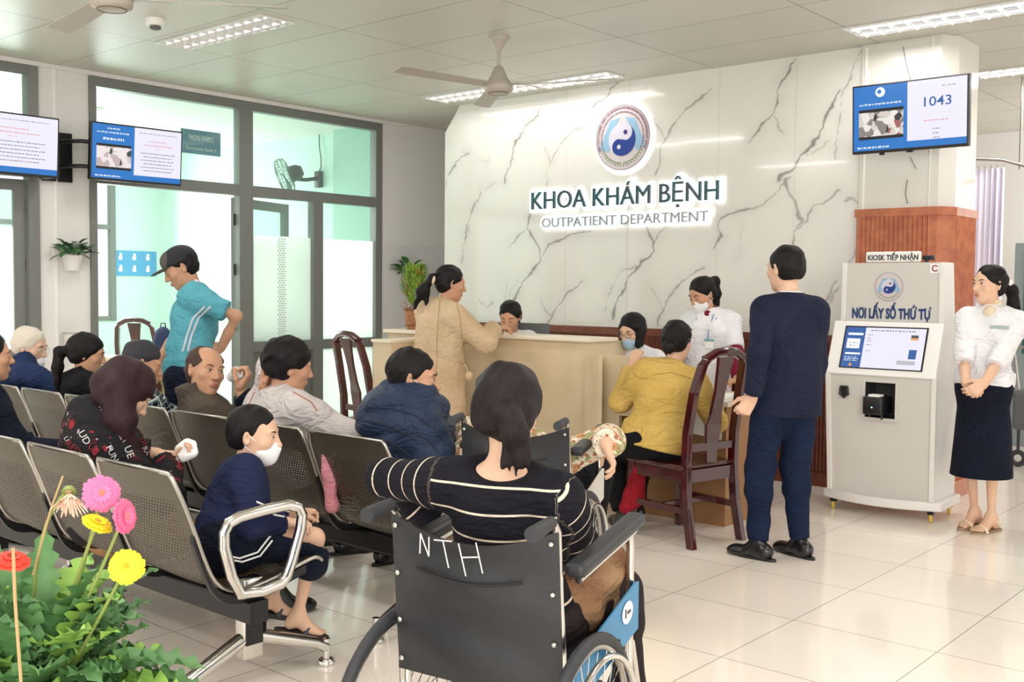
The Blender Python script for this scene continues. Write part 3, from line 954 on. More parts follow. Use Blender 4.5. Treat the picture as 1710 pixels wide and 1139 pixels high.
# posters, desk, chair inside
t = thing('poster', 'light blue poster with white pictograms on the mint wall behind the standing man', 'poster')
t.matrix_world = Matrix.Translation((-12.59, 7.22, 1.68)) @ Matrix.Rotation(PI / 2, 4, 'Z') @ Matrix.Rotation(PI / 2, 4, 'X')
MB().box(-.32, .30, -.16, .16, -.004, 0).build('sheet', mat('poster_blue', '#5a9fca', .5), t)
pi_ = MB()
for i in range(3):
    for j in range(2):
        cx, cy = -.2 + i * .19, .08 - j * .15
        pi_.sphere((cx, cy + .03, .001), (.02, .02, .001), u=10, v=6); pi_.box(cx - .03, cx + .02, cy - .035, cy + .01, .0005, .0015)
pi_.build('pictogram', M_paper, t)
for k, (y, z) in enumerate(((6.95, 0), )):
    pass
t = thing('desk', 'pale wooden desk inside the examination room', 'desk', (-8.95, 5.25, 0), math.radians(90))
MB().rbox(-.35, .35, -.3, .3, .72, .75, .005).build('desktop', mat('pale_wood', '#e0cdb0', .4), t)
for sx in (-1, 1): MB().box(sx * .32 - .02, sx * .32 + .02, -.28, .28, 0, .72).build('side_panel', mat('pale_wood', '#e0cdb0', .4), t)
t = thing('backpack', 'navy blue backpack on the desk beside the standing man', 'bag', (-9.10, 5.50, .751))
MB().sphere((0, 0, .13), (.08, .09, .13)).build('bag_body', mat('bag_navy', '#27305a', .7, bump=.3), t)
MB().tube([(0, -.03, .24), (0, -.02, .29), (0, .02, .29), (0, .03, .24)], .006).build('handle', M_black, t)


# ------------------------------------------------------------------ plants on the wall
M_leaf = mat('leaf_green', '#3f6b35', .45, color2='#5d8f45', var_scale=9)
M_leafd = mat('leaf_dark', '#315437', .5, color2='#4b7a4a', var_scale=9)
M_potw = mat('white_pot', '#dedad6', .5)


def leaf(mb, base, tip, width, curl=.15, n=7, lobes=0.0, nrm=Vector((0, 0, 1)), mi=0, seed=0):
    base, tip = Vector(base), Vector(tip)
    d = tip - base; L = d.length; d.normalize()
    s = d.cross(nrm)
    s = s.normalized() if s.length > 1e-4 else Vector((1, 0, 0))
    up = s.cross(d)
    r = random.Random(seed)
    vs = []; fs = []
    for i in range(n + 1):
        t = i / n
        w = width * (math.sin(PI * min(1, t * .9 + .08)) ** .7) * (1 + (lobes * (r.random() - .5) * 2 if 0 < i < n else 0))
        if i == n: w = width * .03
        c = base + d * L * t + up * curl * L * math.sin(PI * t * .8)
        vs += [c - s * w / 2 + up * w * .14, c, c + s * w / 2 + up * w * .14]
    for i in range(n):
        a = i * 3
        fs += [(a, a + 1, a + 4, a + 3), (a + 1, a + 2, a + 5, a + 4)]
    mb.add(vs, fs, mi, True)


def wall_plant(label, loc, nrm, spread, seed, n=26, droop=.5, size=.11, long=0):
    t = thing('wall_plant', label, 'plant', loc, 0, None)
    r = random.Random(seed)
    yw = Vector(nrm)
    pot = MB().lathe([(.0, -.12), (.055, -.12), (.075, -.02), (.085, 0), (.08, 0), (.07, -.02), (0, -.02)], (yw.x * .09, yw.y * .09, 0), n=24)
    pot.build('pot', M_potw, t)
    f = MB()
    c = Vector((yw.x * .09, yw.y * .09, .02))
    side = Vector((-yw.y, yw.x, 0))
    for i in range(n):
        a = r.uniform(0, 2 * PI)
        v = side * math.cos(a) * r.uniform(.5, 1) * spread + yw * math.sin(a) * spread * .5
        if (c + v).dot(yw) < .02: v -= yw * ((c + v).dot(yw) - .03)
        z = r.uniform(.0, .09) - droop * v.length * r.random()
        p = c + v * r.uniform(.4, 1) + Vector((0, 0, z))
        q = p + (v.normalized() * .6 + Vector((0, 0, r.uniform(-.5, .35)))).normalized() * size * r.uniform(.8, 1.3)
        if q.dot(yw) < .012: q = q + yw * (.014 - q.dot(yw))
        f.tube([c, (c + p) / 2 + Vector((0, 0, .03)), p], .002, 4, cap=False)
        leaf(f, p, q, size * .62, .12, 6, seed=i)
    for i in range(long):
        a = r.uniform(-.3, .9)
        p = c + side * .1 * a; q = p + Vector((side.x * .05 * a, side.y * .05 * a, -.25 - .08 * r.random()))
        f.tube([c, p + Vector((0, 0, .0)), q], .002, 4)
        for k in range(4): leaf(f, p.lerp(q, k / 4), p.lerp(q, k / 4) + Vector((r.uniform(-.05, .05), r.uniform(-.05, .05), -.05)) + yw * .02, .05, .1, 5, seed=k)
    f.build('foliage', M_leaf if long else M_leafd, t)
    return t


wall_plant('green fern-like plant in a white pot on the white pillar', (XL, 4.075, 1.63), (1, 0, 0), .13, 3, 44, .3, .085)
wall_plant('trailing green ivy plant on the wall right of the glazed partition', (XL, 7.72, 1.56), (1, 0, 0), .17, 5, 30, .6, .12, long=3)
t = thing('wall_pot', 'empty white wall pot low on the pillar', 'pot', (XL, 4.07, 1.02))
MB().lathe([(.0, -.16), (.04, -.16), (.06, 0), (.056, 0), (.036, -.15), (0, -.15)], (.062, 0, 0), n=20).build('cup', M_potw, t)
MB().torus((.062, 0, 0), .063, .003, n=24).build('wire_ring', M_steel, t)

# things beyond the column on the right
M_curt = mat('curtain_white', '#eae4f4', .8, sheen=.3)
t = thing('curtain_rail', 'white ceiling-hung curtain rail behind the column', 'rail', (0, 0, 0))
MB().tube([(-3.0, 8.93, 2.50), (-2.60, 9.0, 2.46), (-2.3, 9.02, 2.36), (-1.9, 9.05, 2.30)], .014, 8).build('track', M_steel, t)
MB().cyl((-2.47, 9.02, 2.38), (-2.47, 9.02, 3.1), .012).build('hanger_rod', M_steel, t)
t = thing('curtain', 'white gathered hospital curtain hanging beside the column', 'curtain', (-2.76, 9.02, 0))
cm = MB(); vs = []; n = 60
for z in np.linspace(2.40, .35, 14):
    for i in range(n + 1):
        u = i / n; vs.append(((u - .5) * .36, .035 * math.sin(u * 2 * PI * 8 + .4 * math.sin(z * 2)) * (.6 + .4 * math.sin(u * 9)), z))
cm.add(vs, [(j * (n + 1) + i, j * (n + 1) + i + 1, (j + 1) * (n + 1) + i + 1, (j + 1) * (n + 1) + i) for j in range(13) for i in range(n)], 0, True)
cm.build('drape', M_curt, t)
for i in range(8): MB().torus((-.17 + i * .048, 0, 2.415), .012, .002, (1, 0, 0), 12, 5).build('curtain_ring', M_steel, t)
t = thing('medicine_cabinet', 'grey cabinet with dark glass doors at the right picture edge', 'cabinet', (-2.45, 10.4, 0))
MB().rbox(-.42, .45, 0, .4, 0, 1.86, .01).build('body', mat('cabinet_grey', '#8f9a9c', .4), t)
MB().box(-.33, .4, -.012, -.002, .85, 1.78).build('glass_door', mat('dark_teal_glass', '#3d6365', .1), t)
cb_ = MB()
for i in range(4):
    for z in (1.0, 1.3, 1.58): cb_.box(-.28 + i * .16, -.18 + i * .16, -.016, -.012, z, z + .12 + .03 * (i % 2))
cb_.build('stored_box', mat('box_mint', '#a8cfc8', .5), t)
t = thing('trolley', 'dark equipment trolley with wheels at the right edge behind the kiosk woman', 'trolley', (-2.25, 9.3, 0))
MB().rbox(-.25, .3, -.2, .2, .30, .62, .03).build('basket', mat('trolley_grey', '#5d6166', .5), t)
MB().tube([(-.25, 0, .6), (-.3, 0, .95), (-.1, 0, .98)], .014).build('handle', M_steel, t)
for sx in (-.2, .25):
    MB().torus((sx, -.16, .07), .05, .02, (0, 1, 0), 18, 8).cyl((sx, -.16, .1), (sx, -.16, .32), .012).build('wheel', M_rubber, t)
# ------------------------------------------------------------------ waiting benches
def perf_mat(name, base, metal=.75, rough=.34, pitch=.0125, rad=.0034):
    """stamped sheet steel: round holes in a staggered grid laid out by UV in metres"""
    m = bpy.data.materials.new(name); m.use_nodes = True
    nt = m.node_tree; N = nt.nodes; L = nt.links
    b = N['Principled BSDF']; out = N['Material Output']
    b.inputs['Base Color'].default_value = lin(base); b.inputs['Metallic'].default_value = metal; b.inputs['Roughness'].default_value = rough
    uv = N.new('ShaderNodeUVMap'); uv.uv_map = 'metres'
    sp = N.new('ShaderNodeSeparateXYZ'); L.new(uv.outputs[0], sp.inputs[0])

    def M(op, a, bb=None, c=None):
        n = N.new('ShaderNodeMath'); n.operation = op
        for i, v in enumerate((a, bb, c)):
            if v is None: continue
            if isinstance(v, (int, float)): n.inputs[i].default_value = v
            else: L.new(v, n.inputs[i])
        return n.outputs[0]
    U, V = sp.outputs['X'], sp.outputs['Y']
    row = M('FLOOR', M('DIVIDE', V, pitch))
    off = M('MULTIPLY', M('MODULO', M('ABSOLUTE', row), 2.0), .5)
    fu = M('SUBTRACT', M('FRACT', M('ADD', M('DIVIDE', U, pitch * 1.25), off)), .5)
    fv = M('SUBTRACT', M('FRACT', M('DIVIDE', V, pitch)), .5)
    d = M('SQRT', M('ADD', M('POWER', M('MULTIPLY', fu, pitch * 1.25), 2.0), M('POWER', M('MULTIPLY', fv, pitch), 2.0)))
    hole = M('LESS_THAN', d, rad)
    # the outer band of each shell has no holes: third UV channel packs distance to the edge
    e = N.new('ShaderNodeAttribute'); e.attribute_name = 'solid'
    hole = M('MULTIPLY', hole, M('SUBTRACT', 1.0, e.outputs['Fac']))
    tr = N.new('ShaderNodeBsdfTransparent')
    mx = N.new('ShaderNodeMixShader'); L.new(hole, mx.inputs[0]); L.new(b.outputs[0], mx.inputs[1]); L.new(tr.outputs[0], mx.inputs[2])
    L.new(mx.outputs[0], out.inputs[0])
    return m


M_perf = perf_mat('perforated_steel', '#666158', rough=.4, rad=.0030)
PROF = [(.035, .845), (0, .80), (.022, .74), (.055, .66), (.085, .58), (.115, .50), (.15, .43), (.20, .388), (.27, .375), (.36, .385), (.45, .405), (.53, .425), (.575, .43), (.60, .415)]
# side profile (distance in front of the top edge, height): rolled top, back, bend, seat, rolled nose


def profile_pts(n=34):
    P = [Vector((a, b)) for a, b in PROF[1:]]
    out = []
    for i in range(len(P) - 1):
        p0 = P[max(0, i - 1)]; p1 = P[i]; p2 = P[i + 1]; p3 = P[min(len(P) - 1, i + 2)]
        for k in range(3):
            t = k / 3
            out.append(.5 * ((2 * p1) + (p2 - p0) * t + (2 * p0 - 5 * p1 + 4 * p2 - p3) * t * t + (3 * p1 - p0 - 3 * p2 + p3) * t ** 3))
    out.append(P[-1])
    return out


def seat_shell(name, w, parent, x):
    pr = profile_pts()
    nu = 14
    vs = []; uvs = []; solid = []
    s = 0
    for j, p in enumerate(pr):
        if j: s += (p - pr[j - 1]).length
        t = j / (len(pr) - 1)
        ww = w * (1 - .10 * max(0, 1 - t * 7) ** 2)     # rounded top corners
        for i in range(nu + 1):
            u = (i / nu - .5)
            dish = .018 * (1 - (2 * u) ** 2) if t < .45 else 0
            vs.append((u * ww, p.x - dish * 0 + (-dish if t < .45 else 0), p.y - (.012 * (1 - (2 * u) ** 2) if .5 < t < .95 else 0)))
            uvs.append((u * ww, s)); solid.append(0)
    tot = s
    fs = [(j * (nu + 1) + i, j * (nu + 1) + i + 1, (j + 1) * (nu + 1) + i + 1, (j + 1) * (nu + 1) + i) for j in range(len(pr) - 1) for i in range(nu)]
    me = bpy.data.meshes.new(name)
    me.from_pydata(vs, [], fs)
    uvl = me.uv_layers.new(name='metres')
    for lp in me.loops: uvl.data[lp.index].uv = uvs[lp.vertex_index]
    at = me.attributes.new('solid', 'FLOAT', 'POINT')
    for i, (u, v) in enumerate(uvs):
        edge = min(w / 2 - abs(u), v - .05, tot - v)
        mid = .40 < v < .44
        at.data[i].value = 1.0 if edge < .045 else 0.0
    me.materials.append(M_perf)
    me.polygons.foreach_set('use_smooth', [True] * len(fs))
    o = bpy.data.objects.new(name, me); C.objects.link(o)
    o.location = (x, 0, 0); o.parent = parent
    rim = MB()
    L_ = [(-w / 2 * (1 - .10 * max(0, 1 - j / (len(pr) - 1) * 7) ** 2), p.x, p.y) for j, p in enumerate(pr)]
    loop = L_ + [(-a, b, c) for a, b, c in reversed(L_)]
    rim.tube(loop, .0075, 7, closed=True)
    ro = rim.build('rim', M_steel, o)
    return o


def bench(name, label, x_right, y_back, n, pitch=.52, arms=('r',)):
    t = thing(name, label, 'bench', (x_right, y_back, 0), 0, 'perforated steel waiting benches')
    first = None
    for i in range(n):
        x = -(i + .5) * pitch
        if first is None: first = seat_shell('seat', pitch - .022, t, x)
        else:
            c = first.copy(); C.objects.link(c); c.location = (x, 0, 0); c.parent = t
            for g in first.children:
                d = g.copy(); C.objects.link(d); d.parent = c
    MB().rbox(-n * pitch + .04, .02, .27, .345, .255, .335, .008).build('beam', M_blackmetal, t)
    for i in range(n + 1):
        x = -i * pitch + (-.02 if i == 0 else .02 if i == n else 0)
        b = MB()
        pts = [(x, p.x - .004, p.y - .014) for p in profile_pts()[8:31]]
        for k in range(len(pts) - 1):
            a, c = Vector(pts[k]), Vector(pts[k + 1])
            b.add([a + Vector((-.011, 0, 0)), a + Vector((.011, 0, 0)), c + Vector((.011, 0, 0)), c + Vector((-.011, 0, 0)),
                   a + Vector((-.011, 0, -.03)), a + Vector((.011, 0, -.03)), c + Vector((.011, 0, -.03)), c + Vector((-.011, 0, -.03))],
                  [(0, 1, 2, 3), (4, 7, 6, 5), (0, 4, 5, 1), (3, 2, 6, 7), (0, 3, 7, 4), (1, 5, 6, 2)])
        b.build('seat_bracket', M_blackmetal, t)
    for i, x in enumerate((-.06, -n * pitch + .06)):
        lg = MB()
        lg.rbox(x - .028, x + .028, .28, .36, .12, .40, .006)
        lg.tube([(x, .32, .20), (x, .60, .10), (x, .655, .07)], [.032, .026, .024], 12, flat=.8)
        lg.tube([(x, .32, .20), (x, .06, .09), (x, -.005, .06)], [.032, .026, .024], 12, flat=.8)
        for y in (.66, -.01): lg.cyl((x, y, .02), (x, y, .10), .014, n=12).lathe([(.0, .0), (.03, .0), (.034, .012), (.026, .026), (.012, .03)], (x, y, 0), 16)
        lo = lg.build('leg', M_chrome, t)
        MB().rbox(x - .03, x + .03, .365, .372, .20, .30, .003).rbox(x + .0285, x + .033, .285, .355, .17, .31, .002).build('end_cap', M_blackmetal, lo)
    for a in arms:
        x = .012 if a == 'r' else -n * pitch - .012
        ar = MB()
        loop = [(x, .235, .372), (x, .20, .44), (x, .172, .54), (x, .172, .59), (x, .19, .618), (x, .23, .632), (x, .33, .640), (x, .43, .643), (x, .475, .63), (x, .492, .60),
                (x, .485, .55), (x, .45, .45), (x, .425, .395), (x, .40, .372), (x, .32, .362)]
        ar.tube(loop, .0165, 12, closed=True, flat=1.25)
        ar.build('armrest', M_chrome, t)
    return t


bench('waiting_bench', 'nearest row of perforated steel seats with the chrome armrest', -2.98, 1.84, 4)
bench('waiting_bench', 'second row of perforated steel seats behind the boy in navy', -3.03, 2.80, 4, arms=())
bench('waiting_bench', 'perforated steel seats at the far left under the white-haired man', -5.13, 2.80, 3, arms=())


# ------------------------------------------------------------------ dark red chairs
def red_chair(label, loc, rz, group='dark red lacquered wooden chairs'):
    """front is +y"""
    t = thing('wooden_chair', label, 'chair', loc, rz, group)
    s = MB().rbox(-.22, .22, -.20, .24, .42, .445, .01); s.build('seat', M_darkred, t)
    for sx in (-1, 1):
        MB().rbox(sx * .195 - .02, sx * .195 + .02, .19, .23, 0, .42, .004).build('leg', M_darkred, t)
        st = MB()
        pts = [(sx * .20, -.26, 0.0), (sx * .195, -.215, .22), (sx * .19, -.20, .44), (sx * .19, -.205, .62), (sx * .185, -.245, .85), (sx * .165, -.285, 1.0), (sx * .12, -.295, 1.045)]
        vs = []
        for i, p in enumerate(pts):
            hw, hd = (.02, .024)
            for dx, dy in ((-hw, -hd), (hw, -hd), (hw, hd), (-hw, hd)): vs.append((p[0] + dx, p[1] + dy, p[2]))
        fs = [(3, 2, 1, 0), tuple(len(vs) - 4 + k for k in range(4))]
        for i in range(len(pts) - 1):
            for k in range(4): fs.append((i * 4 + k, i * 4 + (k + 1) % 4, i * 4 + 4 + (k + 1) % 4, i * 4 + 4 + k))
        st.add(vs, fs)
        st.build('rear_leg', M_darkred, t, bevel=.005)
    MB().tube([(-.15, -.29, 1.03), (-.08, -.30, 1.065), (0, -.305, 1.075), (.08, -.30, 1.065), (.15, -.29, 1.03)], .032, 12, flat=.75).build('top_rail', M_darkred, t)
    sp = MB()
    prof = [(.40 + .05, .042), (.55, .05), (.66, .062), (.72, .045), (.85, .04), (.95, .052), (1.04, .065)]
    yf = lambda z: -.205 - max(0, z - .6) * .22
    vs = [];
    for z, w in prof:
        for sx, dy in ((-1, -.009), (1, -.009), (1, .009), (-1, .009)): vs.append((sx * w, yf(z) + dy, z))
    fs = [(3, 2, 1, 0), tuple(len(vs) - 4 + k for k in range(4))]
    for i in range(len(prof) - 1):
        for k in range(4): fs.append((i * 4 + k, i * 4 + (k + 1) % 4, i * 4 + 4 + (k + 1) % 4, i * 4 + 4 + k))
    sp.add(vs, fs); sp.build('back_splat', M_darkred, t, bevel=.004)
    MB().box(-.18, .18, -.215, -.195, .52, .56).build('lower_rail', M_darkred, t)
    ap = MB().box(-.19, .19, .195, .215, .35, .42).box(-.19, .19, -.21, -.19, .35, .42)
    for sx in (-1, 1): ap.box(sx * .195 - .01, sx * .195 + .01, -.2, .2, .35, .42)
    ap.build('apron', M_darkred, t)
    for sx in (-1, 1): MB().box(sx * .195 - .012, sx * .195 + .012, -.21, .2, .18, .215).build('stretcher', M_darkred, t)
    MB().box(-.19, .19, -.01, .015, .185, .21).build('stretcher', M_darkred, t)
    return t


red_chair('dark red wooden chair the woman in the yellow sweater sits on', (-3.17, 5.20, 0), math.radians(78))
red_chair('empty dark red wooden chair left of the reception counter', (-5.70, 5.20, 0), math.radians(-10))
red_chair('red wooden chair inside the examination room behind the standing man', (-9.5, 5.55, 0), math.radians(40))
red_chair('dark red chair behind the reception desk between the two nurses', (-3.98, 6.62, 0), math.radians(170))

# ------------------------------------------------------------------ reception
M_lam = mat('beige_laminate', '#ddcaa9', .38, color2='#d3bf9d', var_scale=5)
M_lamt = mat('cream_top', '#efe3cd', .3)
M_box = mat('brown_wood_panel', '#ab8059', .45, color2='#9a7048', var_scale=7)
t = thing('reception_counter', 'high beige laminate reception counter in front of the marble wall', 'counter', (0, 0, 0))
c = MB(); c.box(-5.98, -4.07, 5.52, 5.56, 0, 1.06); c.build('front_panel', M_lam, t)
MB().box(-4.10, -4.07, 5.56, 6.0, 0, 1.06).build('side_panel', M_lam, t)
MB().rbox(-6.0, -4.05, 5.48, 5.80, 1.06, 1.085, .004).build('countertop', M_lamt, t)
MB().box(-5.98, -4.11, 5.565, 6.1, .72, .75).build('inner_desktop', M_lam, t)
t = thing('side_counter', 'narrow beige counter wing between the red chair and the long coat', 'counter')
MB().box(-5.42, -5.24, 4.86, 5.475, 0, 1.03).build('body', M_lam, t)
MB().rbox(-5.43, -5.235, 4.85, 5.476, 1.03, 1.05, .003).build('countertop', M_lamt, t)
t = thing('screen_panel', 'low beige privacy panel in front of the seated nurse', 'counter')
sp_ = MB(); sp_.box(-4.04, -3.77, 5.42, 5.45, 0, .99); sp_.box(-3.77, -3.45, 5.42, 5.45, .62, .99); sp_.build('front_panel', M_lam, t)
MB().prism([(-4.04, 5.42), (-4.01, 5.42), (-3.86, 5.36), (-3.89, 5.36)], 0, .99).build('folded_edge', M_lam, t)
t = thing('service_desk', 'brown wooden service desk beside the yellow sweater woman', 'desk')
MB().box(-3.95, -3.10, 5.56, 5.60, 0, .715).build('front_panel', M_box, t)
MB().box(-3.13, -3.10, 5.60, 6.15, 0, .715).build('side_panel', M_box, t)
MB().rbox(-3.97, -3.08, 5.54, 6.18, .715, .745, .004).build('desktop', mat('desk_cream', '#e9dfcd', .35), t)
MB().box(-3.93, -3.75, 5.545, 5.558, .05, .68).build('drawer_front', M_box, t)
t = thing('paper_stack', 'white papers lying on the brown service desk', 'paper', (-3.3, 5.75, .746))
MB().box(-.105, .105, -.15, .15, 0, .012, M=Matrix.Rotation(.3, 4, 'Z')).build('sheets', M_paper, t)
t = thing('paper_stack', 'white form hanging over the front edge of the service desk', 'paper', (-3.2, 5.53, .746))
MB().add([(-.12, .10, .001), (.10, .10, .001), (.10, -.0, .001), (-.12, 0, .001), (.10, -.025, -.22), (-.12, -.025, -.20)], [(0, 1, 2, 3), (3, 2, 4, 5)]).build('sheet', M_paper, t)
t = thing('computer_monitor', 'dark monitor top showing behind the counter beside the coat sleeve', 'monitor', (-5.05, 5.95, .751), math.radians(15))
MB().rbox(-.24, .24, 0, .03, .10, .40, .006).build('display', mat('monitor_grey', '#5f6668', .4), t)
MB().box(-.02, .02, .03, .05, 0, .2).box(-.1, .1, -.04, .1, 0, .012).build('stand', M_black, t)

t = thing('potted_cypress', 'small round cypress in a brown basket on the left end of the counter', 'plant', (-5.84, 5.66, 1.087))
pb = MB(); pb.lathe([(0, 0), (.065, 0), (.085, .155), (.08, .155), (.06, .02), (0, .02)], n=24)
pb.build('basket', mat('basket_brown', '#b07c52', .7, color2='#8a5a38', var_scale=60), t)
for z in (.03, .15): MB().torus((0, 0, z), .068 + z * .13, .006, n=28, m=6).build('basket_hoop', mat('hoop_brown', '#7f4d2f', .6), t)
f = MB(); r = random.Random(9)
for i in range(620):
    h = r.random(); a = r.uniform(0, 2 * PI)
    rad = .098 * math.sin(PI * min(1, .16 + .84 * (1 - h) ** 1.05)) ** .75 * r.uniform(.45, 1.05)
    p = Vector((math.cos(a) * rad, math.sin(a) * rad, .16 + h * .31))
    q = p + Vector((math.cos(a) * .02, math.sin(a) * .02, .045))
    leaf(f, p, q, .014, .05, 3, nrm=Vector((math.cos(a), math.sin(a), .2)), mi=(0 if r.random() < .93 else 1))
f.build('foliage', [mat('cypress_green', '#5c8a24', .6, color2='#8aa83a', var_scale=25), mat('cypress_orange', '#a8652f', .6)], t)
f = MB()
for i in range(60):
    a = r.uniform(0, 2 * PI); rad = r.uniform(.06, .11)
    p = Vector((math.cos(a) * rad, math.sin(a) * rad, .16 + r.uniform(-.01, .05)))
    leaf(f, p, p + Vector((math.cos(a) * .02, math.sin(a) * .02, r.uniform(-.02, .03))), .02, .1, 3, mi=0)
f.build('red_foliage', mat('red_leaf', '#8f5548', .6, color2='#d6b3a4', var_scale=40), t)

# ------------------------------------------------------------------ kiosk
M_kw = mat('kiosk_white', '#e4e2de', .35)
M_kg = mat('kiosk_grey', '#cfccc6', .4)
KX, KY = -2.545, 6.50
t = thing('check_in_kiosk', 'white self-service queue ticket kiosk with a tilted touch screen', 'kiosk', (KX, KY, 0))
body = MB()
# side profile (y forward is negative): y,z
pf = [(0, .13), (-.04, .88), (.08, 1.20), (.12, 1.22), (.12, 1.585), (.30, 1.585), (.34, 1.2), (.38, .88), (.38, .13)]
W2 = .335
for sx in (-1, 1):
    sb = MB()
    x0, x1 = (W2 - .03, W2) if sx > 0 else (-W2, -W2 + .03)
    top = .02
    def sk(y, z, x):      # the cabinet widens a little towards the screen
        k = 1.0 + .045 * min(1, z / .9) if z < .95 else (1.045 - .085 * min(1, (z - .95) / .3))
        return (x * k, y - (.012 if z < 1.25 else .015), z)
    vs = [sk(y, z, x0) for y, z in pf] + [sk(y, z, x1) for y, z in pf]
    n = len(pf)
    fs = [tuple(range(n)), tuple(range(2 * n - 1, n - 1, -1))] + [(i, n + i, n + (i + 1) % n, (i + 1) % n) for i in range(n)]
    sb.add(vs, fs)
    sb.build('side_panel', M_kw, t, bevel=.004)
fr = MB()
def kx(z): return (1.0 + .045 * min(1, z / .9) if z < .95 else (1.045 - .085 * min(1, (z - .95) / .3)))
def quadstrip(mb, pts, xs=(-W2 + .03, W2 - .03), mi=0):
    for (y0, z0), (y1, z1) in zip(pts[:-1], pts[1:]):
        mb.add([(xs[0] * kx(z0), y0, z0), (xs[1] * kx(z0), y0, z0), (xs[1] * kx(z1), y1, z1), (xs[0] * kx(z1), y1, z1)], [(0, 1, 2, 3)], mi)
def fy(z): return -.04 * (z - .13) / .75
# front sheet with a rectangular recess for the printer
rx0, rx1, rz0, rz1 = -.09, .10, .62, .84
ffx = MB()
for (xa, xb, za, zb) in ((-W2 + .03, W2 - .03, .13, rz0), (-W2 + .03, W2 - .03, rz1, .88), (-W2 + .03, rx0, rz0, rz1), (rx1, W2 - .03, rz0, rz1)):
    def q(x, z): return (x * (kx(z) if abs(x) > .25 else 1), fy(z), z)
    ffx.add([q(xa, za), q(xb, za), q(xb, zb), q(xa, zb)], [(0, 1, 2, 3)])
ffx.build('front_panel', M_kg, t)
rc = MB()
y_ = fy(.73)
for a in (((rx0, rz0), (rx1, rz0)), ((rx1, rz0), (rx1, rz1)), ((rx1, rz1), (rx0, rz1)), ((rx0, rz1), (rx0, rz0))):
    (xa, za), (xb, zb) = a
    rc.add([(xa, y_, za), (xb, y_, zb), (xb, y_ + .16, zb), (xa, y_ + .16, za)], [(0, 1, 2, 3)])
rc.add([(rx0, y_ + .16, rz0), (rx1, y_ + .16, rz0), (rx1, y_ + .16, rz1), (rx0, y_ + .16, rz1)], [(0, 1, 2, 3)])
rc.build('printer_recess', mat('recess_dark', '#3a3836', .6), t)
bz = MB()
for (xa, xb, za, zb) in ((rx0 - .02, rx1 + .02, rz1, rz1 + .018), (rx0 - .02, rx1 + .02, rz0 - .018, rz0), (rx0 - .02, rx0, rz0, rz1), (rx1, rx1 + .02, rz0, rz1)):
    bz.box(xa, xb, y_ - .008, y_ + .004, za, zb)
bz.build('recess_frame', M_kg, t)
up = MB(); quadstrip(up, [(.12, 1.22), (.12, 1.585)]); quadstrip(up, [(.12, 1.585), (.30, 1.585)]); quadstrip(up, [(.30, 1.585), (.38, .88), (.38, .13)]); up.build('header_panel', M_kg, t)
sl = MB(); quadstrip(sl, [(-.04, .88), (.08, 1.20), (.12, 1.22)]); sl.build('console', M_kw, t)
# console frame raised
d = Vector((0, .12, .32)).normalized(); nrm = Vector((0, -.32, .12)).normalized()
Mc = Matrix.Translation(Vector((0, .02, 1.04))) @ Matrix(((1, 0, 0), (0, d.y, nrm.y), (0, d.z, nrm.z))).to_4x4()
MB().rbox(-.345, .345, -.175, .18, .0, .02, .008, M=Mc).build('screen_surround', mat('kiosk_surround', '#f3f2f0', .35), t)
MB().box(-.262, .262, -.135, .145, .019, .024, M=Mc).build('screen_bezel', M_black, t)
rects(MB(), [(-.252, -.128, .252, .136)], .025).build('touch_screen', M_scrw, t).matrix_local = Mc
for nm, m, rc_ in (('blue_panel', emit_mat('kiosk_blue', '#2a5a9e', 1), [(-.252, -.128, -.125, .136)]),
                   ('white_field', M_scrt, [(-.235, .083, -.137, .098), (-.235, -.005, -.150, .06), (-.235, -.045, -.137, -.033)]),
                   ('blue_button', emit_mat('kiosk_blue', '#2a5a9e', 1), [(.165, -.06, .212, .0)]),
                   ('orange_tag', emit_mat('kiosk_orange', '#e8a058', .9), [(.165, .062, .21, .076)]),
                   ('dark_tag', emit_mat('kiosk_dark', '#55525a', .9), [(.165, .076, .21, .094)]),
                   ('grey_bar', emit_mat('kiosk_grey_ui', '#c9c7cf', .8), [(.10, -.098, .212, -.072)])):
    rects(MB(), rc_, .0256 if nm == 'blue_panel' else .0262).build(nm, m, t).matrix_local = Mc
x_ = MB(); textline(x_, .05, .114, .28, .008, .0262, 40)
for i, yy in enumerate((.085, .062, .045, .02, -.02)): textline(x_, -.09, yy, .03, .006, .0262, 41 + i)
textline(x_, -.19, .03, .06, .006, .0266, 60); textline(x_, -.195, .012, .04, .006, .0266, 61)
x_.build('screen_text', M_scrd, t).matrix_local = Mc
x_ = MB()
for i in range(3): textline(x_, -.19, -.065 - i * .011, .09, .006, .0266, 50 + i)
x_.build('screen_note', M_scrt, t).matrix_local = Mc
MB().lathe([(0, .0266), (.010, .0266)], (-.19, -.112, 0), n=12).build('hand_icon', emit_mat('kiosk_orange', '#e8a058', .9), t).matrix_local = Mc
# header text, emblem, sign
M_navyt = mat('navy_text', '#1d3a70', .4)
place_text('letters', 'NƠI LẤY SỐ THỨ TỰ', .088, Matrix.Translation((-.005, .118, 1.235)) @ Mt, M_navyt, t, .004, .0035, width=.50)
sb = MB(); 
sb.rbox(-.18, .17, .135, .155, 1.588, 1.655, .02, seg=4).build('sign_board', M_white, t)
place_text('letters', 'KIOSK TIẾP NHẬN', .046, Matrix.Translation((-.005, .134, 1.602)) @ Mt, mat('sign_text_dark', '#23283a', .4), t, .002, .0012, width=.32)
em = emblem('kiosk_emblem', None, .088, Matrix.Identity(4), lit=False)
del em['category']
em.parent = t; em.matrix_local = Matrix.Translation((-.015, .108, 1.435)) @ Matrix.Rotation(PI / 2, 4, 'X')
for ch in em.children: pass
MB().box(.235, .30, .115, .12, 1.52, 1.575).build('sticker', M_paper, t)
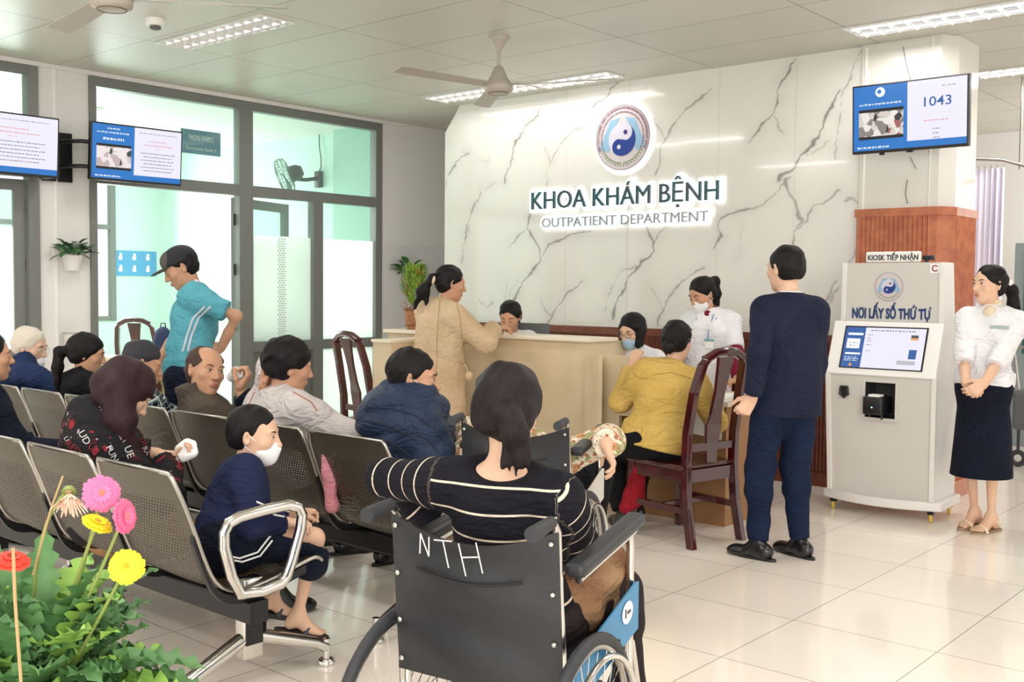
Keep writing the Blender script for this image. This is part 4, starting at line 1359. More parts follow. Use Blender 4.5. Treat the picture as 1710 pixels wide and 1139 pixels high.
MB().torus((.267, .113, 1.548), .017, .004, (0, 1, 0), 20, 6, a0=.6, a1=5.6).build('sticker_mark', mat('mark_red', '#9c4250', .5), t)
ca = MB().rbox(.175, .245, .14, .17, 1.60, 1.63, .008).cyl((.20, .155, 1.587), (.20, .155, 1.605), .012, n=12)
ca.cyl((.21, .135, 1.615), (.21, .142, 1.615), .012, n=16)
ca.box(.2, .25, .14, .17, 1.6, 1.608)
ca.build('camera', M_black, t)
pr_ = MB().rbox(-.075, .045, -.115, .06, .645, .755, .008); pr_.cyl((-.04, -.08, .625), (-.04, -.08, .65), .006).cyl((.035, -.08, .615), (.035, -.08, .65), .006)
po = pr_.build('ticket_printer', M_black, t)
MB().box(-.045, .025, -.10, -.03, .755, .768).build('ticket', M_paper, po)
MB().cyl((-.015, -.1165, .69), (-.015, -.1145, .69), .005).build('status_light', emit_mat('led_blue', '#8fd0ff', 2), po)
gp = MB().tube([(-.245, -.045, .80), (-.205, -.045, .80), (-.20, -.045, .755), (-.225, -.045, .735), (-.25, -.045, .755)], .010, 8, closed=True)
gp.prism([(-.245, .745), (-.205, .745), (-.205, .80), (-.245, .80)], .034, .044, 0, Matrix.Rotation(PI / 2, 4, 'X'))
gp.build('card_slot', M_black, t)
bs = MB()
pb_ = [(-.36, .42), (-.375, .05)] + [(-.375 + .75 * i / 12, .02 - .10 * math.sin(PI * i / 12)) for i in range(13)] + [(.375, .05), (.36, .42)]
bs.prism(pb_, .072, .13); bs.build('base_plate', M_kw, t, bevel=.01)
for x, y in ((-.31, .03), (.31, .03), (-.31, .36), (.31, .36)):
    cs = MB(); cs.torus((x, y, .026), .018, .009, (1, .3, 0), 20, 8); cs.cyl((x - .008, y, .026), (x + .008, y, .026), .012)
    co = cs.build('caster', mat('caster_yellow', '#d9b93a', .4), t)
    MB().box(x - .018, x + .018, y - .012, y + .02, .048, .073).build('caster_fork', M_blackmetal, co)

# ------------------------------------------------------------------ gerbera pot
t = thing('potted_gerbera', 'potted gerbera daisies in the near left corner', 'plant', (-2.03, 0.95, 0))
PL = Vector((-2.03, 0.95, 0))
st_ = MB().rbox(-.16, .16, -.16, .16, 0, .30, .01); st_.build('plant_stand', mat('stand_dark', '#4a4540', .5), t)
MB().lathe([(0, .301), (.11, .301), (.15, .54), (.16, .56), (.148, .56), (.14, .52), (0, .52)], n=32).build('pot', mat('terracotta', '#9a5a40', .7), t)
lf = MB(); lf2 = MB(); r = random.Random(21)


def lobed_leaf(mb, base, tip, width, seed, curl=.2, mi=0):
    rr = random.Random(seed)
    base, tip = Vector(base), Vector(tip)
    d = tip - base; L = d.length; d.normalize()
    s = d.cross(Vector((0, 0, 1)))
    s = s.normalized() if s.length > 1e-3 else Vector((1, 0, 0))
    up = s.cross(d)
    n = 18; vs = []; fs = []
    for i in range(n + 1):
        t_ = i / n
        w = width * (max(0.02, math.sin(PI * min(1, t_ * .86 + .12))) ** .8)
        lob = (1.0 if i % 3 != 2 else .62) * rr.uniform(.85, 1.1)
        if i == n: w *= .1
        c = base + d * L * t_ + up * (curl * L * math.sin(PI * t_ * .85) - .10 * L * t_ * t_)
        wz = .010 * math.sin(i * 2.1 + seed)
        vs += [c - s * w / 2 * lob + up * (w * .16 + wz), c - s * w * .2 + up * w * .02, c, c + s * w * .2 + up * w * .02, c + s * w / 2 * lob + up * (w * .16 - wz)]
    for i in range(n):
        for k in range(4): a = i * 5 + k; fs.append((a, a + 1, a + 6, a + 5))
    mb.add(vs, fs, mi, True)


pc = Vector((0, 0, .57))
for i in range(190):
    a = r.uniform(0, 2 * PI); el = r.uniform(-.35, 1.25)
    R_ = r.uniform(.06, .34)
    v = Vector((math.cos(a) * math.cos(el), math.sin(a) * math.cos(el), math.sin(el)))
    b0 = pc + v * R_ * .45 + Vector((0, 0, .0)); 
    tip = b0 + (v + Vector((0, 0, r.uniform(-.35, .1)))).normalized() * r.uniform(.14, .21)
    lf.tube([pc + Vector((v.x * .03, v.y * .03, 0)), b0], .003, 5, mi=1, cap=False)
    lobed_leaf(lf, b0, tip, r.uniform(.06, .095), i, r.uniform(.05, .25), 0 if r.random() < .78 else 2)
lf.build('leaves', [mat('gerbera_leaf', '#638f55', .5, color2='#4c7a48', var_scale=12), mat('gerbera_stalk', '#8da24f', .5), mat('gerbera_leaf_light', '#9cc45a', .5, color2='#82b056', var_scale=12)], t)


def at(px, py, d): return (_r * ((px - 855) / FPX) + _u * (-(py - 569.5) / FPX) + _f) * d + Vector((0, 0, CAM_H)) - PL


def gerbera(name, label, head, base, color, c2, disc, face, R=.043, cup=.1, n=24, wilt=False, bend=None):
    head = Vector(head); base = Vector(base)
    st = MB()
    mid = bend if bend is not None else (head + base) / 2 + Vector((0.01, .01, .02))
    pts = [base.lerp(mid, k / 5) * (1 - k / 5 * 0) for k in range(6)]
    pts = []
    for k in range(11):
        u = k / 10; pts.append((1 - u) ** 2 * base + 2 * u * (1 - u) * Vector(mid) + u * u * (head - Vector(face).normalized() * .006))
    st.tube(pts, .0032, 7)
    so = st.build('stem', mat('gerbera_stem', '#8f9f52', .5), t)
    fz = Vector(face).normalized()
    q = Vector((0, 0, 1)).rotation_difference(fz)
    M = Matrix.Translation(head) @ q.to_matrix().to_4x4()
    p = MB(); rr = random.Random(int(abs(head.x) * 1e4))
    for ring, (k0, rad, up_) in enumerate(((n, R, cup), (n, R * .86, cup + .18), (n // 2, R * .5, cup + .5))):
        for i in range(k0):
            a = 2 * PI * (i + .5 * ring) / k0 + rr.uniform(-.05, .05)
            d = Vector((math.cos(a), math.sin(a), 0)); s = Vector((-d.y, d.x, 0))
            L = rad * rr.uniform(.92, 1.05); w = .011 if ring < 2 else .007
            if wilt: L *= rr.uniform(.6, 1.1); w = .004
            vs = []
            for j, (u, ww) in enumerate(((.18, .5), (.5, .95), (.85, 1), (1, .5))):
                c = d * L * u + Vector((0, 0, up_ * L * u * (1.2 if wilt else 1) - (.25 * L * u * u if not wilt else 0)))
                vs += [c - s * w / 2 * ww, c + Vector((0, 0, .0015)), c + s * w / 2 * ww]
            fs = []
            for j in range(3): a_ = j * 3; fs += [(a_, a_ + 1, a_ + 4, a_ + 3), (a_ + 1, a_ + 2, a_ + 5, a_ + 4)]
            p.add([M @ v for v in vs], fs, ring % 2, True)
    p.build(name, [mat('petal_' + color, color, .5), mat('petal_' + c2, c2, .5)], so)
    MB().sphere((0, 0, .002), (R * .26, R * .26, R * .14), M=M).build('flower_centre', mat('disc_' + disc, disc, .7, bump=.6, bump_scale=900), so)
    MB().lathe([(.0, -.012), (.009, -.010), (.014, 0), (0, .001)], n=14, M=M).build('sepal', mat('gerbera_stem', '#8f9f52', .5), so)


cd = Vector((2.03, -.95, 1.4)).normalized()
side = Vector((.759, .651, 0))
D0 = 2.02
gerbera('flower_head', '', at(170, 824, D0), (0.0, 0.02, .62), '#f277a8', '#ee6a9c', '#f0907a', cd + Vector((0, 0, -.35)), R=.036)
gerbera('flower_head', '', at(211, 862, D0 - .02), (.03, .0, .62), '#f0709c', '#ee6490', '#f2988a', cd * .35 + side * .9, R=.034)
gerbera('flower_head', '', at(163, 872, D0 - .03), (-.02, 0, .62), '#f4e02a', '#f0d51e', '#e0b81c', cd * .18 + side * .45 + Vector((0, 0, .8)), R=.030)
gerbera('flower_head', '', at(211, 946, D0 - .08), (.05, .02, .62), '#fbe52a', '#f5d91a', '#e8c530', cd + Vector((0, 0, -.3)) + side * -.1, R=.033)
gerbera('flower_head', '', at(20, 930, D0 - .06), (-.06, -.02, .62), '#e8432e', '#d93a28', '#b23524', cd * .3 + side * .1 + Vector((0, 0, .8)), R=.034, cup=-.1)
gerbera('flower_head', '', at(115, 822, D0), (-.05, .02, .62), '#f0ddc8', '#e8b9a0', '#d9b08a', cd * .5 + Vector((0, 0, -.8)), R=.032, cup=.9, wilt=True, bend=at(40, 880, D0))
ds = MB(); ds.tube([at(105, 795, D0), at(85, 850, D0), at(55, 960, D0)], .0022, 6); ds.tube([at(22, 915, D0 - .2), at(25, 1000, D0 - .2), at(35, 1139, D0 - .2)], .003, 6)
ds.build('dry_stem', mat('dry_stem', '#b79a6c', .7), t)
# ------------------------------------------------------------------ wheelchairs
M_vinyl = mat('black_vinyl', '#26272b', .42, bump=.12, bump_scale=18)
M_vinyl2 = mat('grey_white_panel', '#d8d4cc', .5)
M_panel = mat('blue_vinyl', '#3f87b4', .45)


def wheelchair(label, loc, rz, panel, writing=False, s=1.0):
    """+y is forward, +x the right side, in metres"""
    t = thing('wheelchair', label, 'wheelchair', loc, rz, 'folding wheelchairs with chrome frames')
    t.scale = (s, s, s)
    yb = lambda z: -.02 - max(0, z - .5) * .10           # the back posts lean a little
    for sx in (-1, 1):
        x = sx * .214
        fr = MB()
        fr.tube([(x, .0, .30), (x, -.01, .50), (x, yb(.7), .70), (x, yb(.87), .865), (x, yb(.885) - .02, .888), (x, yb(.885) - .06, .896)], .0115, 10)
        fr.tube([(x, .40, .50), (x, .02, .50)], .0115, 10)                       # seat rail
        fr.tube([(x, .45, .10), (x, .45, .72), (x, .44, .77), (x, .41, .785)], .0115, 10)   # front post
        fr.tube([(x, .02, .17), (x, .45, .17)], .0115, 10)
        fr.tube([(x, .41, .50), (x, .47, .45), (x, .56, .22), (x, .60, .12)], .0105, 10)    # footrest hanger
        fr.tube([(x, .0, .33), (x, -.02, .17), (x, .02, .17)], .0115, 10)
        fr.tube([(x + sx * .02, .03, .735), (x + sx * .02, .42, .775)], .010, 8)
        fr.build('side_frame', M_chrome, t)
        MB().tube([(x, yb(.885) - .03, .894), (x, yb(.885) - .135, .886)], [.015, .019], 12).build('push_handle', M_rubber, t)
        ap = MB().rbox(x + sx * .02 - .028, x + sx * .02 + .028, -.0, .45, -.016, .020, .015, seg=3, M=Matrix.Translation((0, 0, .760)) @ Matrix.Rotation(math.radians(5.5), 4, 'X'))
        ap.build('armrest', mat('arm_pad', '#2b2c30', .45), t)
        pn = [(.02, .43), (.465, .495), (.465, .625), (.44, .628), (.02, .54)]
        MB().add([(x + sx * (.016 if k < 5 else .021), *pn[k % 5]) for k in range(10)],
                 [(0, 1, 2, 3, 4), (9, 8, 7, 6, 5)] + [(k, k + 5, (k + 1) % 5 + 5, (k + 1) % 5) for k in range(5)]).build('side_panel', panel, t)
        # big wheel
        wx = sx * .264
        w = MB().torus((wx, .03, .30), .288, .0155, (1, 0, 0), 56, 10); wo = w.build('rear_wheel', M_rubber, t)
        MB().torus((wx, .03, .30), .270, .009, (1, 0, 0), 56, 8).build('rim', M_steel, wo)
        MB().torus((wx + sx * .035, .03, .30), .252, .008, (1, 0, 0), 56, 8).build('hand_rim', M_chrome, wo)
        sp = MB()
        for k in range(28):
            a = 2 * PI * k / 28; b = a + (.5 if k % 2 else -.5)
            sp.cyl((wx + sx * .014 * (1 if k % 4 < 2 else -1), .03 + .02 * math.cos(b), .30 + .02 * math.sin(b)), (wx, .03 + .268 * math.cos(a), .30 + .268 * math.sin(a)), .0014, n=4, cap=False)
        for k in range(6):
            a = 2 * PI * k / 6
            sp.cyl((wx, .03 + .266 * math.cos(a), .30 + .266 * math.sin(a)), (wx + sx * .035, .03 + .252 * math.cos(a), .30 + .252 * math.sin(a)), .003, n=5)
        sp.build('spokes', M_chrome, wo)
        MB().cyl((wx - sx * .04, .03, .30), (wx + sx * .025, .03, .30), .022, n=16).build('hub', M_chrome, wo)
        # caster
        cx = sx * .205
        cw = MB().torus((cx, .38, .075), .06, .015, (1, 0, 0), 28, 8); cw.cyl((cx - .012, .38, .075), (cx + .012, .38, .075), .045)
        co = cw.build('front_caster', M_rubber, t)
        MB().tube([(cx, .41, .17), (cx + sx * .025, .40, .14), (cx + sx * .025, .38, .075)], .008, 8).build('caster_fork', M_chrome, co)
        MB().rbox(sx * .214 - (.14 if sx > 0 else 0), sx * .214 + (0 if sx > 0 else .14), .56, .70, .10, .112, .004).build('footplate', M_black, t)
        MB().tube([(x + sx * .012, .26, .40), (x + sx * .03, .27, .46), (x + sx * .03, .28, .52)], .007, 8).build('brake_lever', M_blackmetal, t)
    # back sling
    n, mz = 16, 14
    vs = []
    for j in range(mz + 1):
        z = .47 + .40 * j / mz
        for i in range(n + 1):
            u = i / n - .5
            sag = .032 * (1 - (2 * u) ** 2) * (1 + .35 * math.sin(j * .9 + u * 3))
            top = -.05 * (1 - (2 * u) ** 2) * (j / mz) ** 4
            vs.append((u * .446, yb(z) - .014 - sag * .8, z + top))
    vs2 = [(a, b + .006, c) for a, b, c in vs]
    fs = [(j * (n + 1) + i, j * (n + 1) + i + 1, (j + 1) * (n + 1) + i + 1, (j + 1) * (n + 1) + i) for j in range(mz) for i in range(n)]
    m_ = len(vs)
    edge = [i for i in range(n + 1)] + [(j) * (n + 1) + n for j in range(1, mz + 1)] + [mz * (n + 1) + i for i in range(n - 1, -1, -1)] + [j * (n + 1) for j in range(mz - 1, 0, -1)]
    b = MB(); b.add(vs + vs2, fs + [tuple(x + m_ for x in reversed(f)) for f in fs] + [(edge[i], edge[i] + m_, edge[(i + 1) % len(edge)] + m_, edge[(i + 1) % len(edge)]) for i in range(len(edge))], 0, True)
    bk = b.build('backrest', M_vinyl, t)
    rv = MB()
    for sx in (-1, 1):
        for z in (.50, .60, .72, .84): rv.sphere((sx * .208, yb(z) - .022, z), .007, u=8, v=6)
    rv.build('rivets', M_chrome, bk)
    pk = MB().tube([(-.14 + .28 * i / 8, yb(.72) - .048 - .012 * math.sin(PI * i / 8), .745 - .018 * math.sin(PI * i / 8)) for i in range(9)], .004, 6)
    pk.build('pocket_edge', mat('pocket_black', '#0d0d0f', .5), bk)
    st = MB().rbox(-.205, .205, .03, .41, .495, .525, .01); st.build('seat', M_vinyl, t)
    xb = MB(); xb.cyl((-.23, .2, .17), (.23, .2, .48), .010).cyl((.23, .23, .17), (-.23, .23, .48), .010)
    xb.build('cross_brace', M_chrome, t)
    if writing:
        wr = MB()
        def stroke(pts): wr.tube([(x, yb(z) - .028 - .032 * (1 - (2 * x / .446) ** 2), z) for x, z in pts], .0017, 5)
        stroke([(-.125, .785), (-.12, .835)]); stroke([(-.12, .835), (-.098, .782)]); stroke([(-.098, .782), (-.095, .83)])
        stroke([(-.08, .825), (-.03, .828)]); stroke([(-.055, .827), (-.042, .762)])
        stroke([(-.012, .825), (.004, .748)]); stroke([(.034, .832), (.048, .760)]); stroke([(-.005, .792), (.04, .798)])
        wr.build('handwritten_letters', mat('chalk_white', '#e6e4e0', .6), bk)
    return t


WC1 = ((-1.685, 1.87, 0), math.radians(14.8))
WC2 = ((-2.72, 3.22, 0), math.radians(22))
w1 = wheelchair('nearest wheelchair with NTH written on its black backrest', WC1[0], WC1[1], M_panel, True, .985)
sk_ = MB().lathe([(0, 0), (.030, 0)], (0, 0, 0), n=24, M=Matrix.Rotation(PI / 2, 4, 'Y'), sx=1.0, sy=1.4).build('sticker', M_paper, w1)
sk_.location = (.2375, .37, .565)
sm = MB().box(0, .001, -.02, -.012, -.012, .012).box(0, .001, -.004, .022, -.004, .004).build('sticker_mark', mat('mark_dark', '#4a4a50', .5), w1); sm.location = (.2380, .37, .565)
wheelchair('second wheelchair with the person in the flowered shirt', WC2[0], WC2[1], M_vinyl2)
# ------------------------------------------------------------------ figures: smooth blended distance fields, meshed with surface nets
class Field:
    def __init__(s, infl=0.0, fold=0.0, fold_f=60.0, seed=0):
        s.p = []; s.infl = infl; s.fold = fold; s.ff = fold_f; s.seed = seed; s.cuts = []

    def cap(s, a, b, r1, r2=None, k=.03, cut0=False, cut1=False, ring=None):
        a = np.array(a, float); b = np.array(b, float); r2 = r1 if r2 is None else r2
        r1 += s.infl; r2 += s.infl
        L = np.linalg.norm(b - a) + 1e-9; u = (b - a) / L

        def f(X, Y, Z):
            px, py, pz = X - a[0], Y - a[1], Z - a[2]
            t = px * u[0] + py * u[1] + pz * u[2]
            h = np.clip(t / L, 0, 1)
            d = np.sqrt((px - u[0] * h * L) ** 2 + (py - u[1] * h * L) ** 2 + (pz - u[2] * h * L) ** 2) - (r1 + (r2 - r1) * h)
            if ring: d = d - ring[1] * (np.abs(np.sin(t * PI / ring[0])) ** .6 - .6)
            if cut0: d = np.maximum(d, -t)
            if cut1: d = np.maximum(d, t - L)
            return d
        R = max(r1, r2)
        s.p.append((f, np.minimum(a, b) - R, np.maximum(a, b) + R, k, 'u'))
        return s

    def ell(s, c, M, r, k=.04, op='u', infl=True):
        c = np.array(c, float); M = np.array(M, float); r = np.array(r, float) + (s.infl if infl and op == 'u' else 0)

        def f(X, Y, Z):
            px, py, pz = X - c[0], Y - c[1], Z - c[2]
            q = [(px * M[0, i] + py * M[1, i] + pz * M[2, i]) / r[i] for i in range(3)]
            k0 = np.sqrt(q[0] ** 2 + q[1] ** 2 + q[2] ** 2)
            k1 = np.sqrt((q[0] / r[0]) ** 2 + (q[1] / r[1]) ** 2 + (q[2] / r[2]) ** 2) + 1e-9
            return k0 * (k0 - 1) / k1
        e = np.sqrt(((M * r) ** 2).sum(1))
        s.p.append((f, c - e, c + e, k, op))
        return s

    def cone(s, a, b, M, ra, rb, k=.02, wav=0, nw=9, cut1=True):
        """elliptic tapered tube from a (radii ra) down to b (radii rb); M columns 0,1 are the section axes"""
        a = np.array(a, float); b = np.array(b, float); M = np.array(M, float)
        L = np.linalg.norm(b - a); u = (b - a) / L
        ra = np.array(ra, float) + s.infl; rb = np.array(rb, float) + s.infl

        def f(X, Y, Z):
            px, py, pz = X - a[0], Y - a[1], Z - a[2]
            t = px * u[0] + py * u[1] + pz * u[2]; h = np.clip(t / L, 0, 1)
            qx, qy, qz = px - u[0] * t, py - u[1] * t, pz - u[2] * t
            e0 = qx * M[0, 0] + qy * M[1, 0] + qz * M[2, 0]; e1 = qx * M[0, 1] + qy * M[1, 1] + qz * M[2, 1]
            r0 = ra[0] + (rb[0] - ra[0]) * h; r1 = ra[1] + (rb[1] - ra[1]) * h
            n = np.sqrt((e0 / r0) ** 2 + (e1 / r1) ** 2)
            d = (n - 1) * np.minimum(r0, r1)
            if wav: d = d - wav * h * np.sin(nw * np.arctan2(e1 / r1, e0 / r0))
            d = np.maximum(d, -t - .02)
            return np.maximum(d, t - L)
        R = max(ra.max(), rb.max()) + abs(wav)
        s.p.append((f, np.minimum(a, b) - R, np.maximum(a, b) + R, k, 'u'))
        return s

    def cut(s, point, normal, k=.004):
        """remove everything on the normal side of the plane"""
        s.cuts.append((np.array(point, float), np.array(normal, float) / np.linalg.norm(normal), k))
        return s

    def bounds(s):
        lo = np.min([q[1] for q in s.p if q[4] == 'u'], 0); hi = np.max([q[2] for q in s.p if q[4] == 'u'], 0)
        return lo - .02, hi + .02

    def grid(s, ax):
        xs, ys, zs = ax
        D = np.full((len(xs), len(ys), len(zs)), 1.0)
        for f, lo, hi, k, op in s.p:
            pad = k + .035
            sl = []; ok = True
            for A, l, h in zip(ax, lo - pad, hi + pad):
                i0 = np.searchsorted(A, l); i1 = np.searchsorted(A, h)
                if i1 - i0 < 1: ok = False; break
                sl.append(slice(i0, i1))
            if not ok: continue
            d = f(xs[sl[0]][:, None, None], ys[sl[1]][None, :, None], zs[sl[2]][None, None, :])
            o = D[tuple(sl)]
            if op == 'u':
                h = np.maximum(k - np.abs(o - d), 0) / k
                D[tuple(sl)] = np.minimum(o, d) - h * h * k * .25
            else:
                h = np.maximum(k - np.abs(o + d), 0) / k
                D[tuple(sl)] = np.maximum(o, -d) + h * h * k * .25
        if s.fold:
            rs = np.random.RandomState(s.seed + 1)
            X, Y, Z = xs[:, None, None], ys[None, :, None], zs[None, None, :]
            w = 0
            for i in range(5):
                v = rs.normal(size=3); v[2] *= 1.6; v = v / np.linalg.norm(v) * s.ff * rs.uniform(.6, 1.3)
                w = w + np.sin(X * v[0] + Y * v[1] + Z * v[2] + rs.uniform(0, 6) + 1.2 * np.sin((X + Y - Z) * s.ff * .35 + i))
            D = D + s.fold * w / 2.2
        for p, n, k in s.cuts:
            d = (xs - p[0])[:, None, None] * n[0] + (ys - p[1])[None, :, None] * n[1] + (zs - p[2])[None, None, :] * n[2]
            D = np.maximum(D, d)
        return D

    def surface(s, lo, hi, h, skip=()):
        ax = [np.arange(l, u + h, h) for l, u in zip(lo, hi)]
        D = s.grid(ax)
        return nets(D, ax, skip)


def nets(D, ax, skip=()):
    n = np.array(D.shape) - 1
    S = D < 0
    c = [S[i:n[0] + i, j:n[1] + j, k:n[2] + k] for i in (0, 1) for j in (0, 1) for k in (0, 1)]
    any_ = np.logical_or.reduce(c); all_ = np.logical_and.reduce(c)
    act = any_ & ~all_
    idx = np.full(act.shape, -1, np.int64)
    I, J, K = np.nonzero(act)
    if len(I) == 0: return np.zeros((0, 3)), np.zeros((0, 4), int)
    idx[I, J, K] = np.arange(len(I))
    pos = np.zeros((len(I), 3)); cnt = np.zeros(len(I))
    for a, b in (((0, 0, 0), (1, 0, 0)), ((0, 1, 0), (1, 1, 0)), ((0, 0, 1), (1, 0, 1)), ((0, 1, 1), (1, 1, 1)),
                 ((0, 0, 0), (0, 1, 0)), ((1, 0, 0), (1, 1, 0)), ((0, 0, 1), (0, 1, 1)), ((1, 0, 1), (1, 1, 1)),
                 ((0, 0, 0), (0, 0, 1)), ((1, 0, 0), (1, 0, 1)), ((0, 1, 0), (0, 1, 1)), ((1, 1, 0), (1, 1, 1))):
        da = D[I + a[0], J + a[1], K + a[2]]; db = D[I + b[0], J + b[1], K + b[2]]
        m = (da < 0) != (db < 0)
        t = np.where(m, da / np.where(m, da - db, 1), 0)
        for q in range(3):
            pos[:, q] += np.where(m, a[q] + (b[q] - a[q]) * t, 0)
        cnt += m
    pos /= cnt[:, None]
    P = np.stack([ax[q][[I, J, K][q]] + pos[:, q] * (ax[q][1] - ax[q][0]) for q in range(3)], 1)
    faces = []
    for q in range(3):
        o = [0, 0, 0]; o[q] = 1
        A = S[:D.shape[0] - o[0], :D.shape[1] - o[1], :D.shape[2] - o[2]]
        B = S[o[0]:, o[1]:, o[2]:]
        ch = A != B
        ch = ch.copy()
        u, v = [w for w in range(3) if w != q]
        e = np.argwhere(ch)
        e = e[(e[:, u] > 0) & (e[:, v] > 0) & (e[:, u] < n[u]) & (e[:, v] < n[v])]
        if len(e) == 0: continue
        du = np.zeros(3, int); du[u] = 1; dv = np.zeros(3, int); dv[v] = 1
        g = [e - du - dv, e - dv, e, e - du]
        ids = [idx[x[:, 0], x[:, 1], x[:, 2]] for x in g]
        F = np.stack(ids, 1)
        ok = (F >= 0).all(1)
        F = F[ok]; e = e[ok]
        inside = S[e[:, 0], e[:, 1], e[:, 2]]
        flip = ~inside if q != 1 else inside
        F[flip] = F[flip][:, ::-1]
        faces.append(F)
    F = np.concatenate(faces)
    if len(skip):
        cc = P[F].mean(1)
        keep = np.ones(len(F), bool)
        for lo, hi in skip: keep &= ~((cc > lo) & (cc < hi)).all(1)
        F = F[keep]
    return P, F


def mesh_obj(name, parts, m, parent=None, attr=None):
    V = []; Fs = []; o = 0
    for P, F in parts:
        V.append(P); Fs.append(F + o); o += len(P)
    V = np.concatenate(V); F = np.concatenate(Fs)
    used = np.zeros(len(V), bool); used[F.ravel()] = True
    remap = np.cumsum(used) - 1; V = V[used]; F = remap[F]
    off = np.array(parent.location) if parent is not None else np.zeros(3)
    me = bpy.data.meshes.new(name)
    me.vertices.add(len(V)); me.vertices.foreach_set('co', (V - off).astype(np.float32).ravel())
    me.loops.add(F.size); me.loops.foreach_set('vertex_index', F.astype(np.int32).ravel())
    me.polygons.add(len(F)); me.polygons.foreach_set('loop_start', np.arange(0, F.size, 4, dtype=np.int32))
    me.polygons.foreach_set('use_smooth', np.ones(len(F), bool))
    if attr is not None:
        a = me.attributes.new('along', 'FLOAT', 'POINT'); a.data.foreach_set('value', attr(V).astype(np.float32))
    me.update(calc_edges=True); me.validate()
    for mm in (m if isinstance(m, (list, tuple)) else [m]): me.materials.append(mm)
    ob = bpy.data.objects.new(name, me); C.objects.link(ob)
    if parent is not None: ob.parent = parent
    return ob


def rotz(a): return np.array([[math.cos(a), -math.sin(a), 0], [math.sin(a), math.cos(a), 0], [0, 0, 1]])
def rotx(a): return np.array([[1, 0, 0], [0, math.cos(a), -math.sin(a)], [0, math.sin(a), math.cos(a)]])
def roty(a): return np.array([[math.cos(a), 0, math.sin(a)], [0, 1, 0], [-math.sin(a), 0, math.cos(a)]])
def unit(v): v = np.array(v, float); return v / (np.linalg.norm(v) + 1e-9)
def WP(px, py, d):
    return np.array((_r * ((px - 855) / FPX) + _u * (-(py - 569.5) / FPX) + _f) * d + Vector((0, 0, CAM_H)))


def WY(px, py, y):
    d = _r * ((px - 855) / FPX) + _u * (-(py - 569.5) / FPX) + _f
    return np.array(d * (y / d.y) + Vector((0, 0, CAM_H)))


def ik(A, T, l1, l2, hint):
    A, T, hint = map(lambda v: np.array(v, float), (A, T, hint))
    D = T - A; d = np.linalg.norm(D); u = D / (d + 1e-9)
    d = min(d, (l1 + l2) * .998); T = A + u * d
    a = (l1 * l1 - l2 * l2 + d * d) / (2 * d); h = math.sqrt(max(l1 * l1 - a * a, 0))
    w = hint - A; w = w - u * w.dot(u); w = unit(w)
    return A + u * a + w * h, T


# ---- materials for people
def skin_mat(name, c): return mat('skin_' + name, c, .5, subsurf=.0, var=.06, var_scale=30, spec=.3)
def hair_mat(name, c, c2=None):
    n = 'hair_' + name
    if n in MATS: return MATS[n]
    m = mat(n, c, .52, spec=.22)
    nt = m.node_tree; b = nt.nodes['Principled BSDF']
    tc = nt.nodes.new('ShaderNodeTexCoord'); mp = nt.nodes.new('ShaderNodeMapping'); mp.inputs['Scale'].default_value = (260, 260, 14)
    nz = nt.nodes.new('ShaderNodeTexNoise'); nz.inputs['Scale'].default_value = 1; nz.inputs['Detail'].default_value = 2
    nt.links.new(tc.outputs['Object'], mp.inputs[0]); nt.links.new(mp.outputs[0], nz.inputs['Vector'])
    bn = nt.nodes.new('ShaderNodeBump'); bn.inputs['Strength'].default_value = .55; bn.inputs['Distance'].default_value = .006
    nt.links.new(nz.outputs['Fac'], bn.inputs['Height']); nt.links.new(bn.outputs['Normal'], b.inputs['Normal'])
    mx = nt.nodes.new('ShaderNodeMix'); mx.data_type = 'RGBA'; mx.inputs[6].default_value = lin(c); mx.inputs[7].default_value = lin(c2 or c)
    nt.links.new(nz.outputs['Fac'], mx.inputs[0]); nt.links.new(mx.outputs[2], b.inputs['Base Color'])
    return m


def cloth_mat(name, c, c2=None, rough=.85, bump=.25, scale=260, sheen=0.0):
    n_ = 'cloth_' + name
    if n_ in MATS: return MATS[n_]
    m = mat(n_, c, rough, bump=bump, bump_scale=scale, color2=c2, var_scale=7, spec=.2, sheen=sheen)
    # soft creases: a warped ridge pattern feeding the bump
    nt = m.node_tree; b = nt.nodes['Principled BSDF']
    tc = nt.nodes.new('ShaderNodeTexCoord'); mp = nt.nodes.new('ShaderNodeMapping')
    mp.inputs['Rotation'].default_value = (.5, .3, .6); mp.inputs['Scale'].default_value = (6, 6, 13)
    nz = nt.nodes.new('ShaderNodeTexNoise'); nz.inputs['Scale'].default_value = 1; nz.inputs['Detail'].default_value = 2.5; nz.inputs['Distortion'].default_value = 1.6
    nt.links.new(tc.outputs['Object'], mp.inputs[0]); nt.links.new(mp.outputs[0], nz.inputs['Vector'])
    rd = nt.nodes.new('ShaderNodeMath'); rd.operation = 'PINGPONG'; rd.inputs[1].default_value = .16; nt.links.new(nz.outputs['Fac'], rd.inputs[0])
    bn = nt.nodes.new('ShaderNodeBump'); bn.inputs['Strength'].default_value = .75; bn.inputs['Distance'].default_value = .05
    nt.links.new(rd.outputs[0], bn.inputs['Height'])
    for l in b.inputs['Normal'].links: nt.links.new(l.from_node.outputs['Normal'], b.inputs['Normal']); l_ = l.from_node; break
    else: l_ = None
    if l_ is not None and bump: nt.links.new(bn.outputs['Normal'], l_.inputs['Normal'])
    else: nt.links.new(bn.outputs['Normal'], b.inputs['Normal'])
    return m


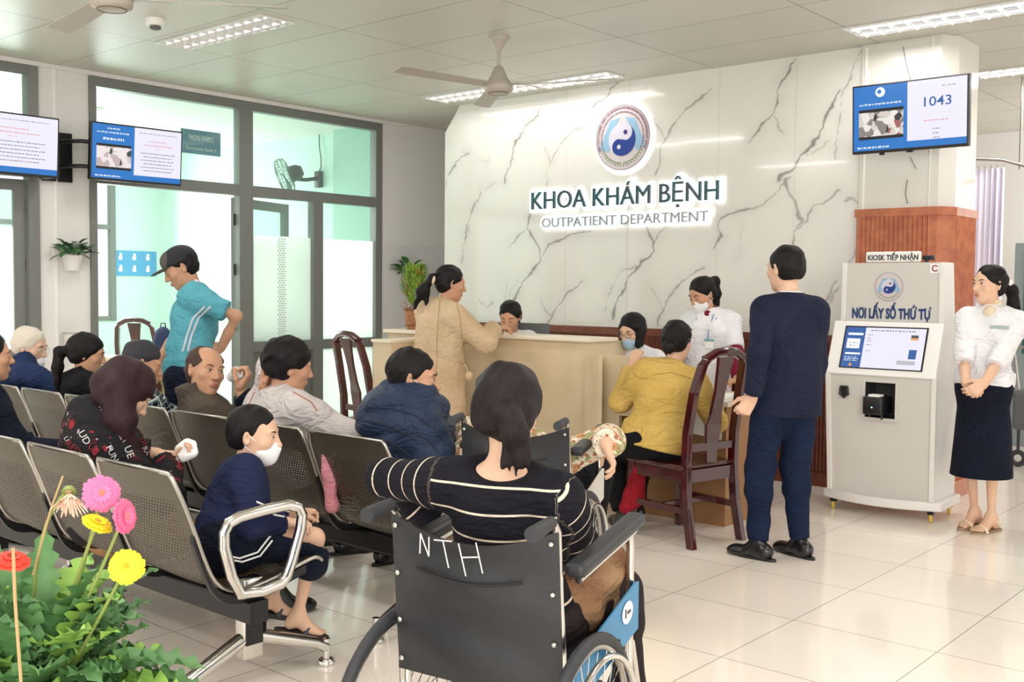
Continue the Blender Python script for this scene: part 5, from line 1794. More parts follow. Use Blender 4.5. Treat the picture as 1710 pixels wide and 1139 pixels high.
SK_L = skin_mat('light', '#e0b79b'); SK_M = skin_mat('medium', '#c9997b'); SK_D = skin_mat('tan', '#a8714f')
HB = hair_mat('black', '#0a090b', '#1b1618'); HBR = hair_mat('brown_black', '#1c1215', '#3a2226'); HW = hair_mat('white', '#cfc3b2', '#e6ddcf'); HG = hair_mat('grey_black', '#1e1e22', '#48484e')
M_mask = mat('mask_white', '#eeeef0', .7, bump=.15, bump_scale=120); M_maskb = mat('mask_blue', '#a9c6dd', .7, bump=.15, bump_scale=120)
M_eye = mat('eye_dark', '#1b1412', .2); M_eyew = mat('eye_white', '#e6ded8', .3); M_brow = mat('brow', '#2a2020', .8)
M_lip = mat('lips', '#a8625a', .45); M_lipd = mat('lips_pale', '#9c6552', .5)


def head_field(hc, R, s=1.0, woman=False, F=None, open_ear=True):
    """head blended prims; hc is the point between the ears at eye level, R columns are right, forward, up"""
    F = F or Field()
    def p(x, y, z): return hc + R @ (np.array([x, y, z]) * s)
    w = .95 if woman else 1.0
    F.ell(p(0, -.012, .035), R, (.074 * w * s, .094 * s, .082 * s), .03)
    F.ell(p(0, .022, -.012), R, (.062 * w * s, .070 * s, .088 * s), .03)
    F.ell(p(0, .030, -.062), R, (.050 * w * s, .052 * s, .048 * s), .03)
    F.ell(p(0, .066, -.094), R, (.021 * w * s, .020 * s, .018 * s), .025)
    for sx in (-1, 1):
        F.ell(p(sx * .043 * w, .058, -.018), R, (.020 * s, .020 * s, .018 * s), .022)     # cheek
        F.ell(p(sx * .030, .077, .028), R, (.022 * s, .012 * s, .008 * s), .014)          # brow ridge
        F.ell(p(sx * .031, .094, .008), R, (.017 * s, .012 * s, .010 * s), .012, op='s')   # socket
        F.ell(p(sx * .031, .078, .007), R, (.013 * s, .0115 * s, .009 * s), .006)
        e = R @ roty(sx * .15) @ rotz(sx * -.45)
        F.ell(p(sx * .076 * w, -.008, -.002), e, (.009 * s, .018 * s, .031 * s), .008)
        F.ell(p(sx * .084 * w, .000, .002), e, (.007 * s, .010 * s, .018 * s), .006, op='s')
    F.cap(p(0, .088, .014), p(0, .105, -.022), .0075 * s, .011 * s, .012)
    F.ell(p(0, .106, -.028), R, (.013 * s, .012 * s, .009 * s), .010)
    for sx in (-1, 1): F.ell(p(sx * .012, .098, -.030), R, (.008 * s, .009 * s, .007 * s), .006)
    F.ell(p(0, .090, -.056), R, (.024 * s, .010 * s, .005 * s), .008)
    F.ell(p(0, .088, -.067), R, (.020 * s, .010 * s, .006 * s), .008)
    F.ell(p(0, .106, -.0605), R, (.024 * s, .010 * s, .0012 * s), .003, op='s')
    return F


def hand_field(F, W, d, n, side, curl=.5, s=1.0, thumb=.5, spread=.05):
    """W wrist, d direction to fingers, n palm normal, side +1 when the thumb is on the d x n side"""
    W = np.array(W, float); d = unit(d); n = unit(np.array(n, float) - d * np.dot(n, d)); t = np.cross(d, n) * side
    k = .010
    L = [.070, .078, .073, .057]; off = [.030, .010, -.010, -.028]; kn = [.088, .092, .087, .078]
    for i in range(4):
        base = W + t * off[i] * .55 * s + d * .012 * s
        K = W + (d * kn[i] + t * off[i]) * s
        F.cap(base, K, .0145 * s, .0115 * s, k)
        dd = unit(d + t * spread * (1.2 - i * .8)); a = 0; p = K
        for seg, (fr, rr) in enumerate(((.42, .0092), (.32, .0082), (.26, .0072))):
            a += curl * (.75, 1.0, .7)[seg] * (1 + .10 * i)
            v = dd * math.cos(a) + n * math.sin(a)
            q = p + v * L[i] * fr * s
            F.cap(p, q, rr * s, rr * .9 * s, .0045 if seg else .008)
            p = q
    F.ell(W + (d * .045 + n * .006) * s, np.stack([d, t, n], 1), (.045 * s, .034 * s, .014 * s), .012)
    b = W + (d * .020 + t * .026 + n * .008) * s
    v1 = unit(d * .65 + t * (.75 - .4 * thumb) + n * (.25 + .5 * thumb)); v2 = unit(d * .85 + t * (.35 - .5 * thumb) + n * (.2 + .7 * thumb))
    F.cap(W + d * .012 * s, b, .015 * s, .015 * s, .012)
    F.cap(b, b + v1 * .038 * s, .0135 * s, .011 * s, .010)
    F.cap(b + v1 * .038 * s, b + v1 * .038 * s + v2 * .048 * s, .0108 * s, .0085 * s, .006)
    return F


class Person:
    def __init__(self, label, hip, head, yaw, hyaw=None, hpitch=0, hroll=0, s=1.0, woman=False, build_=1.0, skin=SK_M,
                 handR=None, handL=None, elbR=None, elbL=None, footR=None, footL=None, kneeR=None, kneeL=None, group=None,
                 shw=None, torso_roll=0, hs=None, neck_k=.140):
        P = self
        P.skin = skin; P.s = s; P.woman = woman; P.b = build_
        hip = np.array(hip, float); head = np.array(head, float)
        P.hip = hip; P.head = head
        y = math.radians(yaw); P.yaw = y
        hy = math.radians(yaw if hyaw is None else hyaw)
        P.hR = rotz(hy) @ rotx(-math.radians(hpitch)) @ roty(math.radians(hroll))
        P.hs = hs or (s if s > .85 else s * 1.14)
        P.neck = head - P.hR @ np.array([0, .028, neck_k]) * P.hs
        up = unit(P.neck - hip)
        P.TL = np.linalg.norm(P.neck - hip)
        fwd0 = rotz(y) @ np.array([0, 1, 0.])
        rt = unit(np.cross(fwd0, up)); fw = np.cross(up, rt)
        P.T = np.stack([rt, fw, up], 1)
        P.up, P.fw, P.rt = up, fw, rt
        shw = shw or (.134 if woman else .152) * s * (1 + (build_ - 1) * .5)
        P.shw = shw
        tr = math.radians(torso_roll)
        P.sh = {}; P.el = {}; P.wr = {}; P.hj = {}; P.kn = {}; P.an = {}
        l1, l2 = .275 * s, .235 * s
        for k, sx, hnd, elb in (('R', 1, handR, elbR), ('L', -1, handL, elbL)):
            sh = P.neck + rt * sx * shw * math.cos(tr) - up * (.078 * s + sx * shw * math.sin(tr)) - fw * .01
            P.sh[k] = sh
            if hnd is None:
                hnd = sh - up * .0 + np.array([0, 0, -.46 * s]) + rt * sx * .05 + fw * .08
            if elb is None: elb = sh + rt * sx * .2 - fw * .25 + np.array([0, 0, -.25])
            P.el[k], P.wr[k] = ik(sh, hnd, l1, l2, elb)
        hw = (.088 if woman else .082) * s
        for k, sx, ft, kn in (('R', 1, footR, kneeR), ('L', -1, footL, kneeL)):
            hj = hip + rt * sx * hw - np.array([0, 0, .0])
            P.hj[k] = hj
            if ft is None: ft = np.array([hj[0], hj[1], .08 * s])
            if kn is None: kn = hj + rotz(y) @ np.array([0, 1, 0.]) * .6 + np.array([0, 0, .1])
            dl = np.linalg.norm(np.array(ft) - hj); a1, a2 = .41 * s, .40 * s
            if dl > .88 * (a1 + a2): a1, a2 = dl * .508, dl * .498      # standing: nearly straight legs
            P.kn[k], P.an[k] = ik(hj, ft, a1, a2, kn)
        P.root = thing('person', label, 'person', tuple(np.round([hip[0], hip[1], min(P.an['L'][2], P.an['R'][2]) - .08 * s], 4)), 0, group)
        P.skin_parts = []

    def tp(P, x, y, z):
        """torso frame point: z 0 at the hips, 1 at the neck base"""
        return P.hip + P.rt * x * P.s + P.fw * y * P.s + P.up * z * P.TL

    def torso(P, F, low=True, bust=True):
        s, b, T = P.s, P.b, P.T
        w = P.woman
        F.ell(P.tp(0, 0, .03), T, ((.150 if w else .142) * s * b, .105 * s * b, .105 * s), .05)
        F.ell(P.tp(0, .005, .30), T, ((.118 if w else .132) * s * b, (.092 if w else .102) * s * b, .15 * s), .06)
        F.ell(P.tp(0, .0, .62), T, ((.128 if w else .148) * s * b, .100 * s * b, .16 * s), .05)
        F.cap(P.sh['L'] * .82 + P.sh['R'] * .18 + P.up * .01, P.sh['R'] * .82 + P.sh['L'] * .18 + P.up * .01, .046 * s * b, None, .05)
        F.cap(P.neck - P.up * .05 * s, P.sh['L'] + P.up * .004, .052 * s, .044 * s, .04); F.cap(P.neck - P.up * .05 * s, P.sh['R'] + P.up * .004, .052 * s, .044 * s, .04)
        if w and bust:
            for sx in (-1, 1): F.ell(P.tp(sx * .065, .075 * b, .60), T, (.055 * s * b, .05 * s * b, .055 * s * b), .03)
        return F

    def arm(P, F, k, to=1.0, r=1.0, cut=True, ring=None, kk=.03):
        s, b = P.s, (1 + (P.b - 1) * .6) * r
        F.cap(P.sh[k], P.sh[k] * .75 + P.el[k] * .25, .046 * s * b, .045 * s * b, kk)
        if to <= 1.0:
            E = P.sh[k] + (P.el[k] - P.sh[k]) * to
            F.cap(P.sh[k], E, .046 * s * b, (.046 - .009 * to) * s * b, kk, cut1=cut, ring=ring)
        else:
            F.cap(P.sh[k], P.el[k], .046 * s * b, .037 * s * b, kk, ring=ring)
            E = P.el[k] + (P.wr[k] - P.el[k]) * (to - 1)
            F.cap(P.el[k], E, .039 * s * b, (.039 - .012 * (to - 1)) * s * b, kk * .8, cut1=cut, ring=ring)
        return F

    def leg(P, F, k, to=2.0, r=1.0, cut=True, foot=False):
        s, b = P.s, (1 + (P.b - 1) * .6) * r
        F.cap(P.hj[k], P.kn[k] if to >= 1 else P.hj[k] + (P.kn[k] - P.hj[k]) * to, .080 * s * b, .054 * s * b, .04, cut1=(cut and to < 1))
        if to > 1:
            E = P.kn[k] + (P.an[k] - P.kn[k]) * (to - 1)
            c = P.kn[k] + (P.an[k] - P.kn[k]) * .3
            F.cap(P.kn[k], E, .053 * s * b, (.053 - .020 * (to - 1)) * s * b, .03, cut1=cut)
            bk = unit(np.cross(P.rt, P.an[k] - P.kn[k]))
            F.cap(P.kn[k] * .85 + P.an[k] * .15 + bk * 0, c, .048 * s * b, .050 * s * b, .03)
        return F

    def body(P, hands=None, legs=True, feet=(), name='body', head=True):
        """one continuous skin mesh: head, neck, trunk, arms, hands and legs"""
        s = P.s
        F = Field(-.012 * s)
        P.torso(F)
        for k in 'LR': P.arm(F, k, 2.0, cut=False)
        if legs:
            for k in 'LR': P.leg(F, k, 2.0, cut=False)
        F.infl = 0
        F.cap(P.neck - P.up * .06 * s, P.head - P.hR @ np.array([0, .015, .05]) * P.hs, .054 * s * (.88 if P.woman else 1), .047 * s * (.88 if P.woman else 1.05), .03)
        for k in 'LR': F.cap(P.el[k] * .5 + P.wr[k] * .5, P.wr[k], .031 * s, .024 * s, .02)
        boxes = []
        head_field(P.head, P.hR, P.hs, P.woman, F)
        if head: boxes.append((P.head - .135 * P.hs, P.head + .145 * P.hs, .0050))
        for k, spec in (hands or {}).items():
            hand_field(F, P.wr[k], *spec[:2], (1 if k == 'R' else -1) * (spec[4] if len(spec) > 4 else 1), spec[2], s * (.93 if P.woman else 1), spec[3] if len(spec) > 3 else .4)
            c = P.wr[k] + unit(spec[0]) * .08 * s
            boxes.append((c - .115 * s, c + .115 * s, .0042))
        for k in feet:
            bare_foot(F, P, k)
        lo, hi = F.bounds()
        parts = []
        sk = [(np.array(a) + .010, np.array(b) - .010) for a, b, h in boxes]
        parts.append(F.surface(lo, hi, .0115, sk))
        for i, (a, b, h) in enumerate(boxes):
            parts.append(F.surface(np.maximum(a, lo), np.minimum(b, hi), h, sk[:i] and [(x - .004, y + .004) for x, y in sk[:i]]))
        o = mesh_obj(name, parts, P.skin, P.root)
        P.bodyo = o
        return o

    def add(P, name, F, m, h=.0105, parent=None, attr=None):
        lo, hi = F.bounds()
        o = mesh_obj(name, [F.surface(lo, hi, h)], m, P.root, attr)
        return o

    def along(P):
        bones = [(P.hip, P.neck, 0)] + [(P.sh[k], P.el[k], .5) for k in 'LR'] + [(P.el[k], P.wr[k], .5 + np.linalg.norm(P.el['R'] - P.sh['R'])) for k in 'LR']

        def f(V):
            best = np.full(len(V), 9.); out = np.zeros(len(V))
            for i, (a, b, o) in enumerate(bones):
                L = np.linalg.norm(b - a); u = (b - a) / L
                t = np.clip((V - a) @ u, 0, L)
                d = np.linalg.norm(V - a - t[:, None] * u, axis=1) / (2.6 if i == 0 else 1.0)
                tt = (V - a) @ u + o
                m = d < best; best[m] = d[m]; out[m] = tt[m]
            return out
        return f

    # ---- face
    def face(P, eyes=True, brows=M_brow, lips=M_lip, closed=False, look=0):
        s = P.hs; R = Matrix(P.hR.tolist()).to_4x4(); off = Vector(P.head) - Vector(P.root.location)
        M = Matrix.Translation(off) @ R @ Matrix.Scale(s, 4)
        for sx in (-1, 1):
            if eyes:
                if closed:
                    MB().tube([M @ Vector((sx * .031 + u * .014, .0895 - abs(u) * .003, .001 - (1 - u * u) * .003)) for u in (-1, -.5, 0, .5, 1)], .0014 * s, 5).build('eyelid', M_brow, P.root)
                else:
                    e = MB().sphere((sx * .031, .0815, .006), (.0125, .0085, .0055), M=None, u=14, v=8)
                    e.v = [tuple(M @ Vector(v)) for v in e.v]
                    eo = e.build('eye', M_eyew, P.root)
                    i = MB().sphere((sx * .031 + look, .0865, .006), (.0055, .0045, .0052), u=12, v=8); i.v = [tuple(M @ Vector(v)) for v in i.v]
                    i.build('iris', M_eye, eo)
                    MB().tube([M @ Vector((sx * .031 + u * .0145, .0900 - abs(u) * .004, .0085 + (1 - u * u) * .004)) for u in (-1, -.5, 0, .5, 1)], .0013 * s, 5).build('eyelash', M_brow, eo)
            if brows:
                MB().tube([M @ Vector((sx * (.016 + .034 * u), .0925 - .012 * u * u, .026 + .006 * math.sin(PI * u * .8))) for u in (0, .25, .5, .75, 1)], [.0016 * s, .003 * s, .003 * s, .0024 * s, .001 * s], 6).build('eyebrow', brows, P.root)
        if lips:
            l = MB()
            for z, dz, r in ((-.0575, .002, .0038), (-.0645, -.002, .0045)):
                l.tube([M @ Vector((u * .022, .0985 - abs(u) ** 2 * .010, z + dz * (1 - abs(u)))) for u in (-1, -.6, -.25, 0, .25, .6, 1)], [.0012 * s, r * .8 * s, r * s, r * s, r * s, r * .8 * s, .0012 * s], 7, flat=.8)
            l.build('lips', lips, P.root)

    def mask(P, m=M_mask, low=0):
        F = Field(); R = P.hR; s = P.hs
        def p(x, y, z): return P.head + R @ (np.array([x, y, z + low]) * s)
        F.ell(p(0, .040, -.056), R, (.062 * s, .060 * s, .050 * s), .02)
        F.ell(p(0, .085, -.036), R, (.018 * s, .030 * s, .028 * s), .03)
        F.ell(p(0, .062, -.085), R, (.030 * s, .034 * s, .026 * s), .03)
        G = F
        F.cut(p(0, .030, 0), -R[:, 1]); F.cut(p(0, 0, -.014), R[:, 2] * 1 + R[:, 1] * -.25)
        o = P.add('face_mask', F, m, .0055)
        off = Vector(P.head) - Vector(P.root.location)
        M = Matrix.Translation(off) @ Matrix(R.tolist()).to_4x4() @ Matrix.Scale(s, 4)
        st = MB()
        for sx in (-1, 1):
            for z0, z1 in ((-.022, .018), (-.075, -.03)):
                st.tube([M @ Vector((sx * .056, .045, z0 + low)), M @ Vector((sx * .071, .02, (z0 + z1) / 2)), M @ Vector((sx * .080, -.012, z1))], .0016 * s, 5)
        st.build('mask_strap', m, o)
        return o

    def glasses(P, m=None, r=.0016):
        s = P.hs; off = Vector(P.head) - Vector(P.root.location)
        M = Matrix.Translation(off) @ Matrix(P.hR.tolist()).to_4x4() @ Matrix.Scale(s, 4)
        g = MB()
        for sx in (-1, 1):
            g.tube([M @ Vector((sx * .033 + .023 * math.cos(a), .108 - .010 * abs(math.cos(a)) * (1 if sx * math.cos(a) > 0 else 0), .004 + .017 * math.sin(a))) for a in np.linspace(0, 2 * PI, 19)[:-1]], r * s, 5, closed=True)
            g.tube([M @ Vector((sx * .056, .099, .010)), M @ Vector((sx * .080, .03, .012)), M @ Vector((sx * .083, -.01, .008)), M @ Vector((sx * .080, -.022, -.01))], r * s, 5)
        g.tube([M @ Vector((-.011, .110, .008)), M @ Vector((0, .113, .011)), M @ Vector((.011, .110, .008))], r * s, 5)
        return g.build('glasses', m or mat('gold_wire', '#b59a5c', .3, .8), P.root)

    # ---- hair
    def hair(P, style='short', m=HB, h=.0055, fringe=0, vol=1.0, strands=.0025):
        R = P.hR; s = P.hs
        F = Field(0, strands * 1.0, 95, seed=int(abs(P.head[0]) * 100))
        def p(x, y, z): return P.head + R @ (np.array([x, y, z]) * s)
        v = vol
        F.ell(p(0, -.018, .042), R, (.083 * v * s, .100 * v * s, .086 * v * s), .02)
        F.ell(p(0, -.045, -.005), R, (.076 * v * s, .062 * v * s, .070 * s), .03)
        if style in ('short', 'boy', 'balding', 'grey'):
            F.ell(p(0, -.050, -.100), R, (.11 * s, .10 * s, .045 * s), .01, op='s')
            for sx in (-1, 1): F.ell(p(sx * .088, .018, -.035), R, (.026 * s, .050 * s, .045 * s), .008, op='s')
            F.ell(p(0, .105, -.020 - fringe), R, (.082 * s, .082 * s, .088 * s), .012, op='s')
            if style == 'balding':
                F.ell(p(0, .062, .105), R, (.070 * s, .095 * s, .075 * s), .02, op='s')
        else:
            F.ell(p(0, .110, -.025 - fringe), R, (.073 * s, .082 * s, .095 * s), .012, op='s')
            if style in ('ponytail', 'bun', 'lowbun', 'high'):
                for sx in (-1, 1): F.ell(p(sx * .090, .022, -.045), R, (.024 * s, .050 * s, .050 * s), .008, op='s')
                F.ell(p(0, -.04, -.115), R, (.11 * s, .11 * s, .050 * s), .012, op='s')
        g = np.array([0, 0, -1.0])
        if style == 'ponytail' or style == 'high':
            z0 = .055 if style == 'high' else .0
            a = p(0, -.105, z0); b = p(0, -.150, z0 - .015); back = -R[:, 1]
            F.cap(a, b, .026 * s, .030 * s, .02)
            c = b + (g * .10 + back * .015) * s; d = c + g * P.tail * s
            F.cap(b, c, .030 * s, .033 * s, .02); F.cap(c, d, .033 * s, .010 * s, .02)
            P.tie = (b + a) / 2
        if style == 'bun' or style == 'lowbun':
            F.ell(p(0, -.115, .005 if style == 'bun' else -.045), R, (.040 * s, .034 * s, .040 * s), .015)
        if style == 'long':
            for sx, yy, ln in ((-.055, -.03, .24), (.055, -.03, .24), (0, -.07, .27), (-.03, -.06, .27), (.03, -.06, .27), (-.068, .01, .2), (.068, .01, .2)):
                a = p(sx, yy, .0); F.cap(a, a + (g * ln + -R[:, 1] * .03) * s, .036 * s, .030 * s, .035)
        if style == 'bob':
            for sx, yy in ((-.066, .015), (.066, .015), (-.06, -.03), (.06, -.03), (0, -.07), (.035, -.06), (-.035, -.06)):
                a = p(sx, yy, .03); F.cap(a, a + g * .125 * s, .028 * s, .020 * s, .02)
        return P.add('hair', F, m, h)

    tail = .16

    def collar(P, m, r=.010, R0=.062, z=.97, drop=.35, w=.8, n=20, gap=0):
        c = P.neck + P.up * (z - 1) * .3 - P.up * .012
        pts = []
        for i in range(n + (1 if gap else 0)):
            a = (gap + (2 * PI - 2 * gap) * i / n) + PI / 2
            pts.append(Vector(c + P.rt * math.cos(a) * R0 * P.s + P.fw * (math.sin(a) * R0 * P.s * 1.0) - P.up * max(0, math.sin(a)) * .03 * drop / .35) - Vector(P.root.location))
        return MB().tube(pts, r, 8, closed=not gap, flat=1.6).build('collar', m, P.root)

    def top(P, m, infl=.012, sleeve=2.0, hem=-.02, fold=.0035, h=.0105, name='shirt', ring=None, hood=False, r=1.0, attr=None, neck=.0, bust=True, torso_ring=None, side_cut=None, high=0, ff=42):
        F = Field(infl, fold, ff, seed=int(P.hip[1] * 50))
        P.torso(F, bust=bust)
        if torso_ring:
            F.cap(P.tp(0, 0, .10), P.tp(0, 0, .85), .125 * P.s * P.b, .135 * P.s * P.b, .05, ring=torso_ring)
        s_ = sleeve if isinstance(sleeve, dict) else {'L': sleeve, 'R': sleeve}
        for k in 'LR': P.arm(F, k, s_[k], ring=ring, r=r)
        if hem < 0: F.cone(P.tp(0, 0, .12), P.tp(0, 0, hem), P.T, (.142 * P.s * P.b, .108 * P.s * P.b), (.146 * P.s * P.b, .112 * P.s * P.b), .03)
        if high: F.cap(P.neck - P.up * .04, P.neck + P.up * high, .056 * P.s, .054 * P.s, .02, cut1=True)
        if hood:
            b = P.neck - P.fw * .085 * P.s
            for k, sg in (('L', -1), ('R', 1)):
                F.cap(P.neck + P.rt * sg * .085 * P.s + P.fw * .02 + P.up * .015, b + P.up * .01 - P.up * .03, .040 * P.s, .052 * P.s, .03)
        F.cut(P.tp(0, 0, hem), -P.up)
        if neck: F.ell(P.neck + P.up * .02 - P.fw * .01, P.T, ((.075 + neck) * P.s, .085 * P.s, .07 * P.s), .01, op='s')
        return P.add(name, F, m, h, attr=attr)

    def pants(P, m, to=1.93, infl=.014, top=.12, fold=.003, name='trousers', r=1.0, h=.0115):
        F = Field(infl, fold, 38, seed=3)
        s, b = P.s, P.b
        F.ell(P.tp(0, 0, .03), P.T, (.148 * s * b, .108 * s * b, .11 * s), .05)
        F.ell(P.hip - np.array([0, 0, .02]), P.T, (.14 * s * b, .10 * s * b, .09 * s), .05)
        for k in 'LR': P.leg(F, k, to, r=r)
        F.cut(P.tp(0, 0, top), P.up)
        return P.add(name, F, m, h)

    def shoe(P, k, m, yaw=None, sole=None, sandal=False, bottom=None, pitch=0, L=1.0):
        s = P.s; y = P.yaw if yaw is None else math.radians(yaw)
        R = rotz(y) @ rotx(math.radians(pitch))
        A = P.an[k]; z0 = A - R[:, 2] * .085 * s
        def p(x, yy, z): return z0 + R @ (np.array([x, yy * L, z]) * s)
        if not sandal:
            F = Field()
            F.ell(p(0, -.035, .045), R, (.038 * s, .050 * s, .045 * s), .03)
            F.cap(p(0, -.02, .032), p(0, .125, .022), .034 * s, .030 * s, .03)
            F.ell(p(0, .10, .018), R, (.044 * s, .075 * s * L, .034 * s), .02)
            F.cap(p(0, .0, .10), p(0, .03, .05), .036 * s, .040 * s, .03)
            F.cut(p(0, 0, .001), -R[:, 2])
            o = P.add('shoe', F, m, .006)
        else:
            o = None
        pl = [(math.cos(a) * (.043 if math.sin(a) > 0 else .036), .035 + math.sin(a) * .135) for a in np.linspace(0, 2 * PI, 25)[:-1]]
        M = Matrix.Translation(Vector(z0) - Vector(P.root.location)) @ Matrix(R.tolist()).to_4x4() @ Matrix.Scale(s, 4)
        sl = MB().prism([(x * 1.03, yy * L) for x, yy in pl], -.0 if not sandal else -.006, .014 if not sandal else .018, M=M)
        so = sl.build('shoe_sole' if not sandal else 'sandal', sole or M_black, o or P.root, bevel=.003)
        return so, M

    def part(P, name, mb, m, world=True):
        if world: mb.v = [tuple(Vector(v) - Vector(P.root.location)) for v in mb.v]
        return mb.build(name, m, P.root)


def bare_foot(F, P, k, yaw=None, pitch=0):
    s = P.s; y, pitch = (P.foot_yaw.get(k, (P.yaw, 0)) if hasattr(P, 'foot_yaw') else (P.yaw, 0))
    R = rotz(y) @ rotx(math.radians(pitch)); z0 = P.an[k] - R[:, 2] * .072 * s
    def p(x, yy, z): return z0 + R @ (np.array([x, yy, z]) * s)
    F.cap(P.an[k], p(0, -.03, .03), .034 * s, .028 * s, .03)
    F.cap(P.an[k], p(0, .09, .02), .032 * s, .022 * s, .03)
    F.ell(p(0, .08, .018), R, (.038 * s, .055 * s, .018 * s), .02)
    sg = 1 if k == 'L' else -1
    for i, (x, l, r) in enumerate(((.024, .145, .013), (.007, .148, .009), (-.006, .143, .0085), (-.018, .135, .008), (-.029, .124, .0075))):
        F.cap(p(x * sg, .10, .016), p(x * sg * 1.1, l, .012), r * s, r * .95 * s, .008)


def stripe_mat(name, base, line, pitch=.062, frac=.11):
    m = cloth_mat(name, base)
    nt = m.node_tree; b = nt.nodes['Principled BSDF']
    a = nt.nodes.new('ShaderNodeAttribute'); a.attribute_name = 'along'
    def M(op, x, y):
        n = nt.nodes.new('ShaderNodeMath'); n.operation = op
        for i, v in enumerate((x, y)):
            if isinstance(v, (int, float)): n.inputs[i].default_value = v
            elif v is not None: nt.links.new(v, n.inputs[i])
        return n.outputs[0]
    f = M('LESS_THAN', M('FRACT', M('DIVIDE', a.outputs['Fac'], pitch), None), frac)
    mx = nt.nodes.new('ShaderNodeMix'); mx.data_type = 'RGBA'
    nt.links.new(f, mx.inputs[0]); mx.inputs[6].default_value = lin(base); mx.inputs[7].default_value = lin(line)
    nt.links.new(mx.outputs[2], b.inputs['Base Color'])
    return m


def blotch_mat(name, base, layers, rough=.8):
    """printed cloth: layers of (noise kind, scale, low, high, colour)"""
    m = cloth_mat(name, base, rough=rough)
    nt = m.node_tree; b = nt.nodes['Principled BSDF']; tc = nt.nodes.new('ShaderNodeTexCoord')
    prev = None
    for i, (kind, sc_, lo, hi, c) in enumerate(layers):
        mp = nt.nodes.new('ShaderNodeMapping'); mp.inputs['Location'].default_value = (i * 3.7, i * 1.3, 0)
        nt.links.new(tc.outputs['Object'], mp.inputs[0])
        if kind == 'n':
            n = nt.nodes.new('ShaderNodeTexNoise'); n.inputs['Scale'].default_value = sc_; n.inputs['Detail'].default_value = 1.5; out = n.outputs['Fac']
        else:
            n = nt.nodes.new('ShaderNodeTexVoronoi'); n.inputs['Scale'].default_value = sc_; n.feature = 'DISTANCE_TO_EDGE' if kind == 'e' else 'F1'; out = n.outputs['Distance']
        nt.links.new(mp.outputs[0], n.inputs['Vector'])
        g = nt.nodes.new('ShaderNodeMath'); g.operation = 'GREATER_THAN'; g.inputs[1].default_value = lo; nt.links.new(out, g.inputs[0])
        l = nt.nodes.new('ShaderNodeMath'); l.operation = 'LESS_THAN'; l.inputs[1].default_value = hi; nt.links.new(out, l.inputs[0])
        mu = nt.nodes.new('ShaderNodeMath'); mu.operation = 'MULTIPLY'; nt.links.new(g.outputs[0], mu.inputs[0]); nt.links.new(l.outputs[0], mu.inputs[1])
        mx = nt.nodes.new('ShaderNodeMix'); mx.data_type = 'RGBA'; nt.links.new(mu.outputs[0], mx.inputs[0])
        if prev is None: mx.inputs[6].default_value = lin(base)
        else: nt.links.new(prev, mx.inputs[6])
        mx.inputs[7].default_value = lin(c); prev = mx.outputs[2]
    nt.links.new(prev, b.inputs['Base Color'])
    return m


from mathutils.bvhtree import BVHTree


def _hit(ob, px, py):
    """where the line of sight through a photograph pixel meets the cloth"""
    if not hasattr(_hit, 'c'): _hit.c = {}
    if ob.name not in _hit.c:
        off = Vector(ob.parent.location) if ob.parent else Vector()
        _hit.c[ob.name] = BVHTree.FromPolygons([v.co + off for v in ob.data.vertices], [tuple(p.vertices) for p in ob.data.polygons])
    d = (_r * ((px - 855) / FPX) + _u * (-(py - 569.5) / FPX) + _f).normalized()
    return _hit.c[ob.name].ray_cast(Vector((0, 0, CAM_H)), d), d


def print_text(ob, txt, px, py, size, rot, m, name='printed_word'):
    me = text_mb(txt, size, .0004)
    a = math.radians(rot); lastp = None; ok = 0
    off = Vector(ob.parent.location) if ob.parent else Vector()
    for v in me.vertices:
        x, y = v.co.x, v.co.y
        X = px + x * math.cos(a) + y * math.sin(a); Y = py + x * math.sin(a) - y * math.cos(a)
        (p, n, i, dist), d = _hit(ob, X, Y)
        if p is None:
            if lastp is None: return None
            p, n = lastp
        else: ok += 1
        if n.dot(d) > 0: n = -n
        v.co = p + n * .0025 - off; lastp = (p, n)
    me.materials.clear(); me.materials.append(m)
    o = bpy.data.objects.new(name, me); C.objects.link(o)
    o.parent = ob.parent
    return o


def print_line(ob, pts, r, m, name='printed_line'):
    off = Vector(ob.parent.location) if ob.parent else Vector()
    out = []
    for (x0, y0), (x1, y1) in zip(pts[:-1], pts[1:]):
        n_ = max(2, int(math.hypot(x1 - x0, y1 - y0) / 5))
        for i in range(n_):
            (p, n, _i, _d), d = _hit(ob, x0 + (x1 - x0) * i / n_, y0 + (y1 - y0) * i / n_)
            if p is not None:
                if n.dot(d) > 0: n = -n
                out.append(p + n * .001 - off)
    if len(out) < 2: return None
    return MB().tube(out, r, 6, flat=1).build(name, m, ob.parent)
# ------------------------------------------------------------------ the people
V3 = lambda *a: np.array(a, float)
C_black = cloth_mat('black', '#141418'); C_navy = cloth_mat('navy', '#1f2747', '#1a2140'); C_dnavy = cloth_mat('dark_navy', '#12182c', '#0e1322')
C_white = cloth_mat('white', '#eeeef2'); C_shoe = mat('black_leather', '#17171a', .3, coat=.2)
VIEW_R = V3(.759, .651, 0); VIEW_F = V3(-.651, .759, 0)


def chain(F, pts, rs, k=.02):
    for i in range(len(pts) - 1): F.cap(pts[i], pts[i + 1], rs[i], rs[i + 1], k)
    return F


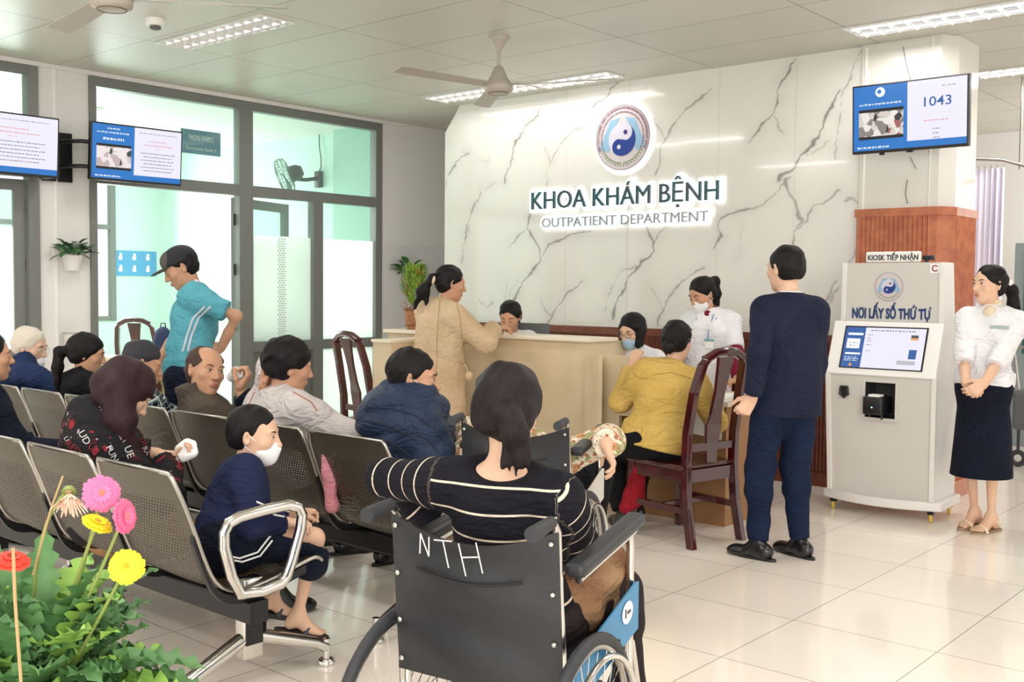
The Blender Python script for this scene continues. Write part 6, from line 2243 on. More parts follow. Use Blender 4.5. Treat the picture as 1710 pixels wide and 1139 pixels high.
# 1 -- striped woman in the nearest wheelchair
P = Person('woman in a black sweater with thin cream stripes in the nearest wheelchair',
           hip=(-1.74, 2.04, .56), head=WP(850, 690, 2.68), yaw=14, hyaw=22, hpitch=8, s=.94, hs=.88, woman=True, skin=SK_L, build_=1.12, shw=.150, torso_roll=3,
           handL=WP(745, 890, 2.92), elbL=WP(590, 850, 3.15), handR=WP(1000, 962, 3.0), elbR=WP(985, 1010, 2.9),
           footR=(-1.72, 2.56, .20), footL=(-1.9, 2.56, .20), kneeR=(-1.7, 2.6, .7), kneeL=(-1.9, 2.6, .7))
P.tail = .10
P.body({'R': (VIEW_F + V3(0, 0, -.3), V3(0, 0, -1), .5), 'L': (VIEW_F, V3(0, 0, -1), .6)}, legs=False)
F = Field(.012, .003, 36, 4); P.torso(F)
for k in 'LR': P.arm(F, k, 1.85, r=1.1)
F.cut(P.tp(0, 0, -.05), -P.up)
F.ell(P.neck + P.up * .045 - P.fw * .045 + P.rt * .015, P.T, (.118, .085, .072), .01, op='s')
P.add('sweater', F, stripe_mat('striped_knit', '#17161f', '#e3d2bd', .062, .085), .0085, attr=P.along())
P.pants(cloth_mat('dark_skirt', '#2c2426'), r=.85)
for k in 'LR': P.shoe(k, C_shoe)
F = Field(0, .0035, 80, 5); R = P.hR; hp = lambda x, y, z: P.head + R @ V3(x, y, z)
F.ell(hp(0, -.018, .042), R, (.085, .102, .088), .02); F.ell(hp(0, -.05, -.005), R, (.078, .062, .062), .03)
F.ell(hp(0, .115, -.02), R, (.075, .085, .09), .012, op='s')
for sx in (-1, 1): F.ell(hp(sx * .092, .02, -.045), R, (.022, .05, .05), .008, op='s')
F.ell(hp(.030, -.112, -.010), R, (.034, .030, .030), .015)
a = hp(.040, -.130, -.004); chain(F, [a, a + V3(0, 0, -.05) + VIEW_R * .020, a + V3(0, 0, -.120) + VIEW_R * .030], [.028, .034, .012])
for q in range(5):
    b_ = a + V3(0, 0, -.055) + VIEW_R * (.012 * q - .006); chain(F, [b_, b_ + V3(0, 0, -.075 - .01 * (q % 3)) + VIEW_R * (.004 * q - .004)], [.012, .003], .006)
ho = P.add('hair', F, hair_mat('dark_brown', '#0c090b', '#2a2023'), .0045)
tq = MB().torus(tuple(Vector(hp(.036, -.122, -.002)) - Vector(P.root.location)), .022, .006, tuple(R[:, 1]), 20, 8).build('hair_tie', M_black, ho)

Mw = Matrix.Translation(WC1[0]) @ Matrix.Rotation(WC1[1], 4, 'Z')
jp = Mw @ Vector((.10, .36, .60))
t = thing('folded_jacket', 'brown quilted jacket bundled on the lap beside the blue wheelchair panel', 'jacket', tuple(jp))
F = Field(0, .007, 60, 8); o_ = np.array(jp); Rj = rotz(WC1[1]); j = lambda x, y, z: o_ + Rj @ V3(x, y, z)
F.ell(j(0, 0, .02), Rj, (.095, .16, .070), .03); F.ell(j(.03, .10, .05), Rj @ rotx(.4), (.07, .08, .05), .03); F.ell(j(.02, -.07, -.02), Rj, (.06, .09, .06), .03); F.ell(j(.03, .02, -.05), Rj, (.05, .14, .05), .03)
mesh_obj('jacket_cloth', [F.surface(*F.bounds(), .008)], cloth_mat('brown_quilt', '#a98765', '#8a6248'), t)

# 2 -- boy
P = Person('small boy in a navy tracksuit and white face mask sitting on the nearest bench',
           hip=(-3.22, 2.20, .485), head=WP(424, 728, 3.93), yaw=-22, hyaw=-52, hpitch=6, s=.76, skin=SK_L, hs=.92, build_=1.15,
           handR=WP(476, 872, 3.84), elbR=WP(430, 880, 3.7), handL=WP(498, 858, 4.05), elbL=WP(470, 900, 4.2),
           footR=WP(497, 1030, 3.95), footL=WP(452, 1000, 4.12), kneeR=WP(540, 905, 3.95), kneeL=WP(545, 870, 4.15))
P.foot_yaw = {'R': (math.radians(-40), -12), 'L': (math.radians(-35), -12)}
P.body({'R': (VIEW_R, V3(0, 0, -1), .8), 'L': (VIEW_R * .5 + VIEW_F, V3(0, 0, -1), .8)}, feet='LR')
jk = P.top(C_navy, .022, 1.85, -.12, .004, .009, name='jacket', high=.02)
sh_ = P.pants(C_dnavy, 1.02, .024, .1, name='shorts', r=1.1)
P.hair('boy', HB, .005, vol=.98)
P.face(lips=None); P.mask(M_mask)
for ln in ([(428, 838), (455, 850), (492, 856)], [(436, 848), (458, 860), (490, 866)]): print_line(jk, ln, .0035, M_paper, 'white_stripe')
for ln in ([(372, 926), (400, 932), (430, 922), (455, 890)], [(376, 932), (404, 938), (434, 928), (458, 898)]): print_line(sh_, ln, .0035, M_paper, 'shorts_stripe')
for k in 'LR':
    so, M = P.shoe(k, C_shoe, yaw=-40 if k == 'R' else -35, sandal=True, pitch=-12, sole=mat('sandal_dark', '#2a2628', .6))
    MB().tube([M @ Vector(q) for q in ((-.036, .05, .012), (-.028, .06, .045), (0, .065, .056), (.028, .06, .045), (.036, .05, .012))], .010, 8, flat=.4).tube([M @ Vector(q) for q in ((-.036, -.02, .012), (-.03, .03, .05), (0, .04, .06))], .006, 6, flat=.5).build('sandal_strap', mat('sandal_strap', '#4b4e55', .5), P.root)

# 3 -- long-haired woman, printed jacket
P = Person('woman with long dark hair bent over in a black jacket with printed words',
           hip=(-3.92, 2.12, .50), head=WP(208, 655, 4.06), yaw=-18, hyaw=-20, hpitch=38, s=.98, woman=True, build_=1.18, skin=SK_L,
           handR=WP(282, 772, 4.2), elbR=WP(232, 790, 4.0), handL=WP(262, 758, 4.4), elbL=WP(200, 780, 4.5),
           footR=(-3.66, 2.75, .09), footL=(-3.9, 2.72, .09), kneeR=(-3.62, 2.9, .7), kneeL=(-3.9, 2.9, .7))
P.body({'R': (VIEW_R * .8 + V3(0, 0, .25), V3(0, 0, 1), .9), 'L': (VIEW_R * .7, V3(0, 0, -1), .9)}, legs=False)
M_print = blotch_mat('printed_black', '#1c1a1e', [('n', 9, .60, 1, '#3f1a20'), ('n', 17, .66, 1, '#8f2833'), ('n', 30, .70, 1, '#a8a0a2')])
jk = P.top(M_print, .030, 1.9, -.06, .005, .009, name='jacket', high=.04)
P.pants(cloth_mat('khaki', '#a98462', '#98734f'), r=1.15)
for k in 'LR': P.shoe(k, C_shoe)
R = P.hR; hp = lambda x, y, z: P.head + R @ V3(x, y, z); g = V3(0, 0, -1)
F = Field(0, .004, 60, 3)
F.ell(hp(0, -.015, .042), R, (.092, .108, .092), .03); F.ell(hp(0, -.055, -.01), R, (.085, .07, .08), .03); F.ell(hp(0, .12, -.03), R, (.06, .07, .08), .012, op='s')
for sx, ln in ((-.07, .20), (-.035, .23), (0, .24), (.035, .25), (.07, .26), (.085, .22)):
    a = hp(sx, -.04, .0); b_ = a + (-P.fw * .02 + VIEW_R * (sx * .3)) + g * ln * .5
    chain(F, [a, b_, b_ + g * ln * .55 + VIEW_R * .04], [.045, .044, .022], .04)
P.add('hair', F, hair_mat('reddish_black', '#171114', '#3d2026'), .006)
# printed words
wd = P.root
for txt, px, py, sz, rot in (('FUN', 183, 760, 15, 62), ('UE', 210, 757, 17, 70), ('HEY', 200, 733, 12, 55), ('UD', 137, 734, 17, 60), ('XV', 184, 713, 15, 45), ('RA', 240, 755, 12, 60), ('LI', 109, 735, 11, 62)):
    print_text(jk, txt, px, py, sz, rot, M_paper)
for txt, px, py, sz, rot in (('RED', 120, 752, 16, 40), ('LA', 155, 752, 15, 20), ('ON', 236, 742, 12, 60)):
    print_text(jk, txt, px, py, sz, rot, mat('print_red', '#b5343e', .7))
t = thing('tissue', 'white paper tissue held by the long-haired woman', 'tissue', tuple(P.wr['R'] + VIEW_R * .07 + V3(0, 0, .045)))
F = Field(0, .006, 90, 2); F.ell(np.array(t.location), rotz(.6) @ rotx(.8), (.045, .055, .022), .01); mesh_obj('tissue_paper', [F.surface(*F.bounds(), .005)], M_paper, t)

# 4 -- dark sleeve cut by the left edge
P = Person('person in a dark jacket cut off by the left picture edge behind the nearest bench', hip=(-5.02, 2.10, .50), head=(-5.08, 2.16, 1.06), yaw=-12, s=1.0, build_=1.1, skin=SK_M,
           handR=(-4.80, 2.42, .62), elbR=(-4.78, 2.0, .6), handL=(-5.2, 2.45, .62), elbL=(-5.4, 2.1, .6), footR=(-4.9, 2.7, .09), footL=(-5.12, 2.7, .09))
P.body({'R': (V3(0, 1, 0), V3(0, 0, -1), .5)}, legs=False)
P.top(C_dnavy, .028, 1.9, -.06, .004, name='jacket'); P.pants(C_black); P.hair('short', HB)
for k in 'LR': P.shoe(k, C_shoe)
# 5 -- plaid
P = Person('grey-haired person in a dark plaid shirt mostly hidden behind the long-haired woman', hip=(-5.05, 3.08, .50), head=WY(238, 607, 3.04), yaw=-15, hyaw=-30, hpitch=20, s=1.0, build_=1.05, skin=SK_M,
           handR=WP(305, 700, 5.5), elbR=WP(292, 740, 5.0), handL=(-5.1, 3.4, .6), footR=(-4.8, 3.65, .09), footL=(-5.0, 3.65, .09))
P.body({'R': (VIEW_R, V3(0, 0, -1), .5)}, legs=False)
m_pl = cloth_mat('plaid', '#16212a')
nt = m_pl.node_tree; tc = nt.nodes.new('ShaderNodeTexCoord'); b_ = nt.nodes['Principled BSDF']; prev = None
for i, (rot, sc_, w_) in enumerate(((( 0, 0, .7), 22, .06), ((0, 1.57, .3), 22, .06), ((0, 0, .7), 7, .05), ((0, 1.57, .3), 7, .05))):
    mp = nt.nodes.new('ShaderNodeMapping'); mp.inputs['Rotation'].default_value = rot; nt.links.new(tc.outputs['Object'], mp.inputs[0])
    wv = nt.nodes.new('ShaderNodeTexWave'); wv.inputs['Scale'].default_value = sc_ / 2; nt.links.new(mp.outputs[0], wv.inputs[0])
    g_ = nt.nodes.new('ShaderNodeMath'); g_.operation = 'GREATER_THAN'; g_.inputs[1].default_value = 1 - w_ * (1 if i < 2 else .5); nt.links.new(wv.outputs['Fac'], g_.inputs[0])
    mx = nt.nodes.new('ShaderNodeMix'); mx.data_type = 'RGBA'; nt.links.new(g_.outputs[0], mx.inputs[0]); mx.inputs[7].default_value = lin('#8fa0a4' if i < 2 else '#d5dcdc')
    if prev is None: mx.inputs[6].default_value = lin('#16212a')
    else: nt.links.new(prev, mx.inputs[6])
    prev = mx.outputs[2]
nt.links.new(prev, b_.inputs['Base Color'])
P.top(m_pl, .020, 1.9, -.05, .004, name='shirt'); P.pants(C_black); P.hair('short', HG)
for k in 'LR': P.shoe(k, C_shoe)
# 6 -- dark-haired woman in black
P = Person('dark-haired woman in a black jacket sitting beside the white-haired man', hip=(-5.72, 3.08, .50), head=WY(145, 592, 3.02), yaw=-12, hyaw=-35, hpitch=12, s=.96, woman=True, build_=1.1, skin=SK_M,
           footR=(-5.3, 3.65, .09), footL=(-5.5, 3.65, .09), handR=(-5.25, 3.3, .62), handL=(-5.6, 3.3, .62), elbR=(-5.1, 2.9, .7), elbL=(-5.8, 2.9, .7))
P.body({'R': (V3(0, 1, 0), V3(0, 0, -1), .5)}, legs=False)
P.top(C_black, .024, 1.9, -.05, .004, name='jacket', high=.05); P.pants(C_black); P.hair('ponytail', HB, vol=1.06); P.face(lips=None)
for k in 'LR': P.shoe(k, C_shoe)
# 7 -- white-haired man
P = Person('old white-haired man with glasses in a navy jacket at the far left', hip=(-6.42, 3.08, .50), head=WY(50, 580, 3.02), yaw=-18, hyaw=-52, hpitch=14, s=.98, build_=1.08, skin=SK_L,
           footR=(-5.95, 3.65, .09), footL=(-6.2, 3.65, .09), handR=(-5.85, 3.35, .62), handL=(-6.2, 3.35, .62), elbR=(-5.7, 2.95, .7), elbL=(-6.5, 2.95, .7))
P.body({'R': (V3(0, 1, 0), V3(0, 0, -1), .5)}, legs=False)
P.top(cloth_mat('blue_navy', '#26385f', '#1f2e50'), .032, 1.9, -.05, .005, name='jacket', high=.02, hood=True); P.pants(C_black); P.hair('short', HW, vol=1.03)
P.face(); P.glasses(mat('pale_frame', '#d8cfc0', .4)); P.mask(M_mask, low=-.03)
for k in 'LR': P.shoe(k, C_shoe)
# 8 -- balding man
P = Person('balding man in a brown jacket looking back over his shoulder', hip=(-4.58, 3.10, .50), head=WY(343, 621, 3.03), yaw=-20, hyaw=-92, hpitch=-2, hroll=-10, s=1.06, build_=1.08, skin=SK_M,
           handR=WP(400, 652, 5.28), elbR=WP(385, 720, 5.2), handL=(-4.8, 3.4, .62), elbL=(-5.0, 3.0, .7), footR=(-4.25, 3.65, .09), footL=(-4.5, 3.65, .09))
P.body({'R': (V3(0, 0, .8) + VIEW_R * .5, -VIEW_R + V3(0, 0, .3), 1.1, .9)}, legs=False)
P.top(cloth_mat('brown_grey', '#5d5349', '#4e453d'), .026, {'L': 1.9, 'R': .75}, -.05, .005, name='jacket', high=.10)
F = Field(.030, .004, 50, 3); F.cap(P.sh['R'] * .3 + P.el['R'] * .7, P.el['R'], .042, .038, .02); F.cap(P.el['R'], P.el['R'] * .12 + P.wr['R'] * .88, .038, .030, .02, cut1=True); P.add('sleeve', F, C_dnavy)
P.pants(C_black); P.hair('balding', hair_mat('thin_brown', '#33261f', '#5a473c'), vol=.99); P.face(brows=mat('brow_soft', '#5a4438', .8))
for k in 'LR': P.shoe(k, C_shoe)
t = thing('paper_cup', 'white paper cup raised by the balding man', 'cup', tuple(P.wr['R'] + V3(0, 0, .075) - VIEW_R * .03))
MB().lathe([(.0, -.03), (.022, -.03), (.031, .035), (.033, .037), (.030, .035), (.021, -.025), (0, -.025)], n=24, M=Matrix.Rotation(math.radians(60), 4, 'Y')).build('cup_body', M_paper, t)
# 9 -- man in the pale jacket
P = Person('dark-haired man in a pale grey jacket seen from behind, hand at his neck', hip=(-3.98, 3.10, .50), head=WY(482, 612, 3.08), yaw=-6, hyaw=-24, hpitch=10, hroll=6, s=1.04, build_=1.12, skin=SK_M,
           handL=WP(441, 650, 5.0), elbL=WP(430, 820, 5.6), handR=(-3.6, 3.4, .62), elbR=(-3.4, 3.0, .7), footR=(-3.72, 3.65, .09), footL=(-3.95, 3.65, .09))
P.body({'L': (V3(0, 0, 1) + VIEW_R * .15, VIEW_R - VIEW_F * .3, .55)}, legs=False)
P.top(cloth_mat('pale_grey', '#d3ccca', '#c5bdbb'), .030, 1.8, -.06, .005, name='jacket', high=.05); P.pants(C_black)
P.collar(mat('dark_trim', '#3c3538', .8), .007, .074, 1.02)
pl_ = [c for c in P.root.children if c.name.startswith('jacket')][0]
for ln in ([(425, 655), (416, 675), (414, 690)], [(490, 655), (520, 672), (532, 690)]): print_line(pl_, ln, .003, mat('rust_trim', '#a86a5c' , .9), 'seam')
P.hair('short', HB, vol=1.12, h=.0055, strands=.004)
for k in 'LR': P.shoe(k, C_shoe)
t = thing('pink_bag', 'pink cloth bag hanging between two seats of the second row', 'bag', tuple(WP(545, 800, 4.45)))
F = Field(0, .003, 60, 2); o_ = np.array(t.location); F.cap(o_ + V3(0, 0, .13), o_ + V3(0, 0.03, -.12), .022, .030, .02); mesh_obj('bag_cloth', [F.surface(*F.bounds(), .007)], cloth_mat('pink', '#d8949c', '#c77f8a'), t)
# 10 -- blue puffer
P = Person('man in a quilted navy puffer jacket with red collar and white mask', hip=(-3.24, 3.20, .50), head=WP(690, 632, 4.55), yaw=-20, hyaw=-50, hpitch=8, s=1.04, build_=1.15, skin=SK_M,
           handR=WP(742, 770, 4.6), elbR=WP(725, 800, 4.2), handL=(-3.35, 3.55, .62), elbL=(-3.6, 3.1, .7), footR=(-3.1, 3.75, .09), footL=(-3.35, 3.75, .09))
P.body({'R': (VIEW_F, V3(0, 0, -1), .5)}, legs=False)
M_puff = cloth_mat('puffer_navy', '#2b3a52', '#223048', rough=.5)
P.top(M_puff, .040, 1.9, -.06, .004, .009, name='puffer_jacket', ring=(.080, .022), torso_ring=(.095, .020))
F = Field(0, .006, 50, 3); R = P.T
b_ = P.neck - P.fw * .115 + P.up * .025
chain(F, [P.neck + P.rt * .10 + P.up * .035 + P.fw * .03, P.neck + P.rt * .06 - P.fw * .09 + P.up * .02, b_ - P.up * .015 - P.rt * .03, P.neck - P.rt * .11 - P.fw * .04 + P.up * .02, P.neck - P.rt * .10 + P.fw * .04 + P.up * .03], [.040, .060, .066, .058, .040], .04)
P.add('hood', F, M_puff, .009)
pj = [c for c in P.root.children if c.name.startswith('puffer_jacket')][0]
m_q = mat('quilt_seam', '#141d30', .8)
for ln in ([(603, 702), (630, 706), (665, 718), (700, 738)], [(600, 728), (630, 732), (662, 745), (690, 765)], [(612, 680), (650, 682), (690, 692), (722, 712)], [(700, 700), (725, 715), (740, 738)], [(690, 722), (715, 735), (735, 758)]): print_line(pj, ln, .0035, m_q, 'quilt_seam')
F = Field(); F.cap(P.neck - P.up * .02 + P.fw * .02, P.neck + P.up * .085 + P.fw * .03, .070, .070, .01, cut1=True); P.add('red_collar', F, cloth_mat('red', '#d23a2c'), .008)
P.pants(C_black); P.hair('short', HB); P.face(lips=None); P.mask(M_mask, low=-.02)
for k in 'LR': P.shoe(k, C_shoe)
# 11 -- cap man
P = Person('standing man in a teal polo shirt and dark cap with hand on hip', hip=(-5.60, 3.56, .86), head=WP(303, 448, 6.38), yaw=136, hyaw=150, hpitch=28, hroll=0, s=1.02, build_=1.2, skin=SK_M,
           handL=WP(370, 580, 6.35), elbL=WP(470, 520, 6.2), handR=WP(268, 600, 6.6), elbR=WP(290, 540, 6.9), footR=(-5.66, 3.66, .09), footL=(-5.60, 3.42, .09), kneeR=(-5.8, 3.7, .5), kneeL=(-5.7, 3.4, .5))
P.body({'L': (-VIEW_R + V3(0, 0, -.5), VIEW_F, .4), 'R': (V3(0, 0, -1), -P.rt, .5)}, legs=False)
M_teal = cloth_mat('teal', '#62b0c0', '#58a5b6')
ps = P.top(M_teal, .018, .78, -.04, .005, .0095, name='polo_shirt', r=1.12)
for ln in ([(352, 512), (332, 530), (320, 560), (312, 592)], [(342, 512), (322, 532), (312, 562), (304, 592)]): print_line(ps, ln, .007, mat('pale_stripe', '#c9d3dc', .7), 'side_stripe')
print_line(ps, [(326, 470), (345, 472), (362, 480)], .012, C_white, 'shoulder_patch')
P.collar(mat('teal_dark', '#1d6a70', .8), .010, .064, 1.0, gap=.3)
P.pants(cloth_mat('jeans_navy', '#1b2338', '#151c2e'), r=1.05)
for k in 'LR': P.shoe(k, C_shoe)
P.part('belt', MB().tube([tuple(P.tp(.150 * math.cos(a), .112 * math.sin(a), -.035)) for a in np.linspace(0, 2 * PI, 25)[:-1]], .014, 6, closed=True), M_black)
P.part('buckle', MB().sphere(tuple(P.tp(-.03, .125, -.035)), (.022, .022, .018)), M_chrome)
P.hair('short', HB, vol=.96); P.face(closed=True)
R = P.hR; hp = lambda x, y, z: P.head + R @ V3(x, y, z)
F = Field(); F.ell(hp(0, -.012, .052), R, (.088, .106, .084), .02); F.cut(hp(0, 0, .035), -R[:, 2])
cp = P.add('cap', F, mat('cap_dark', '#24242a', .8), .006)
F = Field(); F.ell(hp(0, .095, .038), R, (.070, .085, .010), .01); P.add('cap_brim', F, mat('cap_grey', '#4d4a48', .8), .0055)
F = Field(); F.ell(hp(0, .028, .062), R, (.070, .072, .068), .02); F.cut(hp(0, .02, .0), -R[:, 1]); F.cut(hp(0, 0, .042), -R[:, 2]); P.add('cap_front', F, mat('cap_front', '#56534e', .85), .006)
# 12 -- coat woman
P = Person('woman in a long cream coat with a ponytail leaning on the counter', hip=(-4.98, 5.02, .86), head=WP(752, 474, 7.05), yaw=-8, hyaw=-30, hpitch=10, s=.98, woman=True, build_=1.12, skin=SK_M,
           handR=WP(826, 547, 7.15), elbR=WP(795, 590, 6.8), handL=(-5.0, 5.35, 1.12), elbL=(-5.3, 5.1, 1.0), footR=(-4.88, 5.05, .09), footL=(-5.08, 5.0, .09))
P.body({'R': (VIEW_R + VIEW_F * .4, V3(0, 0, -1), .5), 'L': (V3(0, 1, 0), V3(0, 0, -1), .4)})
M_coat = cloth_mat('cream_wool', '#e0c5a2', '#d6b992', rough=.95, bump=.4, scale=400)
F = Field(.030, .003, 26, 6); P.torso(F, bust=False)
for k in 'LR': P.arm(F, k, 1.88, r=1.05)
F.cone(P.tp(0, 0, .75), V3(P.hip[0], P.hip[1], .47), P.T, (.135, .105), (.20, .17), .04)
F.cut(V3(0, 0, .49), V3(0, 0, -1))
co = P.add('coat', F, M_coat, .0105)
for ln in ([(735, 500), (730, 560), (728, 690)], [(760, 500), (768, 530), (772, 570)], [(762, 604), (776, 610), (786, 602)]): print_line(co, ln, .0022, mat('coat_seam', '#a98a64', .95), 'seam')
P.collar(M_coat, .018, .062, 1.04, gap=.5)
sd = P.tp(.155, -.04, .03)
P.part('pocket_flap', MB().box(-.05, .05, -.006, .006, -.018, .018, M=Matrix.Translation(Vector(P.tp(.175, .0, -.10))) @ Matrix.Rotation(math.radians(-70), 4, 'Z')), mat('coat_dark', '#c9a983', .95))
P.part('pompom', MB().sphere(tuple(WP(783, 628, 6.86)), (.026, .026, .032)).tube([tuple(WP(776, 608, 6.88)), tuple(WP(782, 622, 6.86))], .004), M_coat)
P.pants(C_black, 1.9)
for k in 'LR': P.shoe(k, C_shoe)
P.hair('none', HB)
R = P.hR; hp = lambda x, y, z: P.head + R @ V3(x, y, z)
F = Field(0, .003, 90, 2); F.ell(hp(0, -.12, .02), R, (.03, .03, .03), .02)
a = hp(-.01, -.13, .01); chain(F, [a, a - VIEW_R * .07 + V3(0, 0, -.09), a - VIEW_R * .11 + V3(0, 0, -.19)], [.026, .034, .012]); chain(F, [a - VIEW_R * .04 + V3(0, 0, -.08), a - VIEW_R * .03 + V3(0, 0, -.19)], [.026, .010])
tl = P.add('ponytail', F, HB, .006)
MB().torus(tuple(Vector(hp(-.005, -.122, .012)) - Vector(P.root.location)), .028, .011, tuple(R[:, 1]), 20, 8).build('scrunchie', mat('scrunchie', '#e8d2b4', .7), tl)
# 13 -- hidden nurse
P = Person('receptionist with dark hair whose face just shows above the high counter', hip=(-5.02, 5.98, .62), head=WP(852, 530, 7.72), yaw=192, hyaw=205, hpitch=22, s=.96, woman=True, skin=SK_M,
           handR=(-5.1, 5.75, .78), handL=(-4.9, 5.75, .78), elbR=(-5.3, 5.95, .8), elbL=(-4.7, 5.95, .8), footR=(-5.1, 5.75, .09), footL=(-4.9, 5.75, .09))
P.body({'R': (V3(0, -1, 0), V3(0, 0, -1), .4), 'L': (V3(0, -1, 0), V3(0, 0, -1), .4)}, legs=False)
P.top(C_white, .016, 1.8, -.05, .003, name='uniform'); P.pants(C_white); P.tail = .10; P.hair('ponytail', HB, vol=1.0); P.face(closed=True)
# 14 -- seated nurse
P = Person('seated nurse with bobbed hair, glasses and a pale blue mask behind the low panel', hip=(-4.00, 5.98, .58), head=WP(1056, 553, 7.12), yaw=185, hyaw=178, hpitch=18, s=.96, woman=True, skin=SK_L,
           handR=(-4.15, 5.72, .79), handL=(-3.8, 5.74, .79), elbR=(-4.3, 5.95, .8), elbL=(-3.7, 5.95, .8), footR=(-4.1, 5.75, .09), footL=(-3.95, 5.75, .09))
P.body({'R': (V3(0, -1, 0), V3(0, 0, -1), .4), 'L': (V3(-.3, -1, 0), V3(0, 0, -1), .4)}, legs=False)
P.top(C_white, .018, 1.0, -.05, .003, name='uniform'); P.collar(M_navyt, .0035, .070, 1.0, gap=.35); P.pants(C_white); P.hair('bob', HB, vol=1.04); P.face(lips=None); P.glasses(mat('thin_frame', '#5a4c48', .4)); P.mask(M_maskb)
# 15 -- standing nurse
P = Person('standing nurse with a high ponytail, white mask and badge, dark red sleeves', hip=(-3.74, 6.42, .87), head=WP(1173, 492, 7.30), yaw=195, hyaw=165, hpitch=24, s=.99, woman=True, build_=1.06, skin=SK_M,
           handR=(-3.85, 6.10, .80), elbR=(-4.02, 6.35, .95), handL=WP(1232, 640, 6.95), elbL=WP(1262, 615, 7.1), footR=(-3.84, 6.42, .09), footL=(-3.64, 6.42, .09))
P.body({'R': (V3(.3, -1, -.2), V3(0, 0, -1), .4), 'L': (V3(-.3, -1, 0), V3(0, 0, -1), .6)}, legs=False)
F = Field(.012, .003, 45, 2)
for k in 'LR': P.arm(F, k, 1.9)
P.add('red_sleeves', F, cloth_mat('maroon', '#7d1a34'), .010)
F = Field(); F.cap(P.neck - P.up * .05, P.neck + P.up * .035, .060, .055, .01, cut1=True); F.ell(P.tp(0, .075, .82), P.T, (.05, .035, .07), .02); P.add('maroon_neck', F, cloth_mat('maroon', '#7d1a34'), .008)
P.top(C_white, .022, .85, -.45, .004, .0095, name='uniform', r=1.12)
P.pants(C_white)
for k in 'LR': P.shoe(k, C_shoe)
for sx in (-1, 1):
    P.part('lapel', MB().prism([(0, 0), (.055, .05), (.06, .10), (.02, .13), (-.01, .08)], 0, .004, M=Matrix.Translation(Vector(P.tp(sx * .008, .128, .66))) @ Matrix(P.T.tolist()).to_4x4() @ Matrix.Scale(sx, 4, (1, 0, 0)) @ Matrix.Rotation(PI / 2 + .25, 4, 'X')), C_white)
    P.part('navy_piping', MB().tube([tuple(P.tp(sx * x_, .136 - y_ * .02, z_)) for x_, y_, z_ in ((.01, 0, .67), (.065, 1, .76), (.07, 2.0, .86))], .003, 5), M_navyt)
P.part('lanyard', MB().tube([tuple(P.tp(-.05, .10, .93)), tuple(P.tp(-.035, .150, .62)), tuple(P.tp(-.03, .150, .44))], .0035, 5), mat('lanyard_blue', '#5a8fc4', .6))
P.part('name_badge', MB().box(-.030, .030, -.003, .003, -.035, .02, M=Matrix.Translation(Vector(P.tp(-.045, .150, .40))) @ Matrix.Rotation(P.yaw, 4, 'Z')), M_paper)
P.part('badge_band', MB().box(-.032, .032, -.005, .005, .012, .026, M=Matrix.Translation(Vector(P.tp(-.045, .151, .40))) @ Matrix.Rotation(P.yaw, 4, 'Z')), mat('badge_teal', '#6fa3a8', .6))
P.part('breast_emblem', MB().sphere(tuple(P.tp(.085, .135, .62)), (.016, .016, .014)), M_navyt)
P.tail = .17; P.hair('high', HB, vol=1.0); P.face(closed=True, lips=None); P.mask(M_mask)
# 16 -- yellow sweater
P = Person('woman in a mustard yellow sweater and black trousers seated at the desk, back to us', hip=(-3.30, 5.10, .545), head=WP(1131, 571, 6.08), yaw=40, hyaw=8, hpitch=10, s=.97, woman=True, build_=1.22, skin=SK_L,
           handL=WP(1056, 612, 6.25), elbL=WP(1052, 675, 6.05), handR=(-3.22, 5.5, .76), elbR=(-3.05, 5.3, .7),
           footL=WP(1040, 858, 6.25), footR=(-3.62, 5.40, .09), kneeL=(-3.9, 5.3, .75), kneeR=(-3.8, 5.5, .75))
P.body({'L': (V3(0, 0, 1) + VIEW_R * .3, VIEW_F + VIEW_R * .3, .9), 'R': (V3(-.3, 1, 0), V3(0, 0, -1), .4)}, legs=False)
P.top(cloth_mat('mustard', '#dab86a', '#d0ad5c', scale=300), .022, 1.9, -.10, .0045, .0095, name='sweater', high=.01, bust=False)
ys = [c for c in P.root.children if c.name.startswith('sweater')][0]
for ln in ([(1090, 626), (1120, 622), (1160, 634)], [(1062, 752), (1100, 760), (1150, 764)]): print_line(ys, ln, .0022, mat('mustard_seam', '#a8843a', .9), 'seam')
P.pants(C_black, r=1.15)
for k in 'LR': P.shoe(k, C_shoe, yaw=60)
P.hair('lowbun', HB, vol=1.02)
P.part('bracelet', MB().torus(tuple(P.wr['L'] - V3(0, 0, .005)), .027, .003, (0, 0, 1), 20, 6), mat('gold', '#b98f4a', .3, 1))
t = thing('red_bag', 'red cloth bag hanging under the seat of the yellow sweater woman', 'bag', tuple(WP(1060, 800, 6.12)))
F = Field(0, .005, 50, 2); o_ = np.array(t.location); F.cap(o_ + V3(0.03, 0, .12), o_ + V3(0, 0, -.10), .035, .06, .02); F.cap(o_ + V3(0, 0, -.10), o_ + V3(-.03, -.03, -.16), .06, .045, .02); mesh_obj('bag_cloth', [F.surface(*F.bounds(), .009)], cloth_mat('bag_red', '#9c1c2c', '#82141f'), t)
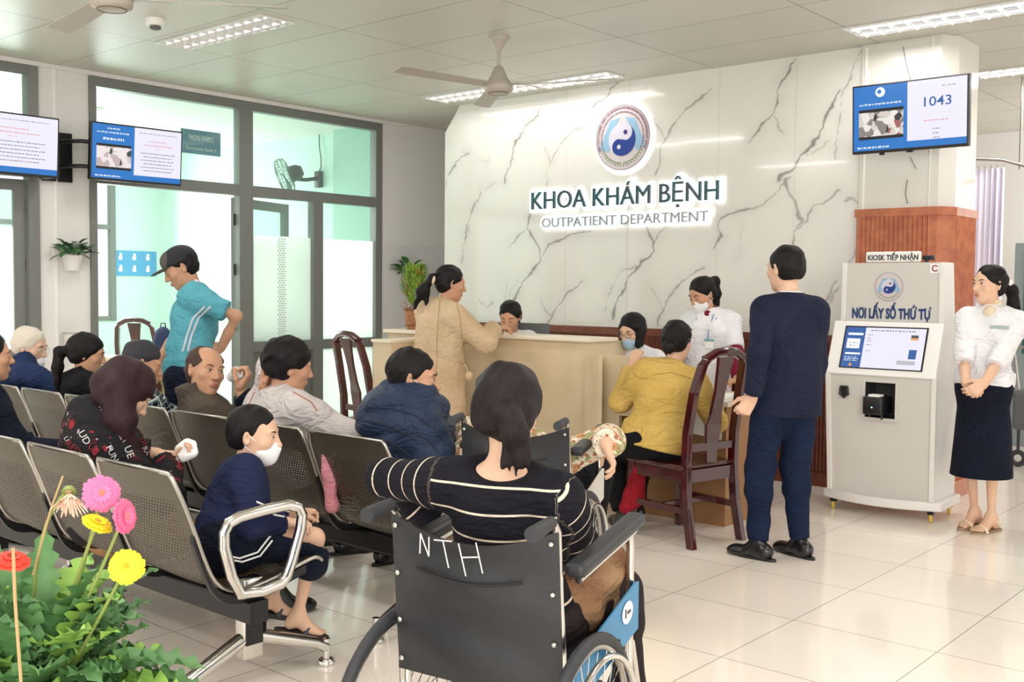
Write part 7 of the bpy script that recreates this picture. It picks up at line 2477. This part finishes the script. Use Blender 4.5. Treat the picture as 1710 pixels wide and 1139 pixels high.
# 17 -- suit man
P = Person('standing man in a dark navy suit seen from behind near the kiosk', hip=(-2.51, 5.13, .87), head=WP(1311, 450, 5.56), yaw=56, hyaw=72, hpitch=4, s=1.0, build_=1.0, skin=SK_L, shw=.148,
           handL=WP(1257, 664, 5.40), elbL=WP(1268, 590, 5.3), handR=WP(1352, 690, 5.70), elbR=WP(1430, 600, 5.50),
           footL=(-2.60, 5.02, .085), footR=(-2.46, 5.215, .085), kneeL=(-3.0, 5.2, .5), kneeR=(-2.9, 5.4, .5))
P.body({'L': (-VIEW_R * .6 + V3(0, 0, -.9), VIEW_F, 1.35), 'R': (V3(0, 0, -1), -P.rt, .5)}, legs=False)
M_suit = cloth_mat('suit_navy', '#1f243b', '#1b2035', rough=.8)
F = Field(.020, .0030, 24, 9); P.torso(F)
for k in 'LR': P.arm(F, k, 1.92, r=1.0)
F.cone(P.tp(0, 0, .55), P.hip - V3(0, 0, .13), P.T, (.148, .116), (.172, .140), .04)
F.cut(P.hip - V3(0, 0, .115), V3(0, 0, -1))
P.add('suit_jacket', F, M_suit, .0085)
sj = [c for c in P.root.children if c.name.startswith('suit_jacket')][0]
for ln in ([(1322, 485), (1318, 560), (1312, 640), (1310, 696)], [(1276, 500), (1270, 560), (1272, 600)], [(1366, 500), (1372, 560), (1370, 610)]): print_line(sj, ln, .0018, mat('suit_seam', '#12162a', .8), 'seam')
P.collar(M_suit, .014, .070, 1.03, gap=.6); P.collar(C_white, .007, .060, 1.09)
P.pants(cloth_mat('trouser_blue', '#15233f', '#111d36'), 1.97, .016, fold=.004, r=1.1, h=.0095)
for k, yw in (('L', 84), ('R', 70)): P.shoe(k, C_shoe, yaw=yw, L=1.1)
P.hair('short', HB, vol=1.0, h=.005)
# 18 -- kiosk woman
P = Person('smiling woman in a white blouse and long navy skirt standing beside the kiosk', hip=(-1.95, 6.53, .86), head=WP(1652, 476, 6.26), yaw=188, hyaw=150, hpitch=0, s=.97, woman=True, build_=1.0, skin=SK_L,
           handR=WP(1612, 645, 6.03), elbR=WP(1580, 600, 6.35), handL=WP(1640, 648, 5.98), elbL=WP(1712, 610, 6.1),
           footR=WP(1628, 858, 6.34), footL=WP(1655, 866, 6.24), kneeR=(-2.0, 6.0, .5), kneeL=(-1.9, 6.0, .5))
P.foot_yaw = {'R': (math.radians(165), 0), 'L': (math.radians(160), 0)}
P.body({'R': (V3(0, 0, -.6) + VIEW_R * .6 - VIEW_F * .2, VIEW_F, .7), 'L': (V3(0, 0, -.5) - VIEW_R * .8 - VIEW_F * .1, VIEW_F, .7)}, feet='LR')
P.top(C_white, .018, 1.35, -.02, .0055, .009, name='blouse', r=1.08)
P.collar(C_white, .010, .062, 1.02, gap=.4)
F = Field(0, .004, 70, 2); R = P.T; F.cap(P.neck - P.up * .01, P.neck + P.up * .045, .055, .050, .01, cut1=True); F.ell(P.tp(0, .085, .93), R, (.04, .03, .035), .02); P.add('neck_scarf', F, cloth_mat('cream_scarf', '#e8d8be'), .007)
F = Field(.0, .002, 20, 2); F.cone(P.tp(0, 0, .14), V3(P.hip[0], P.hip[1], .315), P.T, (.130, .108), (.176, .150), .03)
F.ell(P.tp(0, 0, 0), P.T, (.158, .115, .16), .05); F.cut(V3(0, 0, .32), V3(0, 0, -1)); F.cut(P.tp(0, 0, .13), P.up)
P.add('skirt', F, C_dnavy, .009)
P.part('name_badge', MB().box(-.05, .05, -.003, .003, -.010, .010, M=Matrix.Translation(Vector(P.tp(-.07, .132, .72))) @ Matrix.Rotation(P.yaw, 4, 'Z')), mat('badge_grey', '#9fb0b0', .5))
for k in 'LR':
    so, M = P.shoe(k, C_shoe, yaw=165 if k == 'R' else 160, sandal=True, sole=mat('sandal_sole', '#9b8468', .7))
    sm = mat('sandal_cream', '#ecd9bd', .5)
    P2 = MB(); P2.tube([M @ Vector(q) for q in ((-.042, .085, .012), (-.034, .09, .040), (0, .085, .055), (.034, .09, .040), (.042, .085, .012))], .017, 8, flat=.35)
    P2.tube([M @ Vector(q) for q in ((-.034, -.05, .03), (-.036, .0, .075), (0, .028, .092), (.036, .0, .075), (.034, -.05, .03), (0, -.085, .045))], .007, 6, closed=True, flat=.5)
    P2.build('sandal_strap', sm, P.root)
P.hair('none', HB, vol=1.0); P.face(lips=mat('lips_red', '#b4524e', .4))
R = P.hR; hp = lambda x, y, z: P.head + R @ V3(x, y, z)
F = Field(0, .003, 80, 2); a = hp(0, -.115, .0); chain(F, [a, a + VIEW_R * .045 + V3(0, 0, -.03), a + VIEW_R * .06 + V3(0, 0, -.15), a + VIEW_R * .07 + V3(0, 0, -.24)], [.026, .034, .036, .014])
tl = P.add('ponytail', F, HB, .006)
F = Field(0, .005, 100, 3); F.ell(a + VIEW_R * .018 + V3(0, 0, .0), R, (.032, .026, .034), .01); P.add('scrunchie', F, mat('scrunchie_white', '#ece4da', .8), .006)
# 19 -- flowered shirt
P = Person('person in a cream flowered shirt with arm resting on the second wheelchair', hip=(-2.90, 3.46, .56), head=WP(850, 700, 4.42), yaw=20, hyaw=30, hpitch=26, s=.98, woman=True, build_=1.1, skin=SK_L,
           handR=WP(1012, 742, 4.15), elbR=WP(955, 745, 5.0), handL=(-3.05, 3.6, .72), elbL=(-3.2, 3.3, .75), footR=(-2.9, 3.95, .2), footL=(-3.1, 3.9, .2), kneeR=(-2.8, 4.1, .7), kneeL=(-3.1, 4.1, .7), shw=.175)
P.body({'R': (V3(0, 0, -1) + VIEW_R * .4, -VIEW_R + V3(0, 0, -.3), .5), 'L': (V3(0, 1, 0), V3(0, 0, -1), .5)}, legs=False)
M_flo = blotch_mat('flowered', '#f0e4cf', [('n', 22, .57, 1, '#a8ab78'), ('n', 27, .60, 1, '#cf9a6a'), ('n', 40, .62, 1, '#b8705a'), ('n', 50, .495, .51, '#8f7a5c')])
P.top(M_flo, .024, 1.85, -.06, .005, name='blouse', r=1.0); P.pants(C_black); P.hair('lowbun', HG)
for k in 'LR': P.shoe(k, C_shoe)
# draped coat over the near bench
t = thing('draped_coat', 'dark coat hanging over the seats at the lower left behind the flowers', 'coat', (-4.05, 2.25, .46))
F = Field(0, .008, 40, 2); o_ = np.array(t.location)
F.ell(o_ + V3(-.05, 0, .0), np.eye(3), (.26, .20, .07), .04); F.ell(o_ + V3(-.3, -.02, .02), np.eye(3), (.2, .2, .08), .04)
F.cap(o_ + V3(.05, .2, .0), o_ + V3(.05, .27, -.3), .07, .05, .04); F.cap(o_ + V3(-.2, .2, .0), o_ + V3(-.2, .28, -.32), .09, .06, .04)
mesh_obj('coat_cloth', [F.surface(*F.bounds(), .011)], cloth_mat('coat_charcoal', '#26272d', '#1d1e24'), t)
bpy.context.view_layer.update()
